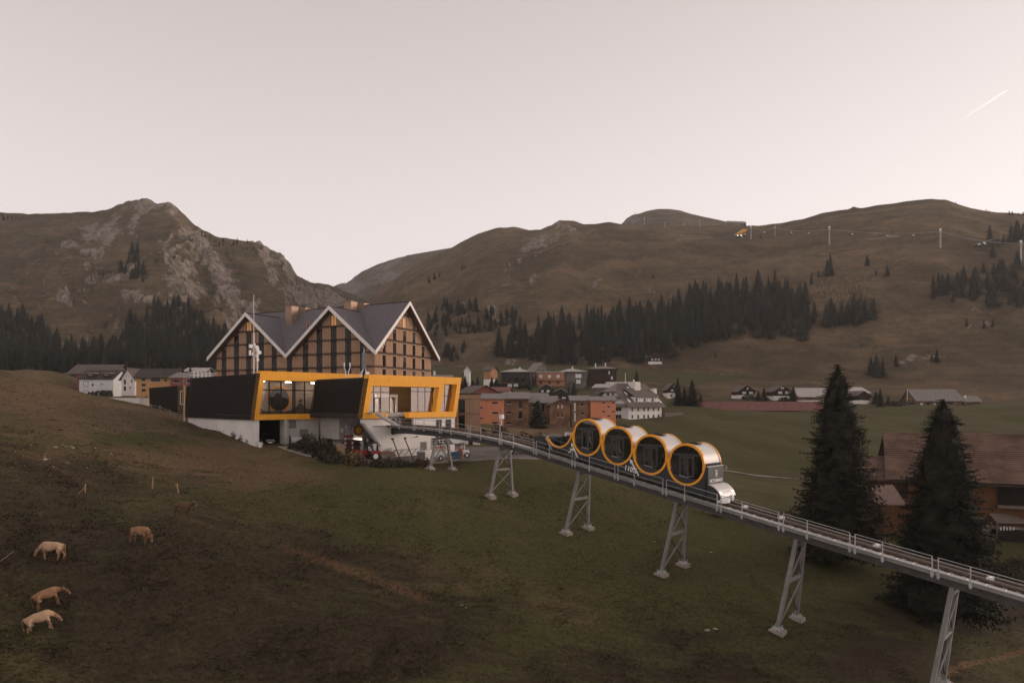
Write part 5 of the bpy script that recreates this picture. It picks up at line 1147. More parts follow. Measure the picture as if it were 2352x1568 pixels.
house('house', 'grey house with pinkish garage door and pale pitched roof', 'house', 1404, 905, 320, 44, 18, 10, R(-25), 'house_grey', 'roof_light', 9, 'x', .5, wins=[(14,2,13,12)], chim=[(.95,.5,1.2)], frame='windk', sill=False)
house('chalet', 'dark red chalet with broad brown roof behind the terracotta block', 'chalet', 1084, 915, 235, 60, 14, 12, R(30), 'house_pink', 'roof_brown', 16, 'y', .8)
house('chalet', 'small chalet with brown tiled roof and white arched dormer', 'chalet', 1122, 912, 250, 44, 14, 10, R(-8), 'balcony', 'roof_red', 9, 'x', .8, wins=[(30,2,3,7,1),(38,2,3,7,1)])
house('house', 'low grey tiled roof house behind the left timber block', 'house', 1196, 925, 232, 62, 10, 10, 0, 'house_grey', 'roof_grey', 12, 'x', .6)
# terracotta and timber apartment blocks
house('apartment_block', 'terracotta apartment block with small slit windows by the annex', 'apartment block', 1098, 978, 203, 60, 62, 12, 0, 'house_orange', 'roof_grey', 12, 'x', .5, wins=[(6,40,9,3.5),(39,51,13,4),(6,16,9,3.5),(39,28,13,4),(39,5,13,4)])
house('apartment_block', 'weathered timber apartment block with three tall glazed balconies', 'apartment block', 1157.5, 978, 204, 56, 63, 12, 0, 'house_wood', 'roof_grey', 14, 'x', .6, wins=[(11,51,11,4.5),(11,28,11,4.5),(11,4,11,4.5),(38,40,8,17),(38,16,8,17)])
house('apartment_block', 'timber block with lattice balconies half behind the small spruce', 'apartment block', 1216, 976, 207, 54, 52, 12, R(-10), 'house_wood', 'roof_grey', 14, 'x', .8, wins=[(11,42,10,5),(11,22,10,5),(31,30,6,18),(31,8,6,18)])
house('apartment_block', 'dark weathered timber gable block with four narrow windows', 'apartment block', 1263, 974, 200, 47, 46, 16, 0, 'house_wood', 'roof_grey', 10, 'y', .7, wins=[(19,38,4,7,1),(28,38,4,7,1),(19,17,3,7),(28,17,3,7)])
house('apartment_block', 'pale worn timber link block with a tall white framed balcony strip', 'apartment block', 1312.5, 972, 201, 42, 52, 13, 0, 'house_wood', 'roof_grey', 11, 'x', .5, wins=[(8,28,5,20,1),(8,5,5,20,1),(24,40,6,6),(26,20,7,5)])
house('apartment_block', 'terracotta end block with five small windows against the white hotel', 'apartment block', 1356.5, 974, 200, 58, 54, 13, 0, 'house_orange', 'roof_grey', 9, 'x', .5, wins=[(30,47,6,3.5),(52,47,6,3.5),(42,38,6,3.5),(30,27,6,3.5),(52,27,6,3.5),(42,17,6,3.5)])
# white inn with the great roof
def inn():
    t = thing('white_inn', Vector((29.1, 241.9, CZ - 5.96)), R(-55), 'big white inn with steep brown half hipped roof and white lift tower', 'inn')
    h, zr, sl = 5.2, 12.8, .83
    mb = MB(); mb.prism([(0, 0, -3), (17, 0, -3), (17, 0, h), (11.6, 0, 9.6), (5.4, 0, 9.6), (0, 0, h)], (0, .4, 0)); mb.build('gable_wall', M['house_white_cool'], t)  # cooler, darker white puts the shade of this side into the colour
    mb = MB(); mb.box(16.6, 17, .4, 16, -3, h); mb.build('long_wall', M['house_white'], t)
    mb = MB(); mb.box(0, .4, .4, 16, -3, h); mb.box(.4, 16.6, 15.6, 16, -3, h); mb.build('rear_wall', M['house_white'], t)
    def z(x): return zr - sl * abs(x - 8.5)
    rf = thing('roof', (0, 0, 0)); rf.parent = t
    for pts in ([(18.3, -1.1, z(18.3)), (18.3, 17, z(18.3)), (8.5, 17, zr), (8.5, 3.0, zr), (12.0, -1.1, z(12.0))], [(-1.3, -1.1, z(-1.3)), (5.0, -1.1, z(5.0)), (8.5, 3.0, zr), (8.5, 17, zr), (-1.3, 17, z(-1.3))]):
        q = MB(); q.prism(pts, (0, 0, -.25)); q.build('slope', M['roof_brown'], rf)
    q = MB(); q.prism([(12.0, -1.1, z(12) + .01), (8.5, 3.0, zr + .01), (5.0, -1.1, z(5) + .01)], (0, 0, -.22)); q.build('half_hip', M['roof_grey'], rf)
    for zz, x0, x1 in ((5.3, .2, 16.8), (8.0, 3.4, 13.6)):
        q = MB(); q.prism([(x0, -1.2, zz - .5), (x1, -1.2, zz - .5), (x1, .2, zz + .35), (x0, .2, zz + .35)], (0, 0, .15)); q.build('pent_roof', M['roof_grey'], rf)
    q = MB(); q.box(9.2, 12.6, 7.6, 10.2, 9, 13.3); q.build('lift_tower', M['white'], rf)
    q = MB(); q.box(12.4, 14.2, 15.2, 16.6, 7, 11.0); q.build('chimney_tower', M['white'], rf)
    q = MB(); q.box(13.0, 16.3, 3.6, 15.2, 5.6, 8.0); q.build('dormer', M['house_white'], rf)
    q = MB(); q.prism([(17.0, 3.1, 7.9), (17.0, 15.7, 7.9), (11.2, 15.4, 10.9), (11.2, 3.4, 10.9)], (0, 0, .18)); q.build('dormer_roof', M['roof_brown'], rf)
    for k in range(6):
        y = 4.5 + k * 1.95; wn = thing('window', (0,0,0)); wn.parent = t
        q = MB(); q.box(16.3, 16.36, y - .55, y + .55, 6.3, 7.6); q.build('frame', M['whitepaint'], wn); q = MB(); q.box(16.34, 16.40, y - .4, y + .4, 6.42, 7.48); q.build('pane', M['whitepaint'] if k % 2 else M['pane'], wn)
    for x, y in ((12.6, 3.0), (11.0, 5.0), (10.4, 6.4), (10.8, 12.4), (15.6, 1.4), (15.8, 16.2)):
        q = MB(); q.prism([(x + .9, y - .4, z(x + .9) + .03), (x + .9, y + .4, z(x + .9) + .03), (x - .3, y + .4, z(x - .3) + .03), (x - .3, y - .4, z(x - .3) + .03)], (0, 0, .08)); q.build('skylight', M['whitepaint'], rf)
    for y in (1.8, 4.6, 7.4, 9.4, 12.0, 14.4):
        for zz in (.7, 3.1):
            wn = thing('window', (0,0,0)); wn.parent = t
            q = MB(); q.box(17.0, 17.05, y - .45, y + .45, zz, zz + 1.35); q.build('frame', M['whitepaint'], wn); q = MB(); q.box(17.04, 17.10, y - .33, y + .33, zz + .1, zz + 1.25); q.build('pane', M['pane'], wn)
    windows(t, [(12.4, .7, 3.0, 1.4), (12.4, 3.1, 3.0, 1.4), (7.2, 8.35, 1.6, 1.2), (9.6, 8.35, 1.2, 1.2), (8.4, 5.8, 2.4, 1.6, 1), (4.4, 3.1, 3.0, 1.4)], 0, 'whitepaint', False)
    q = MB(); q.tube((8.5, 7, zr), (8.5, 7, zr + 3.6), .08); q.bar((8.0, 7, zr), (8.5, 7, zr + 1.2), .06); q.bar((9.0, 7, zr), (8.5, 7, zr + 1.2), .06); q.build('roof_mast', M['whitepaint'], rf)
    q = MB(); q.box(17.1, 18.0, 16.5, 26, -3, 2.6); q.build('retaining_wall', M['greywood'], t)
inn()
# right: chalets beyond the field
def chalet(xl, yb, D, wpx, label, wins, base=12, wallm='house_brown', rz=0, h=22, rh=12, dep=11, g='dark chalets beyond the field'):
    return house('chalet', label, 'chalet', xl, yb, D, wpx, h, dep, rz, wallm, 'roof_brown', rh, 'y', 1.0, wins=wins, base=('house_white', base), group=g)
chalet(1697, 919, 330, 36, 'dark chalet with white base and three rows of pale windows', [(12,15,9,5,1),(28,15,9,5,1),(20,25,4,5,1),(10,4,8,4),(26,4,8,4)])
chalet(1779, 919, 330, 36, 'dark chalet with white base and red door between dark trees', [(13,15,10,6,1),(28,15,8,6,1),(18,26,8,5,1),(27,2,3,6)], base=10)
house('chalet', 'broad low chalet with pale grey roof left of the great spruce', 'chalet', 1836, 921, 320, 66, 12, 12, 0, 'house_wood', 'roof_light', 18, 'x', 1.0, base=('house_white', 2), wins=[(20,4,5,4)])
chalet(1966, 935, 300, 36, 'dark red chalet on a white ground floor right of the great spruce', [(12,17,6,4)], base=16, h=26, rh=11, rz=R(15))
house('chalet', 'pale roofed chalet top showing behind the great spruce', 'chalet', 1960, 915, 340, 38, 14, 12, R(10), 'house_brown', 'roof_light', 12, 'x', 1.0)
chalet(1534, 914, 350, 24, 'small dark chalet with red shutters above white base beside the inn', [(10,16,6,4,1),(8,3,5,4),(14,26,3,3,1)], base=12, h=22, rh=12)
house('farmhouse', 'long low farmhouse with grey dormered roof and lit terrace', 'farmhouse', 2108, 932, 300, 92, 14, 16, R(-8), 'house_wood', 'roof_grey', 24, 'x', 1.2, wins=[(8,2,8,6,1),(22,2,6,6),(36,2,6,6,1),(52,2,6,6),(70,2,8,6)])
for k, xx in enumerate((2143, 2165, 2202)):
    pass
house('shed', 'small grey roofed shed attached beside the farmhouse', 'shed', 2214, 930, 297, 34, 9, 8, R(-8), 'house_wood', 'roof_grey', 11, 'x', .8, chim=[(.25,.3,1.2)])
house('long_building', 'very long low building with faded red tiled roof behind the field', 'building', 1606, 947, 262, 290, 6, 9, 0, 'house_dark', 'roof_red', 18, 'x', .6)
c = hit(1507, 836, 350); DD = c.y
house('chalet', 'lone dark chalet with white base at the forest edge above the village', 'chalet', 1490, 836, DD, 30, 16, 9, 0, 'house_brown', 'roof_brown', 9, 'y', .8, wins=[(8,9,4,4,1),(16,9,4,4,1),(23,9,4,4,1)], base=('house_white', 6), sink=.6)
# mountain restaurant on the skyline and the orange chairlift station
c = hit(1694, 517, 600); house('mountain_lodge', 'long wooden mountain lodge on the skyline', 'lodge', 1672, c.y and 517, c.y, 44, 6, 14, R(8), 'house_brown', 'roof_grey', 5, 'x', .8, sink=6, wins=[(10,1,3,3),(20,1,3,3),(30,1,3,3)])
def liftstation():
    c = hit(1698, 546, 500); m = c.y / F; t = thing('chairlift_station', c, R(-20), 'orange hooded chairlift station with two lit lamps on the upper slope', 'lift station')
    mb = MB(); mb.prism([(-6, -3, 3.2), (-4, -3, 2.6), (8, -3, 6.6), (9.5, -3, 9.6), (4, -3, 9.9)], (0, 6, 0)); mb.build('hood', M['ring'], t)
    mb = MB(); mb.prism([(-6.2, -3.2, 3.3), (4, -3.2, 10.0), (5, -3.2, 10.0), (-5.6, -3.2, 3.1)], (0, 6.4, .2)); mb.build('hood_trim', M['silver'], t)
    mb = MB(); mb.box(3, 4.2, -1, 1, -4, 6); mb.build('support', M['concrete'], t)
    mb = MB(); mb.box(-3, 0, -2, 2, -4, 3); mb.build('cabin', M['windk'], t)
    mb = MB(); mb.box(-16, -3, -2, 2, -4, .8); mb.build('platform', M['blue'], t)
    for x in (-1.6, 2.2):
        q = MB(); q.box(x - .45, x + .45, -3.4, -3.1, 1.8, 2.5); q.build('lamp', M['head'], t)
liftstation()
# right: the shingled farmhouse behind the spruces
def barn():
    D = 98.0; m = D / F; o = W(2050, 1190, D); t = thing('shingled_farmhouse', o, R(-23), 'old timber farmhouse with a huge shingled roof behind the dark spruces', 'farmhouse')
    w_ = 25.0; dep = 14.0; zr, ze = 11.9, 5.6
    mb = MB(); mb.prism([(.4, .0, -2), (.4, dep, -2), (.4, dep, ze + .4), (.4, dep / 2, zr - .3), (.4, 0, ze + .4)], (w_ - .8, 0, 0)); mb.build('wall', M['barn_wood'], t)
    mb = MB(); mb.box(.9, w_ - .9, -.03, .2, 2.6, ze); mb.build('upper_wall', M['barn_wood'], t)
    rf = thing('roof', (0,0,0)); rf.parent = t
    # shingle courses: each course its own overlapping board row
    n = 26; ym = dep / 2; e = -1.5
    for side in (0, 1):
        for k in range(n):
            f0, f1 = k / n, (k + 1.25) / n
            y0, y1 = e + (ym - e) * f0, e + (ym - e) * min(1, f1); z0, z1 = ze - .3 + (zr - ze + .3) * f0, ze - .3 + (zr - ze + .3) * min(1, f1)
            kick = .9 * max(0, 1 - f0 * 2.4) 
            if side: y0, y1 = dep - y0, dep - y1
            mb = MB(); ext = .5 * (1 - f0)
            mb.prism([(-.5 - ext, y0, z0 + .09 + kick * .5), (w_ + .5 + ext, y0, z0 + .09 + kick * .5), (w_ + .5 + ext, y1, z1 + .0 + max(0, kick - .09) * .5), (-.5 - ext, y1, z1 + .0 + max(0, kick - .09) * .5)], (0, 0, -.1)); mb.build('shingle_course', M['shingle'], rf)
    mb = MB(); mb.bar((-.6, ym, zr + .05), (w_ + .6, ym, zr + .05), .5, .3); mb.build('ridge_cap', M['shingle'], rf)
    mb = MB(); mb.box(8.3, 9.2, ym - .4, ym + .4, zr - .5, zr + 1.5); mb.build('chimney', M['stone'], rf)
    mb = MB(); mb.box(-.5, w_ + .5, -1.55, -1.4, ze - .25, ze - .0); mb.build('gutter', M['band'], rf)
    mb = MB(); mb.box(12.6, w_, -.35, .1, 2.8, ze); mb.build('hay_loft', M['barn_dark'], t)
    mb = MB(); mb.box(12.4, w_ + .3, -1.2, .1, 2.4, 2.75); mb.build('loft_floor', M['greywood'], t)
    mb = MB(); mb.box(18.2, 21.6, -.08, .2, -1, 2.3); mb.build('barn_door', M['barn_dark'], t)
    mb = MB(); mb.box(9.5, 18, -.35, .2, -2, -.1); mb.build('stone_plinth', M['stone'], t)
    for x in (5.2, 8.4):
        wn = thing('window', (0,0,0)); wn.parent = t
        q = MB(); q.box(x - .9, x + .9, -.14, -.03, 3.2, 5.3); q.build('frame', M['windk'], wn); q = MB(); q.box(x - .7, x + .7, -.17, -.12, 3.45, 5.1); q.build('pane', M['pane'], wn); q = MB(); q.box(x - .95, x + .95, -.25, -.02, 3.05, 3.2); q.build('sill', M['whitepaint'], wn)
    q = MB(); q.box(.5, 1.9, -.1, .0, 3.0, 5.4); q.build('loft_door', M['house_brown'], t)
    mb = MB(); mb.box(-3.0, 6.5, -1.0, -.02, 2.25, 2.5); mb.build('floor_beam', M['greywood'], t)
    # left wing
    mb = MB(); mb.box(-3.2, .4, 1, 9, -2, 5.2); mb.build('wing_wall', M['barn_wood'], t)
    mb = MB(); mb.prism([(-3.8, .2, 5.3), (.4, .2, 5.3), (.4, 5, 8.4), (-3.8, 5, 8.4)], (0, 0, .2)); mb.build('wing_roof', M['shingle'], t)
barn()
def tileshed():
    o = W(1990, 1190, 92); t = thing('tiled_lean_to', o, 0, 'small lean-to with pinkish tiled roof between the two spruces', 'lean-to')
    mb = MB(); mb.box(0, 4.6, 0, 3, -2, 2.0); mb.build('wall', M['barn_wood'], t)
    mb = MB(); mb.prism([(-.3, -.7, 1.9), (4.9, -.7, 1.9), (4.9, 2.4, 4.1), (-.3, 2.4, 4.1)], (0, 0, .12)); mb.build('roof', M['tile_pink'], t)
    mb = MB()
    for k in range(22):
        x = -.2 + k * .24; mb.tube((x, -.7, 2.03), (x, 2.4, 4.23), .07, n=6)
    mb.build('tile_rows', M['tile_pink'], t, kind='stuff')
    mb = MB(); mb.box(.6, 2.0, -.1, .05, -.6, 1.3); mb.build('door', M['barn_dark'], t)
tileshed()
def wellhut():
    D = 92; o = W(2283, 1245, D); t = thing('fountain_hut', o, 0, 'small wooden roofed stand over a dark barrel by the farmhouse', 'hut')
    mb = MB(); mb.prism([(-.4, -.9, 2.75), (4.3, -.9, 2.65), (4.1, .7, 3.6), (-.2, .7, 3.7)], (0, 0, .12)); mb.build('roof', M['greywood'], t)
    for x in (0, 3.9):
        for y in (-.6, .6):
            q = MB(); q.bar((x, y, -2), (x, y, 3.0), .16); q.build('post', M['greywood'], t)
    mb = MB(); mb.box(0, 3.9, -.75, .75, -1.6, 1.7); mb.build('box', M['barn_dark'], t)
    mb = MB(); mb.tube((1.9, -.9, -.9), (1.9, -.5, -.9), 1.1, n=20); mb.build('barrel_end', M['black'], t)
    for k in range(5):
        q = MB(); q.tube((.7 + k * .42, -.3, 1.7), (.7 + k * .42, -.3, 2.1 + .1 * (k % 2)), .09, n=6); q.build('bottle', M['whitepaint'], t)
wellhut()
# ---------------------------------------------------------------- conifers
def conifer(name, h, r, whorls, per, k, seed, mats, low=.06, spray=1, droop=.32, gap=.0, core=.0, pw=.74, nc=9, lv=(None, .25, .45, .65, .82, .95)):
    rg = random.Random(seed); V = []; T = []; MI = []
    def tri(a, b, c, m=0): V.extend((a, b, c)); n = len(V); T.append((n - 3, n - 2, n - 1)); MI.append(m)
    n = 7                                            # trunk
    for i in range(n):
        a0, a1 = 2 * math.pi * i / n, 2 * math.pi * (i + 1) / n; rb = h * .016 + .06
        p0, p1, tp = Vector((rb * math.cos(a0), rb * math.sin(a0), -.6)), Vector((rb * math.cos(a1), rb * math.sin(a1), -.6)), Vector((0, 0, h * .93)); tri(p0, p1, tp, 1)
    if core:
        lv = [low if q is None else q for q in lv]
        jit = [[rg.uniform(.72, 1.12) for _ in range(nc)] for _ in lv]
        for j in range(len(lv) - 1):
            for i in range(nc):
                def cp(jj, ii):
                    f = lv[jj]; a = 2 * math.pi * ii / nc; q = core * (r * (1 - f) ** pw + .02 * r) * jit[jj][ii % nc]; return Vector((q * math.cos(a), q * math.sin(a), (f - .03) * h))
                A, B, C, D = cp(j, i), cp(j, (i + 1) % nc), cp(j + 1, (i + 1) % nc), cp(j + 1, i); tri(A, B, C); tri(A, C, D)
    lean = Vector((rg.uniform(-.015, .015), rg.uniform(-.015, .015), 0)) * h
    for wi in range(whorls):
        f = low + (1 - low) * (wi / whorls) ** .92; z = f * h
        rad = r * (1 - f) ** pw * rg.uniform(.82, 1.14) + .03 * r
        if f < .16: rad *= .75 + 1.5 * f
        for b in range(max(4, int(per * (1 - .45 * f)))):
            if rg.random() < gap: continue
            az = rg.uniform(0, 2 * math.pi); L = rad * (rg.uniform(.66, 1.16) if k < 6 else rg.uniform(.74, 1.06))
            d = Vector((math.cos(az), math.sin(az), 0)); sd = Vector((-d.y, d.x, 0)); dr = droop * rg.uniform(.6, 1.5); z0 = z + rg.uniform(-.5, .5) * h / whorls
            def pt(t): return Vector((0, 0, z0)) + lean * f + d * (L * t) + Vector((0, 0, -dr * L * t ** 1.25 + .18 * L * t ** 3))
            wd = L * (.30 + .06 * rg.random()) * (1 if k < 6 else .72)
            prev = pt(0.08)
            for j in range(1, k + 1):
                t = j / k; p = pt(t)
                for s_ in (-1, 1):
                    q = wd * (1.15 - .75 * t) * rg.uniform(.6, 1.25)
                    tip = p + sd * (s_ * q) + d * (q * .45) + Vector((0, 0, -q * rg.uniform(.15, .6)))
                    if spray == 1: tri(prev, p, tip)
                    else:
                        for e in range(spray):
                            g = (e + rg.random()) / spray; c0 = prev.lerp(p, g); tt = c0.lerp(tip, rg.uniform(.55, 1.1)) + Vector((rg.uniform(-.1, .1), rg.uniform(-.1, .1), rg.uniform(-.22, .06))) * q
                            wv = d * (q * .16) + Vector((0, 0, -q * .10)); tri(c0 - wv * .5, c0 + wv, tt)
                            tri(c0.lerp(tt, .45), tt + Vector((0, 0, -q * rg.uniform(.18, .4))) - wv * .3, c0.lerp(tt, .75) + wv)
                prev = p
            tri(prev, pt(1.06), prev + Vector((0, 0, -(.12 if k < 6 else .03) * L)))
    tri(Vector((-.05 * r, 0, h * .95)), Vector((.05 * r, 0, h * .95)), Vector((0, 0, h))); tri(Vector((0, -.05 * r, h * .95)), Vector((0, .05 * r, h * .95)), Vector((0, 0, h)))
    return np.array([tuple(v) for v in V], dtype=np.float32), np.array(T, dtype=np.int32), np.array(MI, dtype=np.int32)
def meshof(name, V, T, MI, mats):
    o = npmesh(name, V, T, mats, smooth=False, mi=MI); me = o.data; bpy.data.objects.remove(o); return me
FARP = [conifer('p', 1.0, rr, 16, 13, 3, 10 + i, None, low=.04, core=.55) for i, rr in enumerate((.23, .26, .20, .29, .34))]
FARM = [meshof('conifer', *p, [M['needle'], M['bark']]) for p in FARP]
BIGP = [conifer('p', 1.0, rr, 24, 16, 5, 30 + i, None, low=.05, core=.5) for i, rr in enumerate((.22, .26))]
BIGM = [meshof('conifer', *p, [M['needle'], M['bark']]) for p in BIGP]
def inpoly(x, y, P):
    c = False; j = len(P) - 1
    for i in range(len(P)):
        if (P[i][1] > y) != (P[j][1] > y) and x < (P[j][0] - P[i][0]) * (y - P[i][1]) / (P[j][1] - P[i][1]) + P[i][0]: c = not c
        j = i
    return c
rgt = random.Random(3)
SPOTS = []      # (base point, height m, set key)
def forest(poly, n, hmin, hmax, key, y0=320, mind=5.0):
    xs = [p[0] for p in poly]; ys = [p[1] for p in poly]; k = 0; tries = 0; loc = []
    while k < n and tries < n * 12:
        tries += 1; x, y = rgt.uniform(min(xs), max(xs)), rgt.uniform(min(ys), max(ys))
        if not inpoly(x, y, poly): continue
        p = hit(x, y, y0)
        if any((p.x - q.x) ** 2 + (p.y - q.y) ** 2 < mind ** 2 for q in loc): continue
        loc.append(p); SPOTS.append((p, rgt.uniform(hmin, hmax) * (1.0 if rgt.random() < .7 else rgt.uniform(.45, .8)), key)); k += 1
def single(x, y, hpx, key, y0=320, wide=1.0):
    p = hit(x, y, y0); SPOTS.append((p, hpx * p.y / F, key))
forest([(1128,828),(1150,795),(1200,772),(1240,764),(1330,748),(1400,733),(1480,725),(1530,705),(1570,682),(1640,676),(1700,676),(1735,662),(1800,672),(1850,695),(1865,722),(1885,735),(1850,772),(1790,777),(1740,780),(1690,777),(1640,787),(1590,802),(1540,822),(1480,834),(1430,832),(1330,840),(1250,834),(1180,822)], 360, 13, 25, 'R', mind=4.8)
forest([(1880,742),(1920,728),(1990,712),(2015,722),(2005,742),(1960,748),(1900,752)], 16, 15, 22, 'R')
forest([(960,762),(985,725),(1010,706),(1060,700),(1100,708),(1150,722),(1192,722),(1195,748),(1150,756),(1100,765),(1040,772),(990,775)], 70, 8, 17, 'R', mind=4)
forest([(1010,812),(1040,800),(1075,795),(1075,822),(1030,832)], 14, 8, 14, 'R')
forest([(-60,852),(-40,735),(0,728),(60,740),(110,765),(150,805),(205,815),(260,800),(300,740),(360,722),(430,735),(520,775),(545,835),(480,850),(300,855),(150,856)], 420, 11, 20, 'L', mind=4.2)
forest([(270,640),(285,590),(320,570),(335,600),(330,650)], 16, 10, 18, 'L'); forest([(330,712),(420,700),(470,735),(400,735)], 26, 10, 18, 'L')
forest([(440,530),(500,552),(560,556),(640,592),(660,625),(640,610),(560,575),(480,560)], 34, 5, 9, 'L', y0=700)
forest([(-20,494),(0,494),(30,497),(60,500),(40,505),(0,505)], 14, 4, 7, 'L', y0=700)
forest([(2128,672),(2150,650),(2200,655),(2215,690),(2180,700),(2140,690)], 14, 10, 19, 'E'); forest([(2200,662),(2230,628),(2290,618),(2352,640),(2420,650),(2420,715),(2352,712),(2280,705),(2230,692)], 42, 10, 18, 'E')
forest([(1680,512),(1690,514),(1720,522),(1660,515)], 8, 4, 6, 'F', y0=900)
for x, y, h in ((1907,632,56),(1900,634,40),(1992,611,28),(2038,634,29),(2012,636,20),(1880,636,17),(1864,653,30),(1747,547,12),(2273,556,44),(2322,556,44),(2336,552,50),(2350,556,46),(2305,560,24),(2280,592,38),(2337,618,46),(1845,783,50),(1978,796,9),(2000,862,46),(2013,866,55),(2028,864,48),(2058,846,34),(2152,832,33),(2140,830,20),(1644,819,13),(1717,799,10),(2220,750,24),(2260,755,26),(2280,752,22),
                (985,650,18),(998,642,16),(1010,636,14),(1062,620,14),(1068,617,10),(1225,648,10),(1500,640,14)): single(x, y, h, 'S')
for x, y in ((2265,486),(2272,488),(2290,490),(2318,494),(2325,494),(2340,495),(2350,495),(2195,470)): single(x, y, rgt.uniform(7, 12), 'S', y0=700)
VILL = [(1068,912,58,300),(1058,908,46,300),(1097,906,54,310),(1086,905,40,320),(1130,902,46,330),(1140,898,36,340),(1318,912,58,300),(1305,905,42,320),(1290,905,34,330),(1500,912,46,300),(1484,905,38,330),(1557,938,72,270),(1590,940,66,265),(1572,940,50,268),(1610,938,40,280),(1755,918,34,320),(1742,920,28,318),(1822,918,40,310),(2022,930,46,280),(2012,925,34,300),(2040,930,26,290),(1392,908,22,300),(1344,880,26,420),(283,872,60,330),(437,866,56,330),(1462,880,40,400),(1270,910,30,340),(1216,900,30,360),(1195,898,24,370)]
for x, y, h, D in VILL:
    SPOTS.append((Vector(((x - HX) / F * D, D, 0)), h * D / F, 'V'))
SPOTS = [(Vector((p.x, p.y, gz(p.x, p.y))), h, k) for p, h, k in SPOTS]
LAB = {'R': ('dark spruce in the forest belt across the grassy mountain', 'spruces of the hillside forest'), 'L': ('dark spruce in the forest at the foot of the rocky mountain', 'spruces below the rocky mountain'),
       'E': ('bushy spruce in the thicket below the chairlift', 'spruces of the chairlift thicket'), 'S': ('lone spruce standing apart on the open mountain slope', 'scattered spruces on the slope'), 'V': ('dark spruce growing among the village houses', 'spruces in the village'), 'F': ('tiny spruce on the distant skyline', 'skyline spruces')}
ordr = sorted(range(len(SPOTS)), key=lambda i: -SPOTS[i][1] / SPOTS[i][0].y)
RESTV, RESTT, RESTM, nb = [], [], [], 0
for rank, i in enumerate(ordr):
    p, h, key = SPOTS[i]; rz = rgt.uniform(0, 6.28); wv = rgt.uniform(.95, 1.4) * (1.25 if key in 'EV' else 1)
    if rank < 300:
        me = (BIGM if key == 'V' else FARM)[rgt.randrange(len(BIGM if key == 'V' else FARM))]
        o = bpy.data.objects.new('spruce_tree', me); COL.objects.link(o); o.location = p - Vector((0, 0, .3)); o.rotation_euler = (0, 0, rz); o.scale = (h * wv, h * wv, h)
        tag(o, LAB[key][0], 'tree', LAB[key][1])
    else:
        V, T, MI = FARP[rgt.randrange(len(FARP))]; c, s_ = math.cos(rz), math.sin(rz)
        X = V[:, 0] * h * wv * c - V[:, 1] * h * wv * s_ + p.x; Y = V[:, 0] * h * wv * s_ + V[:, 1] * h * wv * c + p.y; Z = V[:, 2] * h + p.z - .3
        RESTV.append(np.stack([X, Y, Z], 1)); RESTT.append(T + nb); RESTM.append(MI); nb += len(V)
o = npmesh('distant_spruces', np.concatenate(RESTV), np.concatenate(RESTT), [M['needle'], M['bark']], smooth=False, mi=np.concatenate(RESTM)); tag(o, 'mass of small distant spruces filling the mountain forests', 'forest', kind='stuff')
# --- the two great spruces by the track and the small one by the terracotta block
def bigspruce(x, yb, D, ytop, r, seed, label, whorls=66, per=27, k=9):
    b = W(x, yb, D); b.z = gz(b.x, b.y); h = CZ + (HY - ytop) / F * D - b.z
    t = thing('spruce_tree', b - Vector((0, 0, .3)), random.uniform(0, 6), label, 'tree')
    V, T, MI = conifer('c', h, r, whorls, per, k, seed, None, low=.10, spray=3, droop=.34, gap=.08, core=.70, pw=.56, nc=22, lv=[None] + [.12 + .85 * q / 20 for q in range(1, 21)])
    tr = MI == 1; T0 = T[~tr]
    npmesh('crown', V, T0, M['needle_near'], smooth=False, parent=t)
    mb = MB(); mb.lathe([(.62, -.6), (.46, .4), (.38, h * .3), (.2, h * .7), (.02, h * .97)], (0,0,0), 12)
    rg = random.Random(seed)
    for i in range(40):
        z = h * rg.uniform(.06, .6); a = rg.uniform(0, 6.28); L = r * .55 * (1 - z / h); mb.tube((0, 0, z), (L * math.cos(a), L * math.sin(a), z - .25 * L), .05, .015, n=5, cap=False)
    mb.build('trunk', M['bark'], t, smooth=True); return t
bigspruce(1925, 1302, 77, 827, 5.3, 51, 'great dark spruce rising in front of the green hill beside the track')
bigspruce(2168, 1445, 67, 906, 5.5, 52, 'broad dark spruce standing right in front of the shingled farmhouse')
bigspruce(1236, 975, 192, 914, 3.4, 53, 'single dense spruce against the timber apartment block', 26, 12, 6)
# ---------------------------------------------------------------- shrubs and weeds
def shrubmesh(rx, rz_, n, seed, leaf=.13):
    rg = np.random.default_rng(seed); d = rg.normal(size=(n, 3)); d /= np.linalg.norm(d, axis=1)[:, None]; rr = rg.uniform(.55, 1.0, n) ** .5 * (1 + .25 * np.sin(d[:, 0] * 5 + d[:, 1] * 4 + seed))
    c = d * rr[:, None] * np.array([rx, rx, rz_]); c[:, 2] = np.abs(c[:, 2]) * 1.0
    a = rg.normal(size=(n, 3)); a /= np.linalg.norm(a, axis=1)[:, None]; b = np.cross(a, rg.normal(size=(n, 3))); b /= np.linalg.norm(b, axis=1)[:, None]
    s = leaf * rg.uniform(.6, 1.5, n)[:, None]; V = np.stack([c - a * s, c + b * s * .6, c + a * s, c - b * s * .6], 1).reshape(-1, 3); Fq = np.arange(4 * n).reshape(n, 4); return V, Fq
def shrub(x, y, D, w_, h, label, group, n=900, seed=1, mat='leaf', leaf=.12):
    p = W(x, y, D); p.z = gz(p.x, p.y); t = thing('shrub', p, 0, label, 'shrub', group)
    V, Fq = shrubmesh(w_, h, n, seed, leaf); npmesh('foliage', V, Fq, M[mat], smooth=False, parent=t)
    mb = MB(); rg = random.Random(seed)
    for i in range(7): a = rg.uniform(0, 6.28); mb.tube((0, 0, -.3), (w_ * .6 * math.cos(a), w_ * .6 * math.sin(a), h * .7), .03, .01, n=5)
    mb.build('stems', M['bark'], t); return t
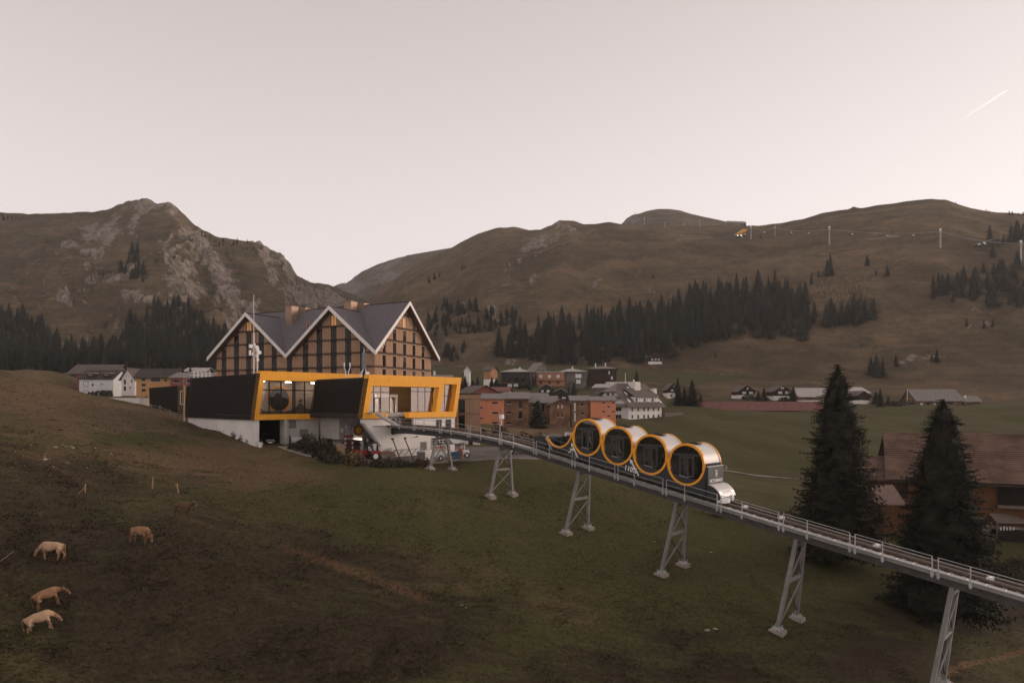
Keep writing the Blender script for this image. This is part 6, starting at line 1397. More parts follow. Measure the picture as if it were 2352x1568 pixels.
for i, (x, y, D, w_, h) in enumerate(((690,1034,99,1.5,1.1),(706,1034,97,1.7,1.9),(722,1036,95.5,1.9,2.4),(741,1042,94,1.9,2.0),(757,1050,92,1.7,1.4),(772,1056,91,1.5,1.1))):
    shrub(x, y, D, w_, h, ('low dark shrub at the garage end of the bank hedge', 'rounded dark shrub below the wheeled drum', 'tallest dark shrub of the bank hedge below the exhibition window', 'broad dark shrub in front of the grey steel door', 'middling dark shrub between hedge and wooden crate', 'low dark shrub at the crate end of the bank hedge')[i], 'shrubs on the station bank', 1100, 20 + i)
for i, (x, y, D, w_, h) in enumerate(((866,1066,88.6,1.1,.8),(884,1068,89,1.3,1.0),(902,1067,90,1.3,1.2),(918,1066,91,1.1,.8),(932,1064,92.5,1.0,.6),(948,1062,94,.9,.5))):
    shrub(x, y, D, w_, h, ('scrubby bush beside the pallet stack', 'scrubby bush in front of the rounded wooden panel', 'tallest scrubby bush at the corner of the white station wall', 'scrubby bush below the first leaning plank', 'small scrubby bush between the two leaning planks', 'smallest scrubby bush near the grey bin')[i], 'bushes along the station wall', 700, 40 + i, leaf=.10)
for i, (x, y, D, w_, h) in enumerate(((560,1014,105,1.0,1.0),(545,1008,107,1.2,1.0),(575,1020,103.6,.8,.7))):
    shrub(x, y, D, w_, h, 'weedy bush under the leaning fence panel', 'weeds by the white side wall', 500, 60 + i, leaf=.09)
for i, (x, y, D, w_, h) in enumerate(((816,1062,89.5,1.2,1.5),(806,1061,90,.9,1.2),(824,1064,89,.9,1.0),(975,1061,97,1.0,1.0),(962,1062,96,.8,.9))):
    shrub(x, y, D, w_, h, ('tallest clump of dry straw stalks left of the tractor', 'thin clump of dry stalks beside the wooden crate', 'low clump of dry stalks in front of the tractor', 'dry stalk clump beside the white slatted box', 'dry stalk clump in front of the grey bin')[i], 'dry stalk clumps by the yard', 260, 80 + i, 'drygrass', .22)
for i, (x, y, D, w_, h) in enumerate(((1088,1005,138,1.6,2.6),(1146,1002,140,1.8,2.8),(1105,1004,140,1.2,1.6))):
    shrub(x, y, D, w_, h, 'young leafy bush on the meadow behind the track', 'young bushes behind the track', 500, 90 + i, leaf=.16)
for i, (x, y, D, w_, h) in enumerate(((1195,1042,112,2.2,2.8),(1215,1044,111,2.2,2.4),(1240,1044,112,2.6,2.6),(1265,1048,110,2.2,2.0))):
    shrub(x, y, D, w_, h, 'dark hedge bush beside the red flatbed under the track', 'hedge bushes behind the red flatbed', 900, 100 + i, leaf=.15)
for i, (x, y, D, w_, h) in enumerate(((330,908,262,2.5,2.0),(350,906,258,3,1.6),(1850,1010,200,1,.6),(230,905,270,2.6,2.4),(245,912,262,2.4,2.0),(215,912,268,2.2,2.0))):
    if i != 2: shrub(x, y, D, w_, h, 'brown garden bush in front of the hillside houses', 'garden bushes by the left houses', 400, 120 + i, leaf=.3)
for i, (x, y, D, w_, h) in enumerate(((2070,936,290,5,2.4),(2045,938,288,4,2.0),(1720,921,326,3.0,2.2),(1800,921,326,2.4,2))):
    shrub(x, y, D, w_, h, 'round dark bush between the chalets beyond the field', 'bushes by the far chalets', 420, 140 + i, leaf=.35)
for i, (x, y, D, w_, h) in enumerate(((2290,1310,80,1.8,1.4),(2320,1335,78,2.0,1.6),(2345,1300,82,1.8,1.4),(2270,1345,76,1.6,1.1),(2240,1330,79,1.5,1.2))):
    shrub(x, y, D, w_, h, 'dark undergrowth bush below the wooden fountain hut', 'undergrowth below the farmhouse', 800, 160 + i)
# ---------------------------------------------------------------- grass: uncountable, one object
def grass(n, seed, ymin, ymax, h0, h1):
    rg = np.random.default_rng(seed); Y = ymin * (ymax / ymin) ** rg.random(n); X = rg.uniform(-.8, .8, n) * Y
    keep = calm(X, Y) > .8; X, Y = X[keep], Y[keep]; n = len(X); Z = ground_z(X, Y)
    dry, heath_vignette, straw = ground_zones(HX + F * X / Y, HY - F * Z / Y, X, Y)
    cl = sstep(-.1, .6, fbm(X / 2.2, Y / 2.2, 3)); H = (h0 + (h1 - h0) * rg.random(n)) * (.55 + .8 * cl) * (1 + .7 * heath_vignette + .5 * straw) * np.where(X > 20, .8, 1)
    B = 3; a = rg.uniform(0, 6.28, (n, B)); sp = .05 + .09 * rg.random((n, B)); wd = (.012 + .012 * rg.random((n, B))) * (1 + Y[:, None] / 60)
    bx = X[:, None] + sp * np.cos(a) * 1.6; by = Y[:, None] + sp * np.sin(a) * 1.6; bz = np.repeat(Z[:, None], B, 1) - .03
    lean = H[:, None] * rg.uniform(.6, 1.3, (n, B)); tx, ty, tz = bx + lean * np.cos(a), by + lean * np.sin(a), bz + H[:, None] * rg.uniform(.25, .6, (n, B))
    px, py = -np.sin(a) * wd, np.cos(a) * wd
    V = np.stack([np.stack([bx - px, by - py, bz + CZ], -1), np.stack([bx + px, by + py, bz + CZ], -1), np.stack([tx, ty, tz + CZ], -1)], 2).reshape(-1, 3)
    o = npmesh('grass', V, np.arange(len(V)).reshape(-1, 3), M['turf'], smooth=False); tag(o, 'short rough grass covering the near meadow', 'grass', kind='stuff')
    rep = lambda q: np.repeat(q, 3 * B)
    attr(o, 'dry', rep(dry)); attr(o, 'heath_vignette', rep(heath_vignette)); attr(o, 'straw', rep(straw))
grass(150000, 5, 34, 120, .07, .20)
def drytufts(n, seed):
    rg = np.random.default_rng(seed); V = []
    Y = rg.uniform(36, 72, n); X = rg.uniform(-.78, .05, n) * Y; Z = ground_z(X, Y) + CZ
    for x, y, z in zip(X, Y, Z):
        h = rg.uniform(.18, .5); b = 12; a = rg.uniform(0, 6.28, b); r = rg.uniform(0, .14, b)
        for i in range(b):
            bx, by = x + r[i] * math.cos(a[i]), y + r[i] * math.sin(a[i]); l = h * rg.uniform(.2, .7)
            V += [(bx - .02 * math.sin(a[i]), by + .02 * math.cos(a[i]), z - .03), (bx + .02 * math.sin(a[i]), by - .02 * math.cos(a[i]), z - .03), (bx + l * math.cos(a[i]), by + l * math.sin(a[i]), z + h * rg.uniform(.6, 1))]
    o = npmesh('dry_tufts', np.array(V), np.arange(len(V)).reshape(-1, 3), M['drygrass'], smooth=False); tag(o, 'scattered dry straw tufts over the dark left slope', 'grass', kind='stuff')
drytufts(420, 9)
# ---------------------------------------------------------------- yard, road, footpath
def drape(name, near, far, mat, lift, nx=10):
    V = []; n = len(near)
    for a, b in zip(near, far):
        for k in range(nx + 1):
            x = a[0] + (b[0] - a[0]) * k / nx; y = a[1] + (b[1] - a[1]) * k / nx; V.append((x, y))
    V = np.array(V); z = ground_z(V[:, 0], V[:, 1]) + CZ + lift
    o = npmesh(name, np.column_stack([V, z]), gridfaces(n, nx + 1), M[mat]); tag(o, kind='structure'); return o
def dense(pts, step=1.0):
    out = []
    for a, b in zip(pts, pts[1:]):
        m = max(1, int(math.hypot(b[0] - a[0], b[1] - a[1]) / step))
        for k in range(m): out.append((a[0] + (b[0] - a[0]) * k / m, a[1] + (b[1] - a[1]) * k / m))
    return out + [pts[-1]]
edge = [tuple(hit(x, y, 60)[:2]) for x, y in ((640,1026),(670,1036),(700,1045),(760,1058),(820,1066),(880,1071),(940,1070),(990,1064),(1050,1058),(1120,1055),(1200,1054),(1290,1056),(1350,1060))]
e1_ = dense(edge, 1.2)
drape('yard', [p for p in e1_ if p[0] > -22], [(min(p[0] * .9 + 2, 16), 120.0) for p in e1_ if p[0] > -22], 'asphalt', .05, 16)
drape('gravel_path', [p for p in e1_ if p[0] <= -8], [(p[0] + .9, p[1] + (1.2 if p[0] < -24 else 1.7)) for p in e1_ if p[0] <= -8], 'gravel', .085, 3)
kb = None; KB = thing('kerb', (0,0,0)); tag(KB, kind='structure')
for a, b in zip(e1_, e1_[1:]):
    z0, z1 = gz(*a), gz(*b); mb = MB(); mb.bar((a[0], a[1] - .1, z0 + .03), (b[0] - .03, b[1] - .1, z1 + .03), .22, .2); mb.build('kerb_stone', M['kerb'], KB)
rd = dense([(12,106),(20,116),(34,138),tuple(W(1600,1071,160)[:2]),tuple(W(1670,1079,165)[:2]),tuple(W(1750,1085,163)[:2]),tuple(W(1840,1092,160)[:2]),tuple(W(2000,1104,150)[:2])], 1.5)
drape('footpath', [(x, y - .9) for x, y in rd], [(x, y + .9) for x, y in rd], 'gravel', .12, 3)
drape('farm_yard', dense([tuple(W(2250,1250,91)[:2]), tuple(W(2450,1245,92)[:2])], 1.5), dense([tuple(W(2250,1205,98)[:2]), tuple(W(2450,1200,99)[:2])], 1.5)[:len(dense([tuple(W(2250,1250,91)[:2]), tuple(W(2450,1245,92)[:2])], 1.5))], 'gravel', .06, 6)
# ---------------------------------------------------------------- things around the station
def at(x, y, D, dz=0.0): p = W(x, y, D); p.z = gz(p.x, p.y) + dz; return p
YB = CZ - 8.05
def wheel(mb_par, c, r, w_, axis='y', name='wheel'):
    d = Vector((0, w_ / 2, 0)) if axis == 'y' else Vector((w_ / 2, 0, 0)); c = Vector(c)
    q = MB(); q.tube(c - d, c + d, r, n=18); o = q.build(name, M['black'], mb_par, bevel=.03)
    q = MB(); q.tube(c - d * 1.04, c + d * 1.04, r * .55, n=14); q.build('rim', M['whitepaint'], o)
def tractor():
    p = at(845, 1066, 94.5); p.z = YB; t = thing('tractor', p, R(215), 'red compact tractor with black glazed cab under the strip lamps', 'tractor')
    mb = MB(); mb.box(.3, 1.9, -.42, .42, .75, 1.35); mb.prism([(.3, -.4, 1.35), (1.85, -.4, 1.3), (1.7, -.4, 1.45), (.3, -.4, 1.55)], (0, .8, 0)); mb.build('bonnet', M['red'], t, bevel=.06)
    mb = MB(); mb.box(-1.2, .3, -.6, .6, .6, 1.1); mb.build('chassis', M['black'], t)
    mb = MB(); mb.box(-1.2, .35, -.7, .7, 2.45, 2.58); mb.build('cab_roof', M['black'], t, bevel=.04)
    for x in (-1.15, .3):
        for y in (-.65, .65): q = MB(); q.bar((x, y, 1.1), (x * .95, y, 2.45), .07); q.build('cab_pillar', M['black'], t)
    mb = MB(); mb.box(-1.1, .28, -.63, .63, 1.12, 2.44); mb.build('cab_glass', glass('cab_glass', (.85,.8,.8), .25, (.03,.03,.03), .6), t)
    for x, r in ((-.75, .68), (1.35, .46)):
        for y in (-.8, .8): wheel(t, (x, y, r), r, .36)
    mb = MB(); mb.box(-1.4, -.1, -1.0, -.62, 1.05, 1.45); mb.box(-1.4, -.1, .62, 1.0, 1.05, 1.45); mb.build('mudguard', M['red'], t)
    mb = MB(); mb.bar((.2, -.6, 1.0), (1.9, -.6, 1.7), .12); mb.bar((1.9, -.6, 1.7), (2.5, -.6, .6), .12); mb.bar((.2, .6, 1.0), (1.9, .6, 1.7), .12); mb.bar((1.9, .6, 1.7), (2.5, .6, .6), .12); mb.build('loader_arm', M['red'], t)
    mb = MB(); mb.prism([(2.4, -.8, .2), (3.0, -.8, .1), (2.9, -.8, .75), (2.5, -.8, .8)], (0, 1.6, 0)); mb.build('loader_bucket', M['steeldk'], t)
    for y in (-.25, .25): q = MB(); q.tube((1.9, y, 1.1), (1.96, y, 1.1), .09, n=10); q.build('headlight', M['whitepaint'], t)
tractor()
def redplough():
    p = at(872, 1062, 96.5); p.z = YB; t = thing('snow_plough_blade', p, R(10), 'faded red curved plough blade standing beside the tractor', 'plough blade')
    mb = MB(); prof = [(0,.1),(-.15,.4),(-.12,.8),(.1,1.15)]; 
    mb.prism([(0, y, z) for y, z in prof] + [(0, y + .1, z) for y, z in reversed(prof)], (2.0, 0, 0)); mb.build('blade', M['house_pink'], t)
    mb = MB(); mb.bar((1.0, .1, .5), (1.0, 1.0, .4), .2); mb.bar((.3,.1,.4),(1.0,.9,.4),.1); mb.bar((1.7,.1,.4),(1.0,.9,.4),.1); mb.build('mount', M['steeldk'], t)
redplough()
def redframe():
    p = at(791, 1049, 101); p.z = YB; t = thing('lift_attachment', p, R(35), 'red and white striped attachment frame with dark gear beside the crate', 'attachment')
    for x in (0, 1.1):
        q = MB(); q.box(x, x + .32, 0, .25, 1.1, 3.3); o = q.build('upright', M['red'], t)
        for k in range(3): s_ = MB(); s_.box(x + .04, x + .28, -.02, .0, 1.3 + k * .65, 1.6 + k * .65); s_.build('warning_stripe', M['whitepaint'], o)
    q = MB(); q.box(.32, 1.1, .02, .22, 3.0, 3.25); q.box(.32, 1.1, .02, .22, 1.1, 1.3); q.build('cross_bar', M['red'], t)
    q = MB(); q.box(.2, 2.6, .4, 1.8, .9, 2.5); q.build('gearbox', M['steeldk'], t, bevel=.15); q = MB(); q.box(.2, 2.6, .3, 1.9, 0, .9); q.build('stand', M['concrete'], t)
    q = MB(); q.tube((1.4, .3, 2.2), (2.9, .2, 1.6), .09); q.build('hose', M['black'], t)
redframe()
def crate():
    p = at(778, 1053, 95); t = thing('wooden_crate', p, R(40), 'pale wooden crate on legs in front of the striped red frame', 'crate')
    mb = MB(); mb.box(-.65, .65, -.55, .55, .25, 1.6); mb.build('box', M['crate'], t)
    for z in (.35, .75, 1.15, 1.5): q = MB(); q.box(-.68, .68, -.59, -.55, z - .08, z + .08); q.build('board', M['crate'], t)
    for x in (-.55, .55): q = MB(); q.box(x - .08, x + .08, -.5, .5, 0, .25); q.build('skid', M['greywood'], t)
crate()
def pallet(x, y, D, lab, n=3):
    p = at(x, y, D); t = thing('pallet_stack', p, R(30), lab, 'pallet')
    for k in range(n):
        for b in range(5): q = MB(); q.box(-.6, .6, -.4 + b * .18, -.28 + b * .18, k * .15 + .11, k * .15 + .135); q.build('board', M['greywood'], t)
        for b in (-.55, 0, .55): q = MB(); q.box(b - .06, b + .06, -.4, .44, k * .15, k * .15 + .108); q.build('block', M['greywood'], t)
pallet(853, 1070, 89.5, 'low stack of weathered pallets on the kerb beside the bushes', 4)
def sign():
    p = W(823.8, 988, 103.5) ; t = thing('round_sun_sign', p, SRZ, 'round red and yellow sunburst sign hanging under the dark hall', 'sign')
    q = MB(); q.tube((0, 0, 0), (0, .12, 0), .80, n=28); q.build('disc', M['red'], t)
    pts = []
    for k in range(32): r = .66 if k % 2 == 0 else .42; a = 2 * math.pi * k / 32; pts.append((r * math.cos(a), -.03, r * math.sin(a)))
    q = MB(); q.prism(pts, (0, .02, 0)); q.build('sunburst', M['yellow'], t)
    q = MB(); q.tube((0, .05, .8), (0, .05, 2.2), .04); q.tube((0,.06,-.8),(0,.06,-1.2),.02); q.build('hanger', M['steeldk'], t)
    q = MB(); q.box(-2.0, -1.1, .2, .5, -1.0, .9); q.box(-2.7, -2.1, .2, .6, -.3, .4); q.box(-1.0,-.5,.15,.4,-.5,.5); q.build('machinery_box', M['steel'], t, bevel=.08)
sign()
def atv():
    p = SO + Matrix.Rotation(SRZ, 3, 'Z') @ Vector((-7.1, 17.2, -6.62)); t = thing('utility_vehicle', p, SRZ - R(90), 'black utility vehicle parked inside the dark garage', 'vehicle')
    mb = MB(); mb.box(-1.4, 1.3, -.75, .75, .5, 1.1); mb.build('body', M['black'], t, bevel=.08)
    mb = MB(); mb.box(1.28, 1.34, -.6, .6, .95, 1.05); mb.build('grille', M['steel'], t)
    for x in (-.9, .9):
        for y in (-.8, .8): wheel(t, (x, y, .36), .36, .28)
    mb = MB(); mb.box(1.3, 1.36, -.3, .3, .55, .75); mb.build('number_plate', M['whitepaint'], t)
    for y in (-.5, .5): q = MB(); q.tube((1.3, y, .85), (1.36, y, .85), .1, n=10); q.build('headlight', M['yellow'], t)
    for x in (-1.2, .4):
        for y in (-.65, .65): q = MB(); q.bar((x, y, 1.1), (x, y, 1.9), .06); q.build('roll_bar', M['black'], t)
    mb = MB(); mb.box(-1.25, .5, -.7, .7, 1.9, 1.96); mb.build('canopy', M['black'], t)
atv()
def drum():
    p = at(681, 1015, 101.5); t = thing('cable_drum', p, R(20), 'dark wheeled tank drum with silver body by the grey doors', 'drum')
    mb = MB(); mb.tube((-.8, 0, .8), (.8, 0, .8), .55, n=18); mb.build('barrel', M['steel'], t)
    for x in (-.95, .95): q = MB(); q.tube((x - .07, 0, .85), (x + .07, 0, .85), .85, n=20); q.build('end_wheel', M['black'], t)
drum()
def lattice():
    p = at(553, 1006, 105.5); t = thing('leaning_lattice', p, R(-40), 'weathered slatted fence panel leaning on the white side wall', 'lattice')
    for k in range(9): q = MB(); z = .3 + k * .26; q.prism([(-2.2, -.2 + z * .3, z), (2.2, -.2 + z * .3, z), (2.2, -.17 + z * .3, z + .16), (-2.2, -.17 + z * .3, z + .16)], (0, .04, 0)); q.build('slat', M['greywood'], t)
    for x in (-1.8, 0, 1.8): q = MB(); q.bar((x, -.1, .1), (x, .75, 2.75), .08); q.build('stile', M['greywood'], t)
lattice()
def logs():
    p = at(578, 1019, 103); t = thing('log_pile', p, R(-35), 'small pile of grey poles at the corner of the white wall', 'log pile')
    for k in range(6): q = MB(); q.tube((-1.6, -.3 + .14 * k, .08 + .09 * (k % 3)), (1.5, -.25 + .12 * k, .1 + .1 * (k % 3)), .07); q.build('pole', M['greywood'], t)
logs()
def bucket():
    p = at(598, 1024, 100.5); t = thing('white_tub', p, 0, 'white plastic tub standing by the garage pier', 'tub')
    q = MB(); q.lathe([(0,0),(.28,0),(.34,.75),(.30,.75),(.25,.05),(0,.05)], (0,0,0), 14); q.build('body', M['whitepaint'], t); q = MB(); q.path([(-.3,0,.75),(-.2,0,1.0),(.2,0,1.0),(.3,0,.75)], .015); q.build('handle', M['steel'], t)
bucket()
def whitecrate():
    p = at(981, 1060, 97.2); p.z = YB; t = thing('white_slatted_box', p, SRZ, 'white slatted storage box beside the grey steel door', 'box')
    for k in range(5): q = MB(); q.box(-.75, .75, -.5, .5, k * .28, k * .28 + .22); q.build('slat', M['whitepaint'], t)
    q = MB(); q.box(-.7, .7, -.45, .45, 0, 1.35); q.build('liner', M['concrete'], t)
    p = at(968, 1060, 96.6); p.z = YB; t = thing('grey_bin', p, SRZ, 'grey flared concrete bin next to the white slatted box', 'bin')
    q = MB(); q.lathe([(0,0),(.62,0),(.85,1.1),(.75,1.1),(.55,.1),(0,.1)], (0,0,0), 4); q.build('body', M['greydoor'], t); q = MB(); q.lathe([(.7,1.1),(.88,1.1),(.88,1.18),(.7,1.18)], (0,0,0), 4); q.build('rim', M['concrete'], t)
whitecrate()
def boards():
    for i, (x, D, lab) in enumerate(((912, 95.5, 'dark plank leaning on the white wall under the shelf rail'), (941, 97.5, 'tall dark plank leaning on the wall beside the grey bin'))):
        p = at(x, 1060, D); p.z = YB - .2; t = thing('leaning_plank', p, SRZ, lab, 'plank'); q = MB(); q.bar((.3, -.6, 0), (-.35, .75 if i else .6, 3.2), .22, .08); q.build('plank', M['rust'], t); q = MB(); q.bar((-.38, .6, 3.12), (-.32, .66, 3.3), .4, .1); q.build('cap', M['rust'], t)
    p = at(893, 1064, 92.3); p.z = YB; t = thing('wooden_shield', p, SRZ, 'brown rounded wooden panel standing among the bushes', 'panel'); q = MB(); q.prism([(-1.0,0,.2),(1.2,0,.2),(1.2,0,1.0),(.9,0,1.25),(-1.0,.3,1.25)], (0, .12, 0)); q.build('panel', M['greywood'], t); q = MB(); q.box(-1.1, 1.4, -.1, -.02, .3, .38); q.build('rail', M['concrete'], t)
boards()
def trailer():
    p = at(1009, 1059, 96); p.z = YB; t = thing('car_trailer', p, R(8), 'small white single axle trailer parked behind the first trestle', 'trailer')
    q = MB(); q.prism([(-1.0,-.65,.5),(1.0,-.65,.5),(1.1,-.65,1.1),(-1.0,-.65,1.0)], (0, 1.3, 0)); q.build('box', M['whitepaint'], t); q = MB(); q.bar((1.0,0,.5),(2.1,0,.45),.08); q.build('drawbar', M['steel'], t)
    for y in (-.78, .78): wheel(t, (.2, y, .34), .34, .2); q = MB(); arcband(q, .2, .36, .40, .46, 0, 180, y - .12, y + .12, 12); q.build('mudguard', M['whitepaint'], t)
trailer()
def tankrack():
    p = at(1052, 1047, 101.5); p.z = YB; t = thing('tank_rack', p, R(20), 'blue and white tank lying on a white steel rack in the yard', 'tank')
    q = MB(); q.tube((-.4, 1.2, 2.95), (-.4, -.3, 2.95), .95, n=24); q.build('tank', M['bluelt'], t); q = MB(); q.tube((-.4, -.3, 2.95), (-.4, -.42, 2.95), .97, n=24); q.build('tank_end', M['whitepaint'], t)
    q = MB(); q.box(-1.5, 1.0, -.5, 1.4, 1.95, 2.06); q.build('shelf', M['greywood'], t)
    for x in (-1.4, .9):
        for y in (-.4, 1.3): q = MB(); q.bar((x, y, 0), (x, y, 1.95), .09); q.build('leg', M['whitepaint'], t)
    q = MB(); q.bar((-1.4, -.4, .4), (.9, -.4, 1.8), .06); q.build('brace', M['whitepaint'], t)
    p = at(1046, 1052, 99); p.z = YB; t = thing('blue_tub', p, R(20), 'blue rounded plastic container on the yard beside the tank rack', 'container'); q = MB(); q.box(-.6, .6, -.45, .45, 0, .85); q.build('body', M['blue'], t, bevel=.12); q = MB(); q.box(-.64, .64, -.5, .5, .85, .95); q.build('lid', M['blue'], t, bevel=.04)
    p = at(1058, 1052, 99.5); p.z = YB; t = thing('rusty_barrel', p, 0, 'rusty red barrel on a small pallet by the blue container', 'barrel'); q = MB(); q.lathe([(0,.15),(.33,.15),(.36,.2),(.34,.7),(.36,.75),(.34,1.3),(.36,1.45),(0,1.45)], (0,0,0), 16); q.build('body', M['house_pink'], t, smooth=True); q = MB(); q.box(-.5, .5, -.5, .5, 0, .14); q.build('pallet', M['crate'], t)
    p = at(1068, 1051, 100.5); p.z = YB; t = thing('hand_cart', p, R(10), 'white wheeled cart standing at the right of the tank rack', 'cart'); q = MB(); q.box(-.7, .6, -.4, .4, .45, 1.1); q.build('body', M['whitepaint'], t, bevel=.1); wheel(t, (.25, -.5, .4), .4, .12); wheel(t, (.25, .5, .4), .4, .12); q = MB(); q.bar((-.7,0,.6),(-1.2,0,.1),.06); q.build('stand', M['steel'], t)
tankrack()
def flatbed():
    p = at(1205, 1050, 104); t = thing('red_flatbed', p, R(-5), 'orange-red flatbed trailer with white rimmed wheel under the track', 'trailer')
    q = MB(); q.prism([(-3.2,-.9,.75),(1.6,-.9,.75),(1.2,-.9,1.15),(-1.0,-.9,1.45),(-3.0,-.9,1.4)], (0, 1.8, 0)); q.build('bed', pm('flatbed_red', (.55,.09,.03), (.45,.07,.025), 2, .5), t)
    q = MB(); q.box(-3.6, 2.8, -.8, .8, .5, .74); q.build('frame', M['black'], t)
    for x in (-2.0, 2.2):
        for y in (-.95, .95): wheel(t, (x, y, .48), .48, .28)
flatbed()
def car():
    p = at(338, 920, 150); t = thing('parked_car', p, R(12), 'white car half hidden behind the slatted shed', 'car')
    prof = [(-2.1,.3),(-2.15,.75),(-1.6,.95),(-.9,1.42),(.6,1.45),(1.3,.98),(2.0,.85),(2.15,.5),(2.1,.3)]
    q = MB(); q.prism([(x, -.85, z) for x, z in prof], (0, 1.7, 0)); q.build('body', M['whitepaint'], t, bevel=.1)
    q = MB(); q.prism([(-1.45,-.87,.98),(-.85,-.87,1.36),(.55,-.87,1.38),(1.1,-.87,.98)], (0, 1.74, 0)); q.build('windows', M['pane'], t)
    for x in (-1.35, 1.35):
        for y in (-.8, .8): wheel(t, (x, y, .32), .32, .2)
    for y in (-.6, .6): q = MB(); q.box(2.1, 2.16, y - .15, y + .15, .62, .74); q.build('headlight', M['whitepaint'], t)
car()
def woodfence():
    t = thing('wooden_fence', at(346, 955, 122), 0, 'short rustic wooden rail fence in front of the slatted shed', 'fence'); o = Vector(t.location)
    P = [at(x, 955, D) - o for x, D in ((346,124),(367,122.5),(389,121),(409,119.5))]
    for p in P: q = MB(); q.bar(p - Vector((0,0,.4)), p + Vector((0,0,1.25)), .24, .2); q.build('post', M['greywood'], t)
    for a, b in zip(P, P[1:]):
        for h in (.45, 1.0): q = MB(); q.bar(a + Vector((0,-.12,h)), b + Vector((0,-.12,h)), .1, .14); q.build('rail', M['greywood'], t)
woodfence()
# ---------------------------------------------------------------- meadow: posts, wire, stones
def stake(x, y, hpx, lean, lab, cap=False):
    p = hit(x, y, 40); h = hpx * p.y / F; t = thing('fence_stake', p, 0, lab, 'fence post'); q = MB(); q.bar((0, 0, -.3), (lean, 0, h), .11, .09); q.build('shaft', M['crate'], t); q = MB(); q.box(lean - .09, lean + .09, -.08, .08, h, h + .06); q.build('cap', M['yellow'] if cap else M['crate'], t); return p
sA = stake(195, 1132, 19, .02, 'stubby pale fence stake in dark heather at the wire end')
sB = stake(349, 1122, 25, .10, 'tallest pale fence stake on the open meadow')
sC = stake(411, 1133, 20, -.22, 'leaning pale fence stake with orange top near the brown cow', True)
stake(1993, 1080, 10, 0, 'thin white stake beside the far footpath')
q = MB(); pa = hit(0, 1306, 40) + Vector((0,0,.5)); pb = sA + Vector((0,0,.6)); pts = [pa.lerp(pb, k / 8) - Vector((0,0,.35 * math.sin(math.pi * k / 8))) for k in range(9)]; q.path(pts, .018, n=5)
o = q.build('fence_wire', M['crate']); tag(o, 'thin slack fence wire running to the stubby stake', 'wire')
def rockmesh(seed):
    rg = random.Random(seed); V = []; n, m = 7, 5
    for j in range(m):
        ph = math.pi * (j + .5) / m
        for i in range(n):
            a = 2 * math.pi * i / n + j * .3; r = rg.uniform(.7, 1.15); V.append((r * math.sin(ph) * math.cos(a), r * math.sin(ph) * math.sin(a), r * math.cos(ph) * .62))
    Fq = [(j * n + i, j * n + (i + 1) % n, (j + 1) * n + (i + 1) % n, (j + 1) * n + i) for j in range(m - 1) for i in range(n)] + [tuple(range(n))[::-1], tuple((m - 1) * n + i for i in range(n))]
    mb = MB(); mb.add(V, Fq); o = mb.build('boulder', M['stone']); me = o.data; bpy.data.objects.remove(o); return me
RK = [rockmesh(s) for s in range(5)]
def stones(lst, lab, grp, y0=30, cat='stone', name='boulder', flat=1.0):
    for i, (x, y, rp) in enumerate(lst):
        p = hit(x, y, y0); r = rp * p.y / F; o = bpy.data.objects.new(name, RK[i % 5]); COL.objects.link(o); o.location = p + Vector((0, 0, r * .15)); o.scale = (r, r * .8, r * .8 * flat); o.rotation_euler = (0, 0, i * 1.7); tag(o, lab, cat, grp)
rgs = random.Random(11)
stones([(143,1022,4),(150,1026,4),(164,1027,5),(187,1021,4),(127,1028,5),(168,1031,6),(218,1029,3),(102,1057,8),(156,1064,4),(241,1034,3),(255,1042,3),(270,1048,3),(123,1072,3)] + [(rgs.uniform(20, 200), rgs.uniform(1018, 1075), rgs.uniform(1.2, 3)) for _ in range(22)], 'pale stone lying in the rubble patch on the left slope', 'stones of the rubble patch', 50)
stones([(348,1092,3),(75,1227,4),(1503,1245,6),(1633,1269,6),(1625,1449,9),(1643,1444,7),(1812,1268,4),(1060,1390,5),(1070,1395,4),(545,1222,4)], 'flat pale stone lying in the short meadow grass', 'single stones in the meadow', 30, flat=.45)
stones([(rgs.uniform(1170, 1230), rgs.uniform(826, 838), rgs.uniform(1.5, 4)) for _ in range(10)] + [(rgs.uniform(2050, 2200), rgs.uniform(808, 845), rgs.uniform(1, 2.6)) for _ in range(30)] + [(rgs.uniform(2080, 2290), rgs.uniform(735, 800), rgs.uniform(.8, 2)) for _ in range(20)] + [(rgs.uniform(1330, 1500), rgs.uniform(815, 845), rgs.uniform(1, 3)) for _ in range(16)], 'small pale boulder scattered on the lower mountain slope', 'boulders on the lower slopes', 330)
stones([(1086 + 9 * k + rgs.uniform(-3, 3), 1043.5 + .25 * k, rgs.uniform(2, 4)) for k in range(9)], 'pale edging stone along the small lawn by the yard', 'edging stones by the lawn', 60)
def pipes():
    p = hit(1638, 1182, 60); t = thing('pipe_stack', p, R(-30), 'concrete drain pipe lying with broken stones below the track', 'pipe')
    q = MB(); n = 18; q.tube((-1.0, 0, .5), (.3, 0, .5), .5, n=n, cap=False); q.tube((-1.0, 0, .5), (.3, 0, .5), .40, n=n, cap=False); q.build('pipe', M['concrete2'], t)
    for i, (x, y, r) in enumerate(((.6,0,.42),(1.1,.2,.38),(1.5,-.2,.32),(.9,-.4,.3),(1.9,.1,.25))):
        o = link('stone', RK[i % 5], None, t); o.location = (x, y, r * .5); o.scale = (r, r, r)
pipes()
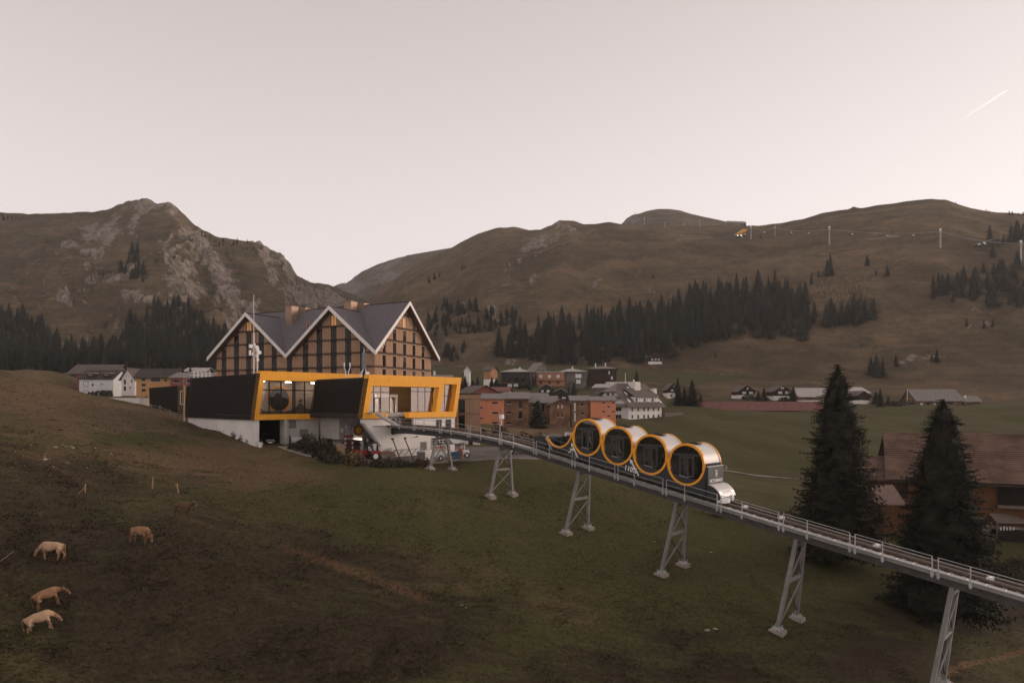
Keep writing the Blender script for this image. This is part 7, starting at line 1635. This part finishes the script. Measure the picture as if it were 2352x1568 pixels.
# ---------------------------------------------------------------- cows
def skinmesh(nodes, edges, sub=2):
    me = bpy.data.meshes.new('s'); me.from_pydata([n[:3] for n in nodes], edges, []); o = bpy.data.objects.new('s', me); COL.objects.link(o)
    sk = o.modifiers.new('skin', 'SKIN'); sk.use_smooth_shade = True; sv = me.skin_vertices[0].data if me.skin_vertices else None
    if sv is None:
        me.attributes.new  # older files lack the layer until the modifier is evaluated
    for v, n in zip(me.skin_vertices[0].data, nodes): v.radius = (n[3], n[4] if len(n) > 4 else n[3])
    me.skin_vertices[0].data[0].use_root = True
    sb = o.modifiers.new('sub', 'SUBSURF'); sb.levels = sub; sb.render_levels = sub
    r = bpy.data.meshes.new_from_object(o.evaluated_get(bpy.context.evaluated_depsgraph_get())); bpy.data.objects.remove(o); bpy.data.meshes.remove(me)
    for p in r.polygons: p.use_smooth = True
    return r
def make_skin_layer_ok():
    me = bpy.data.meshes.new('t'); me.from_pydata([(0,0,0),(0,0,1)], [(0,1)], []); o = bpy.data.objects.new('t', me); COL.objects.link(o); o.modifiers.new('s', 'SKIN'); ok = len(me.skin_vertices) > 0; bpy.data.objects.remove(o); return ok
def cow(p, rz, pitch, mat, label, graze, stride=0.0, headturn=0.0, tail=0.0, drop=0.0):
    N = [(-.66,0,1.13,.22,.25),(-.40,0,1.13,.28,.31),(-.05,0,1.03,.31,.37),(.28,0,1.04,.29,.36),(.52,0,1.13,.20,.28)]
    E = [(0,1),(1,2),(2,3),(3,4)]
    def add(n, frm): N.append(n); E.append((frm, len(N) - 1)); return len(N) - 1
    ht = headturn
    if graze: ch = [(.72, .06 * ht, 1.00, .12, .18), (.88, .16 * ht, .80, .085, .12), (.97, .26 * ht, .64, .115, .13), (1.04, .33 * ht, .45, .105, .105), (1.10, .38 * ht, .26, .088, .08)]
    else: ch = [(.72, .08 * ht, 1.16, .12, .19), (.90, .20 * ht, 1.26, .088, .13), (1.03, .34 * ht, 1.30, .118, .13), (1.17, .50 * ht, 1.18, .105, .105), (1.27, .60 * ht, 1.08, .088, .08)]
    if not graze and drop: ch = [(a, b, c - drop * (i + 1) / 5, d, e) for i, (a, b, c, d, e) in enumerate(ch)]
    k = 4
    for n in ch: k = add(n, k)
    for s_ in (-1, 1):
        st = stride * s_
        h = add((-.62, .17 * s_, .92, .16, .20), 0); h = add((-.54 + st * .3, .20 * s_, .70, .115, .14), h); h = add((-.73 + st * .7, .19 * s_, .46, .065, .08), h); h = add((-.69 + st, .19 * s_, .12, .05), h); add((-.65 + st, .19 * s_, .02, .06), h)
        f = add((.42, .17 * s_, .86, .13, .17), 3); f = add((.42 - st * .3, .18 * s_, .64, .095, .11), f); f = add((.44 - st * .7, .17 * s_, .36, .058, .062), f); f = add((.43 - st, .17 * s_, .12, .048), f); add((.46 - st, .17 * s_, .02, .06), f)
    tl = add((-.90, 0, 1.20, .05), 0); tl = add((-.97, .1 * tail, .95, .028), tl); tl = add((-.98 - .15 * abs(tail), .35 * tail, .62, .024), tl); add((-.98 - .25 * abs(tail), .5 * tail, .42, .04), tl)
    me = skinmesh(N, E); me.materials.clear(); me.materials.append(M[mat]); me.materials.append(M['cow_muzzle']); me.materials.append(M['hoof']); me.materials.append(M[mat + '_dark'])
    hd = ch[2]
    for q in me.polygons:
        c = q.center
        if c.z < .07 and c.x < .8: q.material_index = 2
        elif (Vector(c) - Vector(ch[4][:3])).length < .13: q.material_index = 1
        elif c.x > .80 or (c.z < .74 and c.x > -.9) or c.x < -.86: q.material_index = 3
    t = thing('cow', p, rz, label, 'cow'); t.rotation_euler = (0, -pitch, rz); t.scale = (.96, .96, .96)
    link('body', me, None, t)
    for s_ in (-1, 1):
        b = Vector(hd[:3]) + Vector((-.02, .10 * s_, .08)); q = MB(); q.prism([b, b + Vector((.02, .14 * s_, .06)), b + Vector((-.02, .24 * s_, -.02)), b + Vector((-.05, .12 * s_, -.07))], (-.03, 0, .01)); q.build('ear', M[mat], t)
        q = MB(); a = b + Vector((.0, -.03 * s_, .06)); q.tube(a, a + Vector((.03, .08 * s_, .10)), .022, .008, n=6); q.build('horn', M['cow_muzzle'], t)
        e = Vector(hd[:3]).lerp(Vector(ch[3][:3]), .35) + Vector((.0, .105 * s_, .03)); q = MB(); q.tube(e, e + Vector((0, .02 * s_, 0)), .022, n=8); q.build('eye', M['black'], t)
    q = MB(); q.lathe([(0,-.16),(.10,-.14),(.15,-.02),(.16,.1)], (-.52, 0, .74), 10); q.build('udder', M['cow_muzzle'], t, smooth=True)
    return t
if True:
    cow(hit(421, 1187, 40), R(-12), R(-2), 'cow_brown', 'dark brown cow standing with raised head beside the dirt path', False, .06, .15)
    cow(hit(322, 1248, 36), R(-8), R(-4), 'cow_tan', 'tan cow grazing with lowered head just below the dirt path', True, .10, -.3)
    cow(hit(116, 1286, 36), R(190), R(4), 'cow_pale', 'pale cream cow grazing alone with swinging tail', True, .14, .2, .8)
    cow(hit(118, 1395, 34), R(38), R(14), 'cow_tan', 'brownish tan cow standing uphill with head turned away', False, .06, -.4, 0, .55)
    cow(hit(100, 1452, 34), R(32), R(12), 'cow_pale', 'pale tan cow with white rump and head bent away', True, .08, .8)
# ---------------------------------------------------------------- people
def person(p, rz, label, top, bottom, h=1.7, stride=.0, dress=False, arm=.0, scale=1.0):
    N = [(0,0,.95,.13,.16),(0,0,1.12,.11,.14),(0,0,1.32,.12,.17),(0,0,1.43,.07,.09),(0,0,1.50,.052),(.01,0,1.58,.075,.07),(.015,0,1.67,.075,.07),(.0,0,1.74,.04)]
    E = [(i, i + 1) for i in range(7)]
    def add(n, frm): N.append(n); E.append((frm, len(N) - 1)); return len(N) - 1
    hands = []
    for s_ in (-1, 1):
        st = stride * s_
        k = add((0, .10 * s_, .88, .085), 0); k = add((.10 * st + .02, .10 * s_, .50, .055), k); k = add((.28 * st, .10 * s_, .10, .04), k); add((.28 * st + .14, .11 * s_, .03, .035, .03), k)
        a = add((0, .19 * s_, 1.38, .055), 3); a = add((-.12 * st + arm * .1, .24 * s_, 1.12, .04), a); a = add((-.05 - .2 * st + arm * .3, .24 * s_, .88 + arm * .25, .03), a); b = add((-.03 - .22 * st + arm * .36, .24 * s_, .80 + arm * .28, .028, .018), a); hands.append(Vector(N[b][:3]))
    me = skinmesh(N, E, 1); me.materials.clear()
    for m_ in ('skin', top, bottom, 'hair', 'black'): me.materials.append(M[m_])
    for q in me.polygons:
        c = q.center; lo = abs(c.y) < .2
        q.material_index = 4 if c.z < .07 else 2 if (c.z < .98 and lo) else (1 if (.98 <= c.z < 1.46 and (abs(c.y) < .26 and c.z > 1.0)) else 0)
        if c.z > 1.62 and (c.x < .03 or c.z > 1.70): q.material_index = 3
    t = thing('person', p, rz, label, 'person'); t.scale = (h / 1.75,) * 3
    b = link('body', me, None, t)
    mb = MB()                                  # fingers: four and a thumb on each hand, gently curled
    for i, hd in enumerate(hands):
        s_ = -1 if i == 0 else 1
        for f_ in range(4):
            L = (.065, .075, .07, .055)[f_]; o = hd + Vector((.025 - .017 * f_, 0, -.02)); mid = o + Vector((.006, -.004 * s_, -L * .55)); mb.tube(o, mid, .008, n=5); mb.tube(mid, mid + Vector((.014, -.012 * s_, -L * .45)), .0075, .006, n=5)
        o = hd + Vector((.028, 0, .005)); mb.tube(o, o + Vector((.03, -.012 * s_, -.03)), .009, n=5); mb.tube(o + Vector((.03, -.012 * s_, -.03)), o + Vector((.034, -.02 * s_, -.055)), .008, .006, n=5)
    mb.build('fingers', M['skin'], b)
    for s_ in (-1, 1): q = MB(); q.tube((.083, .026 * s_, 1.625), (.088, .026 * s_, 1.625), .008, n=6); q.build('eye', M['black'], b); q = MB(); q.tube((0, .072 * s_, 1.62), (-.005, .085 * s_, 1.625), .022, n=6); q.build('ear', M['skin'], b)
    q = MB(); q.prism([(.082, -.012, 1.585), (.082, .012, 1.585), (.105, 0, 1.588), (.08, 0, 1.63)], (.002, 0, 0)); q.build('nose', M['skin'], b); q = MB(); q.box(.078, .084, -.022, .022, 1.555, 1.563); q.build('mouth', M['house_pink'], b)
    q = MB(); q.lathe([(.0, .115), (.055, .10), (.085, .05), (.09, -.02), (.08, -.09)], (-.018, 0, 1.665), 12); q.build('hair', M['hair'], b, smooth=True)
    if dress: q = MB(); q.lathe([(.13, .38), (.18, .2), (.26, -.08), (.30, -.30)], (0, 0, .82), 14); q.build('dress', M[top], b, smooth=True)
    return t
pp = W(1668, 1078, 165); pp.z = gz(pp.x, pp.y) + .12
person(pp, R(170), 'person in a pale lilac dress walking along the far footpath', 'cloth_lilac', 'skin', 1.5, 1.0, True)
pp = W(2340, 1206, 97); pp.z = gz(pp.x, pp.y) + .05
person(pp, R(200), 'person in white shirt and dark trousers striding by the farmhouse hut', 'cloth_white', 'cloth_dark', 1.75, 1.1, False, .8)
CABP = [(1, .25, -.9, 'person in white top standing at the door of the second cabin', 'cloth_white', 90), (1, 1.2, -.85, 'person in pale shirt leaning at the side window of the second cabin', 'cloth_lilac', 20), (2, 1.15, -.9, 'person in white shirt by the right window of the third cabin', 'cloth_white', -60), (3, .95, -.7, 'dimly seen passenger in the lowest cabin', 'cloth_dark', -90), (0, -.9, -.7, 'passenger in a reddish top in the highest cabin', 'house_pink', -70)]
for ci, ds, y, lab, top, rz in CABP:
    w_ = TO + Matrix.Rotation(TRZ, 3, 'Z') @ Vector((CS[ci] + ds, y, CZs[ci] - 1.28)); person(w_, TRZ + R(rz), lab, top, 'cloth_dark', 1.68)
# ---------------------------------------------------------------- chairlift, avalanche posts, summit marks
TOPS = []
def tower(x, y, hpx, lab, y0=500, grp='chairlift towers on the upper slope', k=0):
    p = hit(x, y, y0); h = hpx * p.y / F; t = thing('chairlift_tower', p, R(-20), lab, 'lift tower', grp); q = MB(); q.tube((0, 0, -1), (0, 0, h), h * .045, h * .03, n=10); q.build('shaft', M['steel'], t); q = MB(); q.bar((-h * .16, 0, h * .86), (h * .16, 0, h * .86), h * .025); q.build('cross_arm', M['steel'], t)
    q = MB(); q.box(-h * .05, h * .05, -h * .04, h * .04, h * .93, h * 1.04); q.build('working_platform', M['whitepaint'], t)
    for s_ in (-1, 1): q = MB(); q.box(s_ * h * .15 - h * .03, s_ * h * .15 + h * .03, -.6, .6, h * .86, h * .90); q.build('sheave_train', M['steeldk'], t)
    TOPS.append(p + Vector((0, 0, h * .88))); return p
L0 = 'grey chairlift tower rising from the open upper slope'
for x, y, hp in ((1725,549,29),(1780,543,22),(1905,562,40),(2160,569,42),(2345,600,46)): tower(x, y, hp, L0)
main_ = list(TOPS)
for x, y, hp in ((1480,516,15),(1527,522,11),(1607,523,16),(1572,520,9),(1448,499,10),(1460,497,9)): tower(x, y, hp, 'tiny chairlift tower near the far hilltop', 700, 'far chairlift towers')
q = MB(); st_ = hit(1698, 546, 500) + Vector((4, 0, 8)); line = [st_] + main_
for dx in (-1.6, 1.6):
    for a, b in zip(line, line[1:]):
        pts = [a.lerp(b, k / 8) + Vector((dx, 0, -3.0 * math.sin(math.pi * k / 8))) for k in range(9)]; q.path(pts, .09, n=4)
o = q.build('chairlift_cable', M['steel']); tag(o, 'chairlift cable sagging between the towers', 'cable')
for i, (f_, seg) in enumerate(((.45, 0), (.5, 1), (.35, 2), (.62, 2), (.25, 3), (.55, 3), (.8, 3), (.55, 4))):
    a, b = line[seg], line[seg + 1]; p = a.lerp(b, f_) + Vector((1.6 if i % 2 else -1.6, 0, -3.0 * math.sin(math.pi * f_))); t = thing('lift_chair', p, R(20), 'white bubbled lift chair hanging from the chairlift cable', 'lift chair', 'lift chairs on the cable')
    q = MB(); q.tube((0, 0, 0), (0, 0, -2.6), .06, n=6); q.build('hanger', M['steel'], t); q = MB(); q.prism([(-1.3, -.4, -3.0), (1.3, -.4, -3.0), (1.2, .4, -2.2), (-1.2, .4, -2.2)], (0, 0, .3)); q.build('hood', M['whitepaint'], t); q = MB(); q.box(-1.2, 1.2, -.3, .3, -3.6, -3.45); q.build('seat', M['steeldk'], t)
pf = MB(); pf.bar((0, 0, -.3), (0, 0, 2.1), .38, .3); pf.bar((0, 0, 1.8), (.0, .9, 0), .2); pme = None; cnt = 0
AV = [(1857,657),(1886,643),(2014,629),(2024,646),(1992,667),(1953,707),(1950,732),(1925,735),(1917,703),(1878,692)]
while cnt < 120:
    x, y = rgs.uniform(1857, 2024), rgs.uniform(628, 736)
    if not inpoly(x, y, AV): continue
    p = hit(x, y, 400)
    if pme is None: o = pf.build('avalanche_post', M['crate']); pme = o.data
    else: o = bpy.data.objects.new('avalanche_post', pme); COL.objects.link(o)
    o.location = p; o.rotation_euler = (0, 0, rgs.uniform(-.3, .3)); o.scale = (1, 1, rgs.uniform(.8, 1.3)); tag(o, 'pale wooden avalanche post in the fenced clearing by the forest', 'post', 'avalanche posts in the clearing'); cnt += 1
p = hit(1313, 509, 600); t = thing('summit_cross', p, 0, 'thin summit cross on the rounded hilltop', 'cross'); q = MB(); q.bar((0,0,-1),(0,0,6.5),.3); q.build('upright', M['greywood'], t); q = MB(); q.bar((-1.6,0,5),(1.6,0,5),.28); q.build('cross_arm', M['greywood'], t)
def hutr():
    p = hit(2252, 566, 400); t = thing('sunken_hut', p, R(-15), 'dark low hut with slanting pale roof beside lift trees', 'hut')
    q = MB(); q.prism([(-6,-3,-1),(16,-3,-1),(16,-3,6),(12,-3,6.2),(-6,-3,1.2)], (0, 6, 0)); q.build('wall', M['house_dark'], t); q = MB(); q.prism([(-6.5,-3.4,1.2),(12,-3.4,6.4),(12,3.4,6.4),(-6.5,3.4,1.2)], (0, 0, .3)); q.build('roof', M['roof_light'], t)
    for x in (-3.5, 1.0): q = MB(); q.box(x, x + 2.2, -3.6, -3.4, 1.9 + x * .28, 3.2 + x * .28); q.build('panel', M['whitepaint'], t)
    q = MB(); q.tube((.5,-3.6,-1),(.5,-3.6,11),.12); q.build('flag_pole', M['greywood'], t)
hutr()
def flagpole(x, y, D, hp, lab):
    p = at(x, y, D); t = thing('flag_pole', p, 0, lab, 'pole'); q = MB(); q.tube((0,0,0),(0,0,hp * D / F),.09, n=6); q.build('shaft', M['whitepaint'], t); q = MB(); q.tube((0,0,hp * D / F),(0,0,hp * D / F + .25),.18, n=8); q.build('knob', M['whitepaint'], t)
flagpole(2084, 934, 290, 36, 'thin white flag pole beside the low farmhouse'); flagpole(1643, 1075, 168, 38, 'thin lamp post on the field behind the lowest cabin')
# contrail high over the right-hand ridge
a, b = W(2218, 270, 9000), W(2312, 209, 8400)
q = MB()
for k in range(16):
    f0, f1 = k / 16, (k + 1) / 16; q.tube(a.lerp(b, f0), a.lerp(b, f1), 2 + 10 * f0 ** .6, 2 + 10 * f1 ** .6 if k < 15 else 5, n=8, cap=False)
mc, ntc, bc = _new('contrail_glow'); bc.inputs['Base Color'].default_value = (.95,.95,.95,1); bc.inputs['Roughness'].default_value = 1; bc.inputs['Emission Color'].default_value = (1,.98,.97,1); bc.inputs['Emission Strength'].default_value = .75  # emission stands in for sunlight caught by the trail
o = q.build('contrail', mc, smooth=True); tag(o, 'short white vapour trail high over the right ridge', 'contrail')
# ---------------------------------------------------------------- evening haze in the valley
mb = MB(); mb.box(-2100, 1800, -80, 2750, -70, 460)
mh = bpy.data.materials.new('haze_air'); mh.use_nodes = True; nth = mh.node_tree; nth.nodes.clear()
oh = nth.nodes.new('ShaderNodeOutputMaterial'); vh = nth.nodes.new('ShaderNodeVolumePrincipled')
vh.inputs['Color'].default_value = (.99, .97, .96, 1); vh.inputs['Density'].default_value = .00009; vh.inputs['Anisotropy'].default_value = .2
nth.links.new(vh.outputs[0], oh.inputs['Volume'])
hz = mb.build('haze', mh); tag(hz, 'thin pale evening haze filling the valley air', 'haze', kind='stuff')
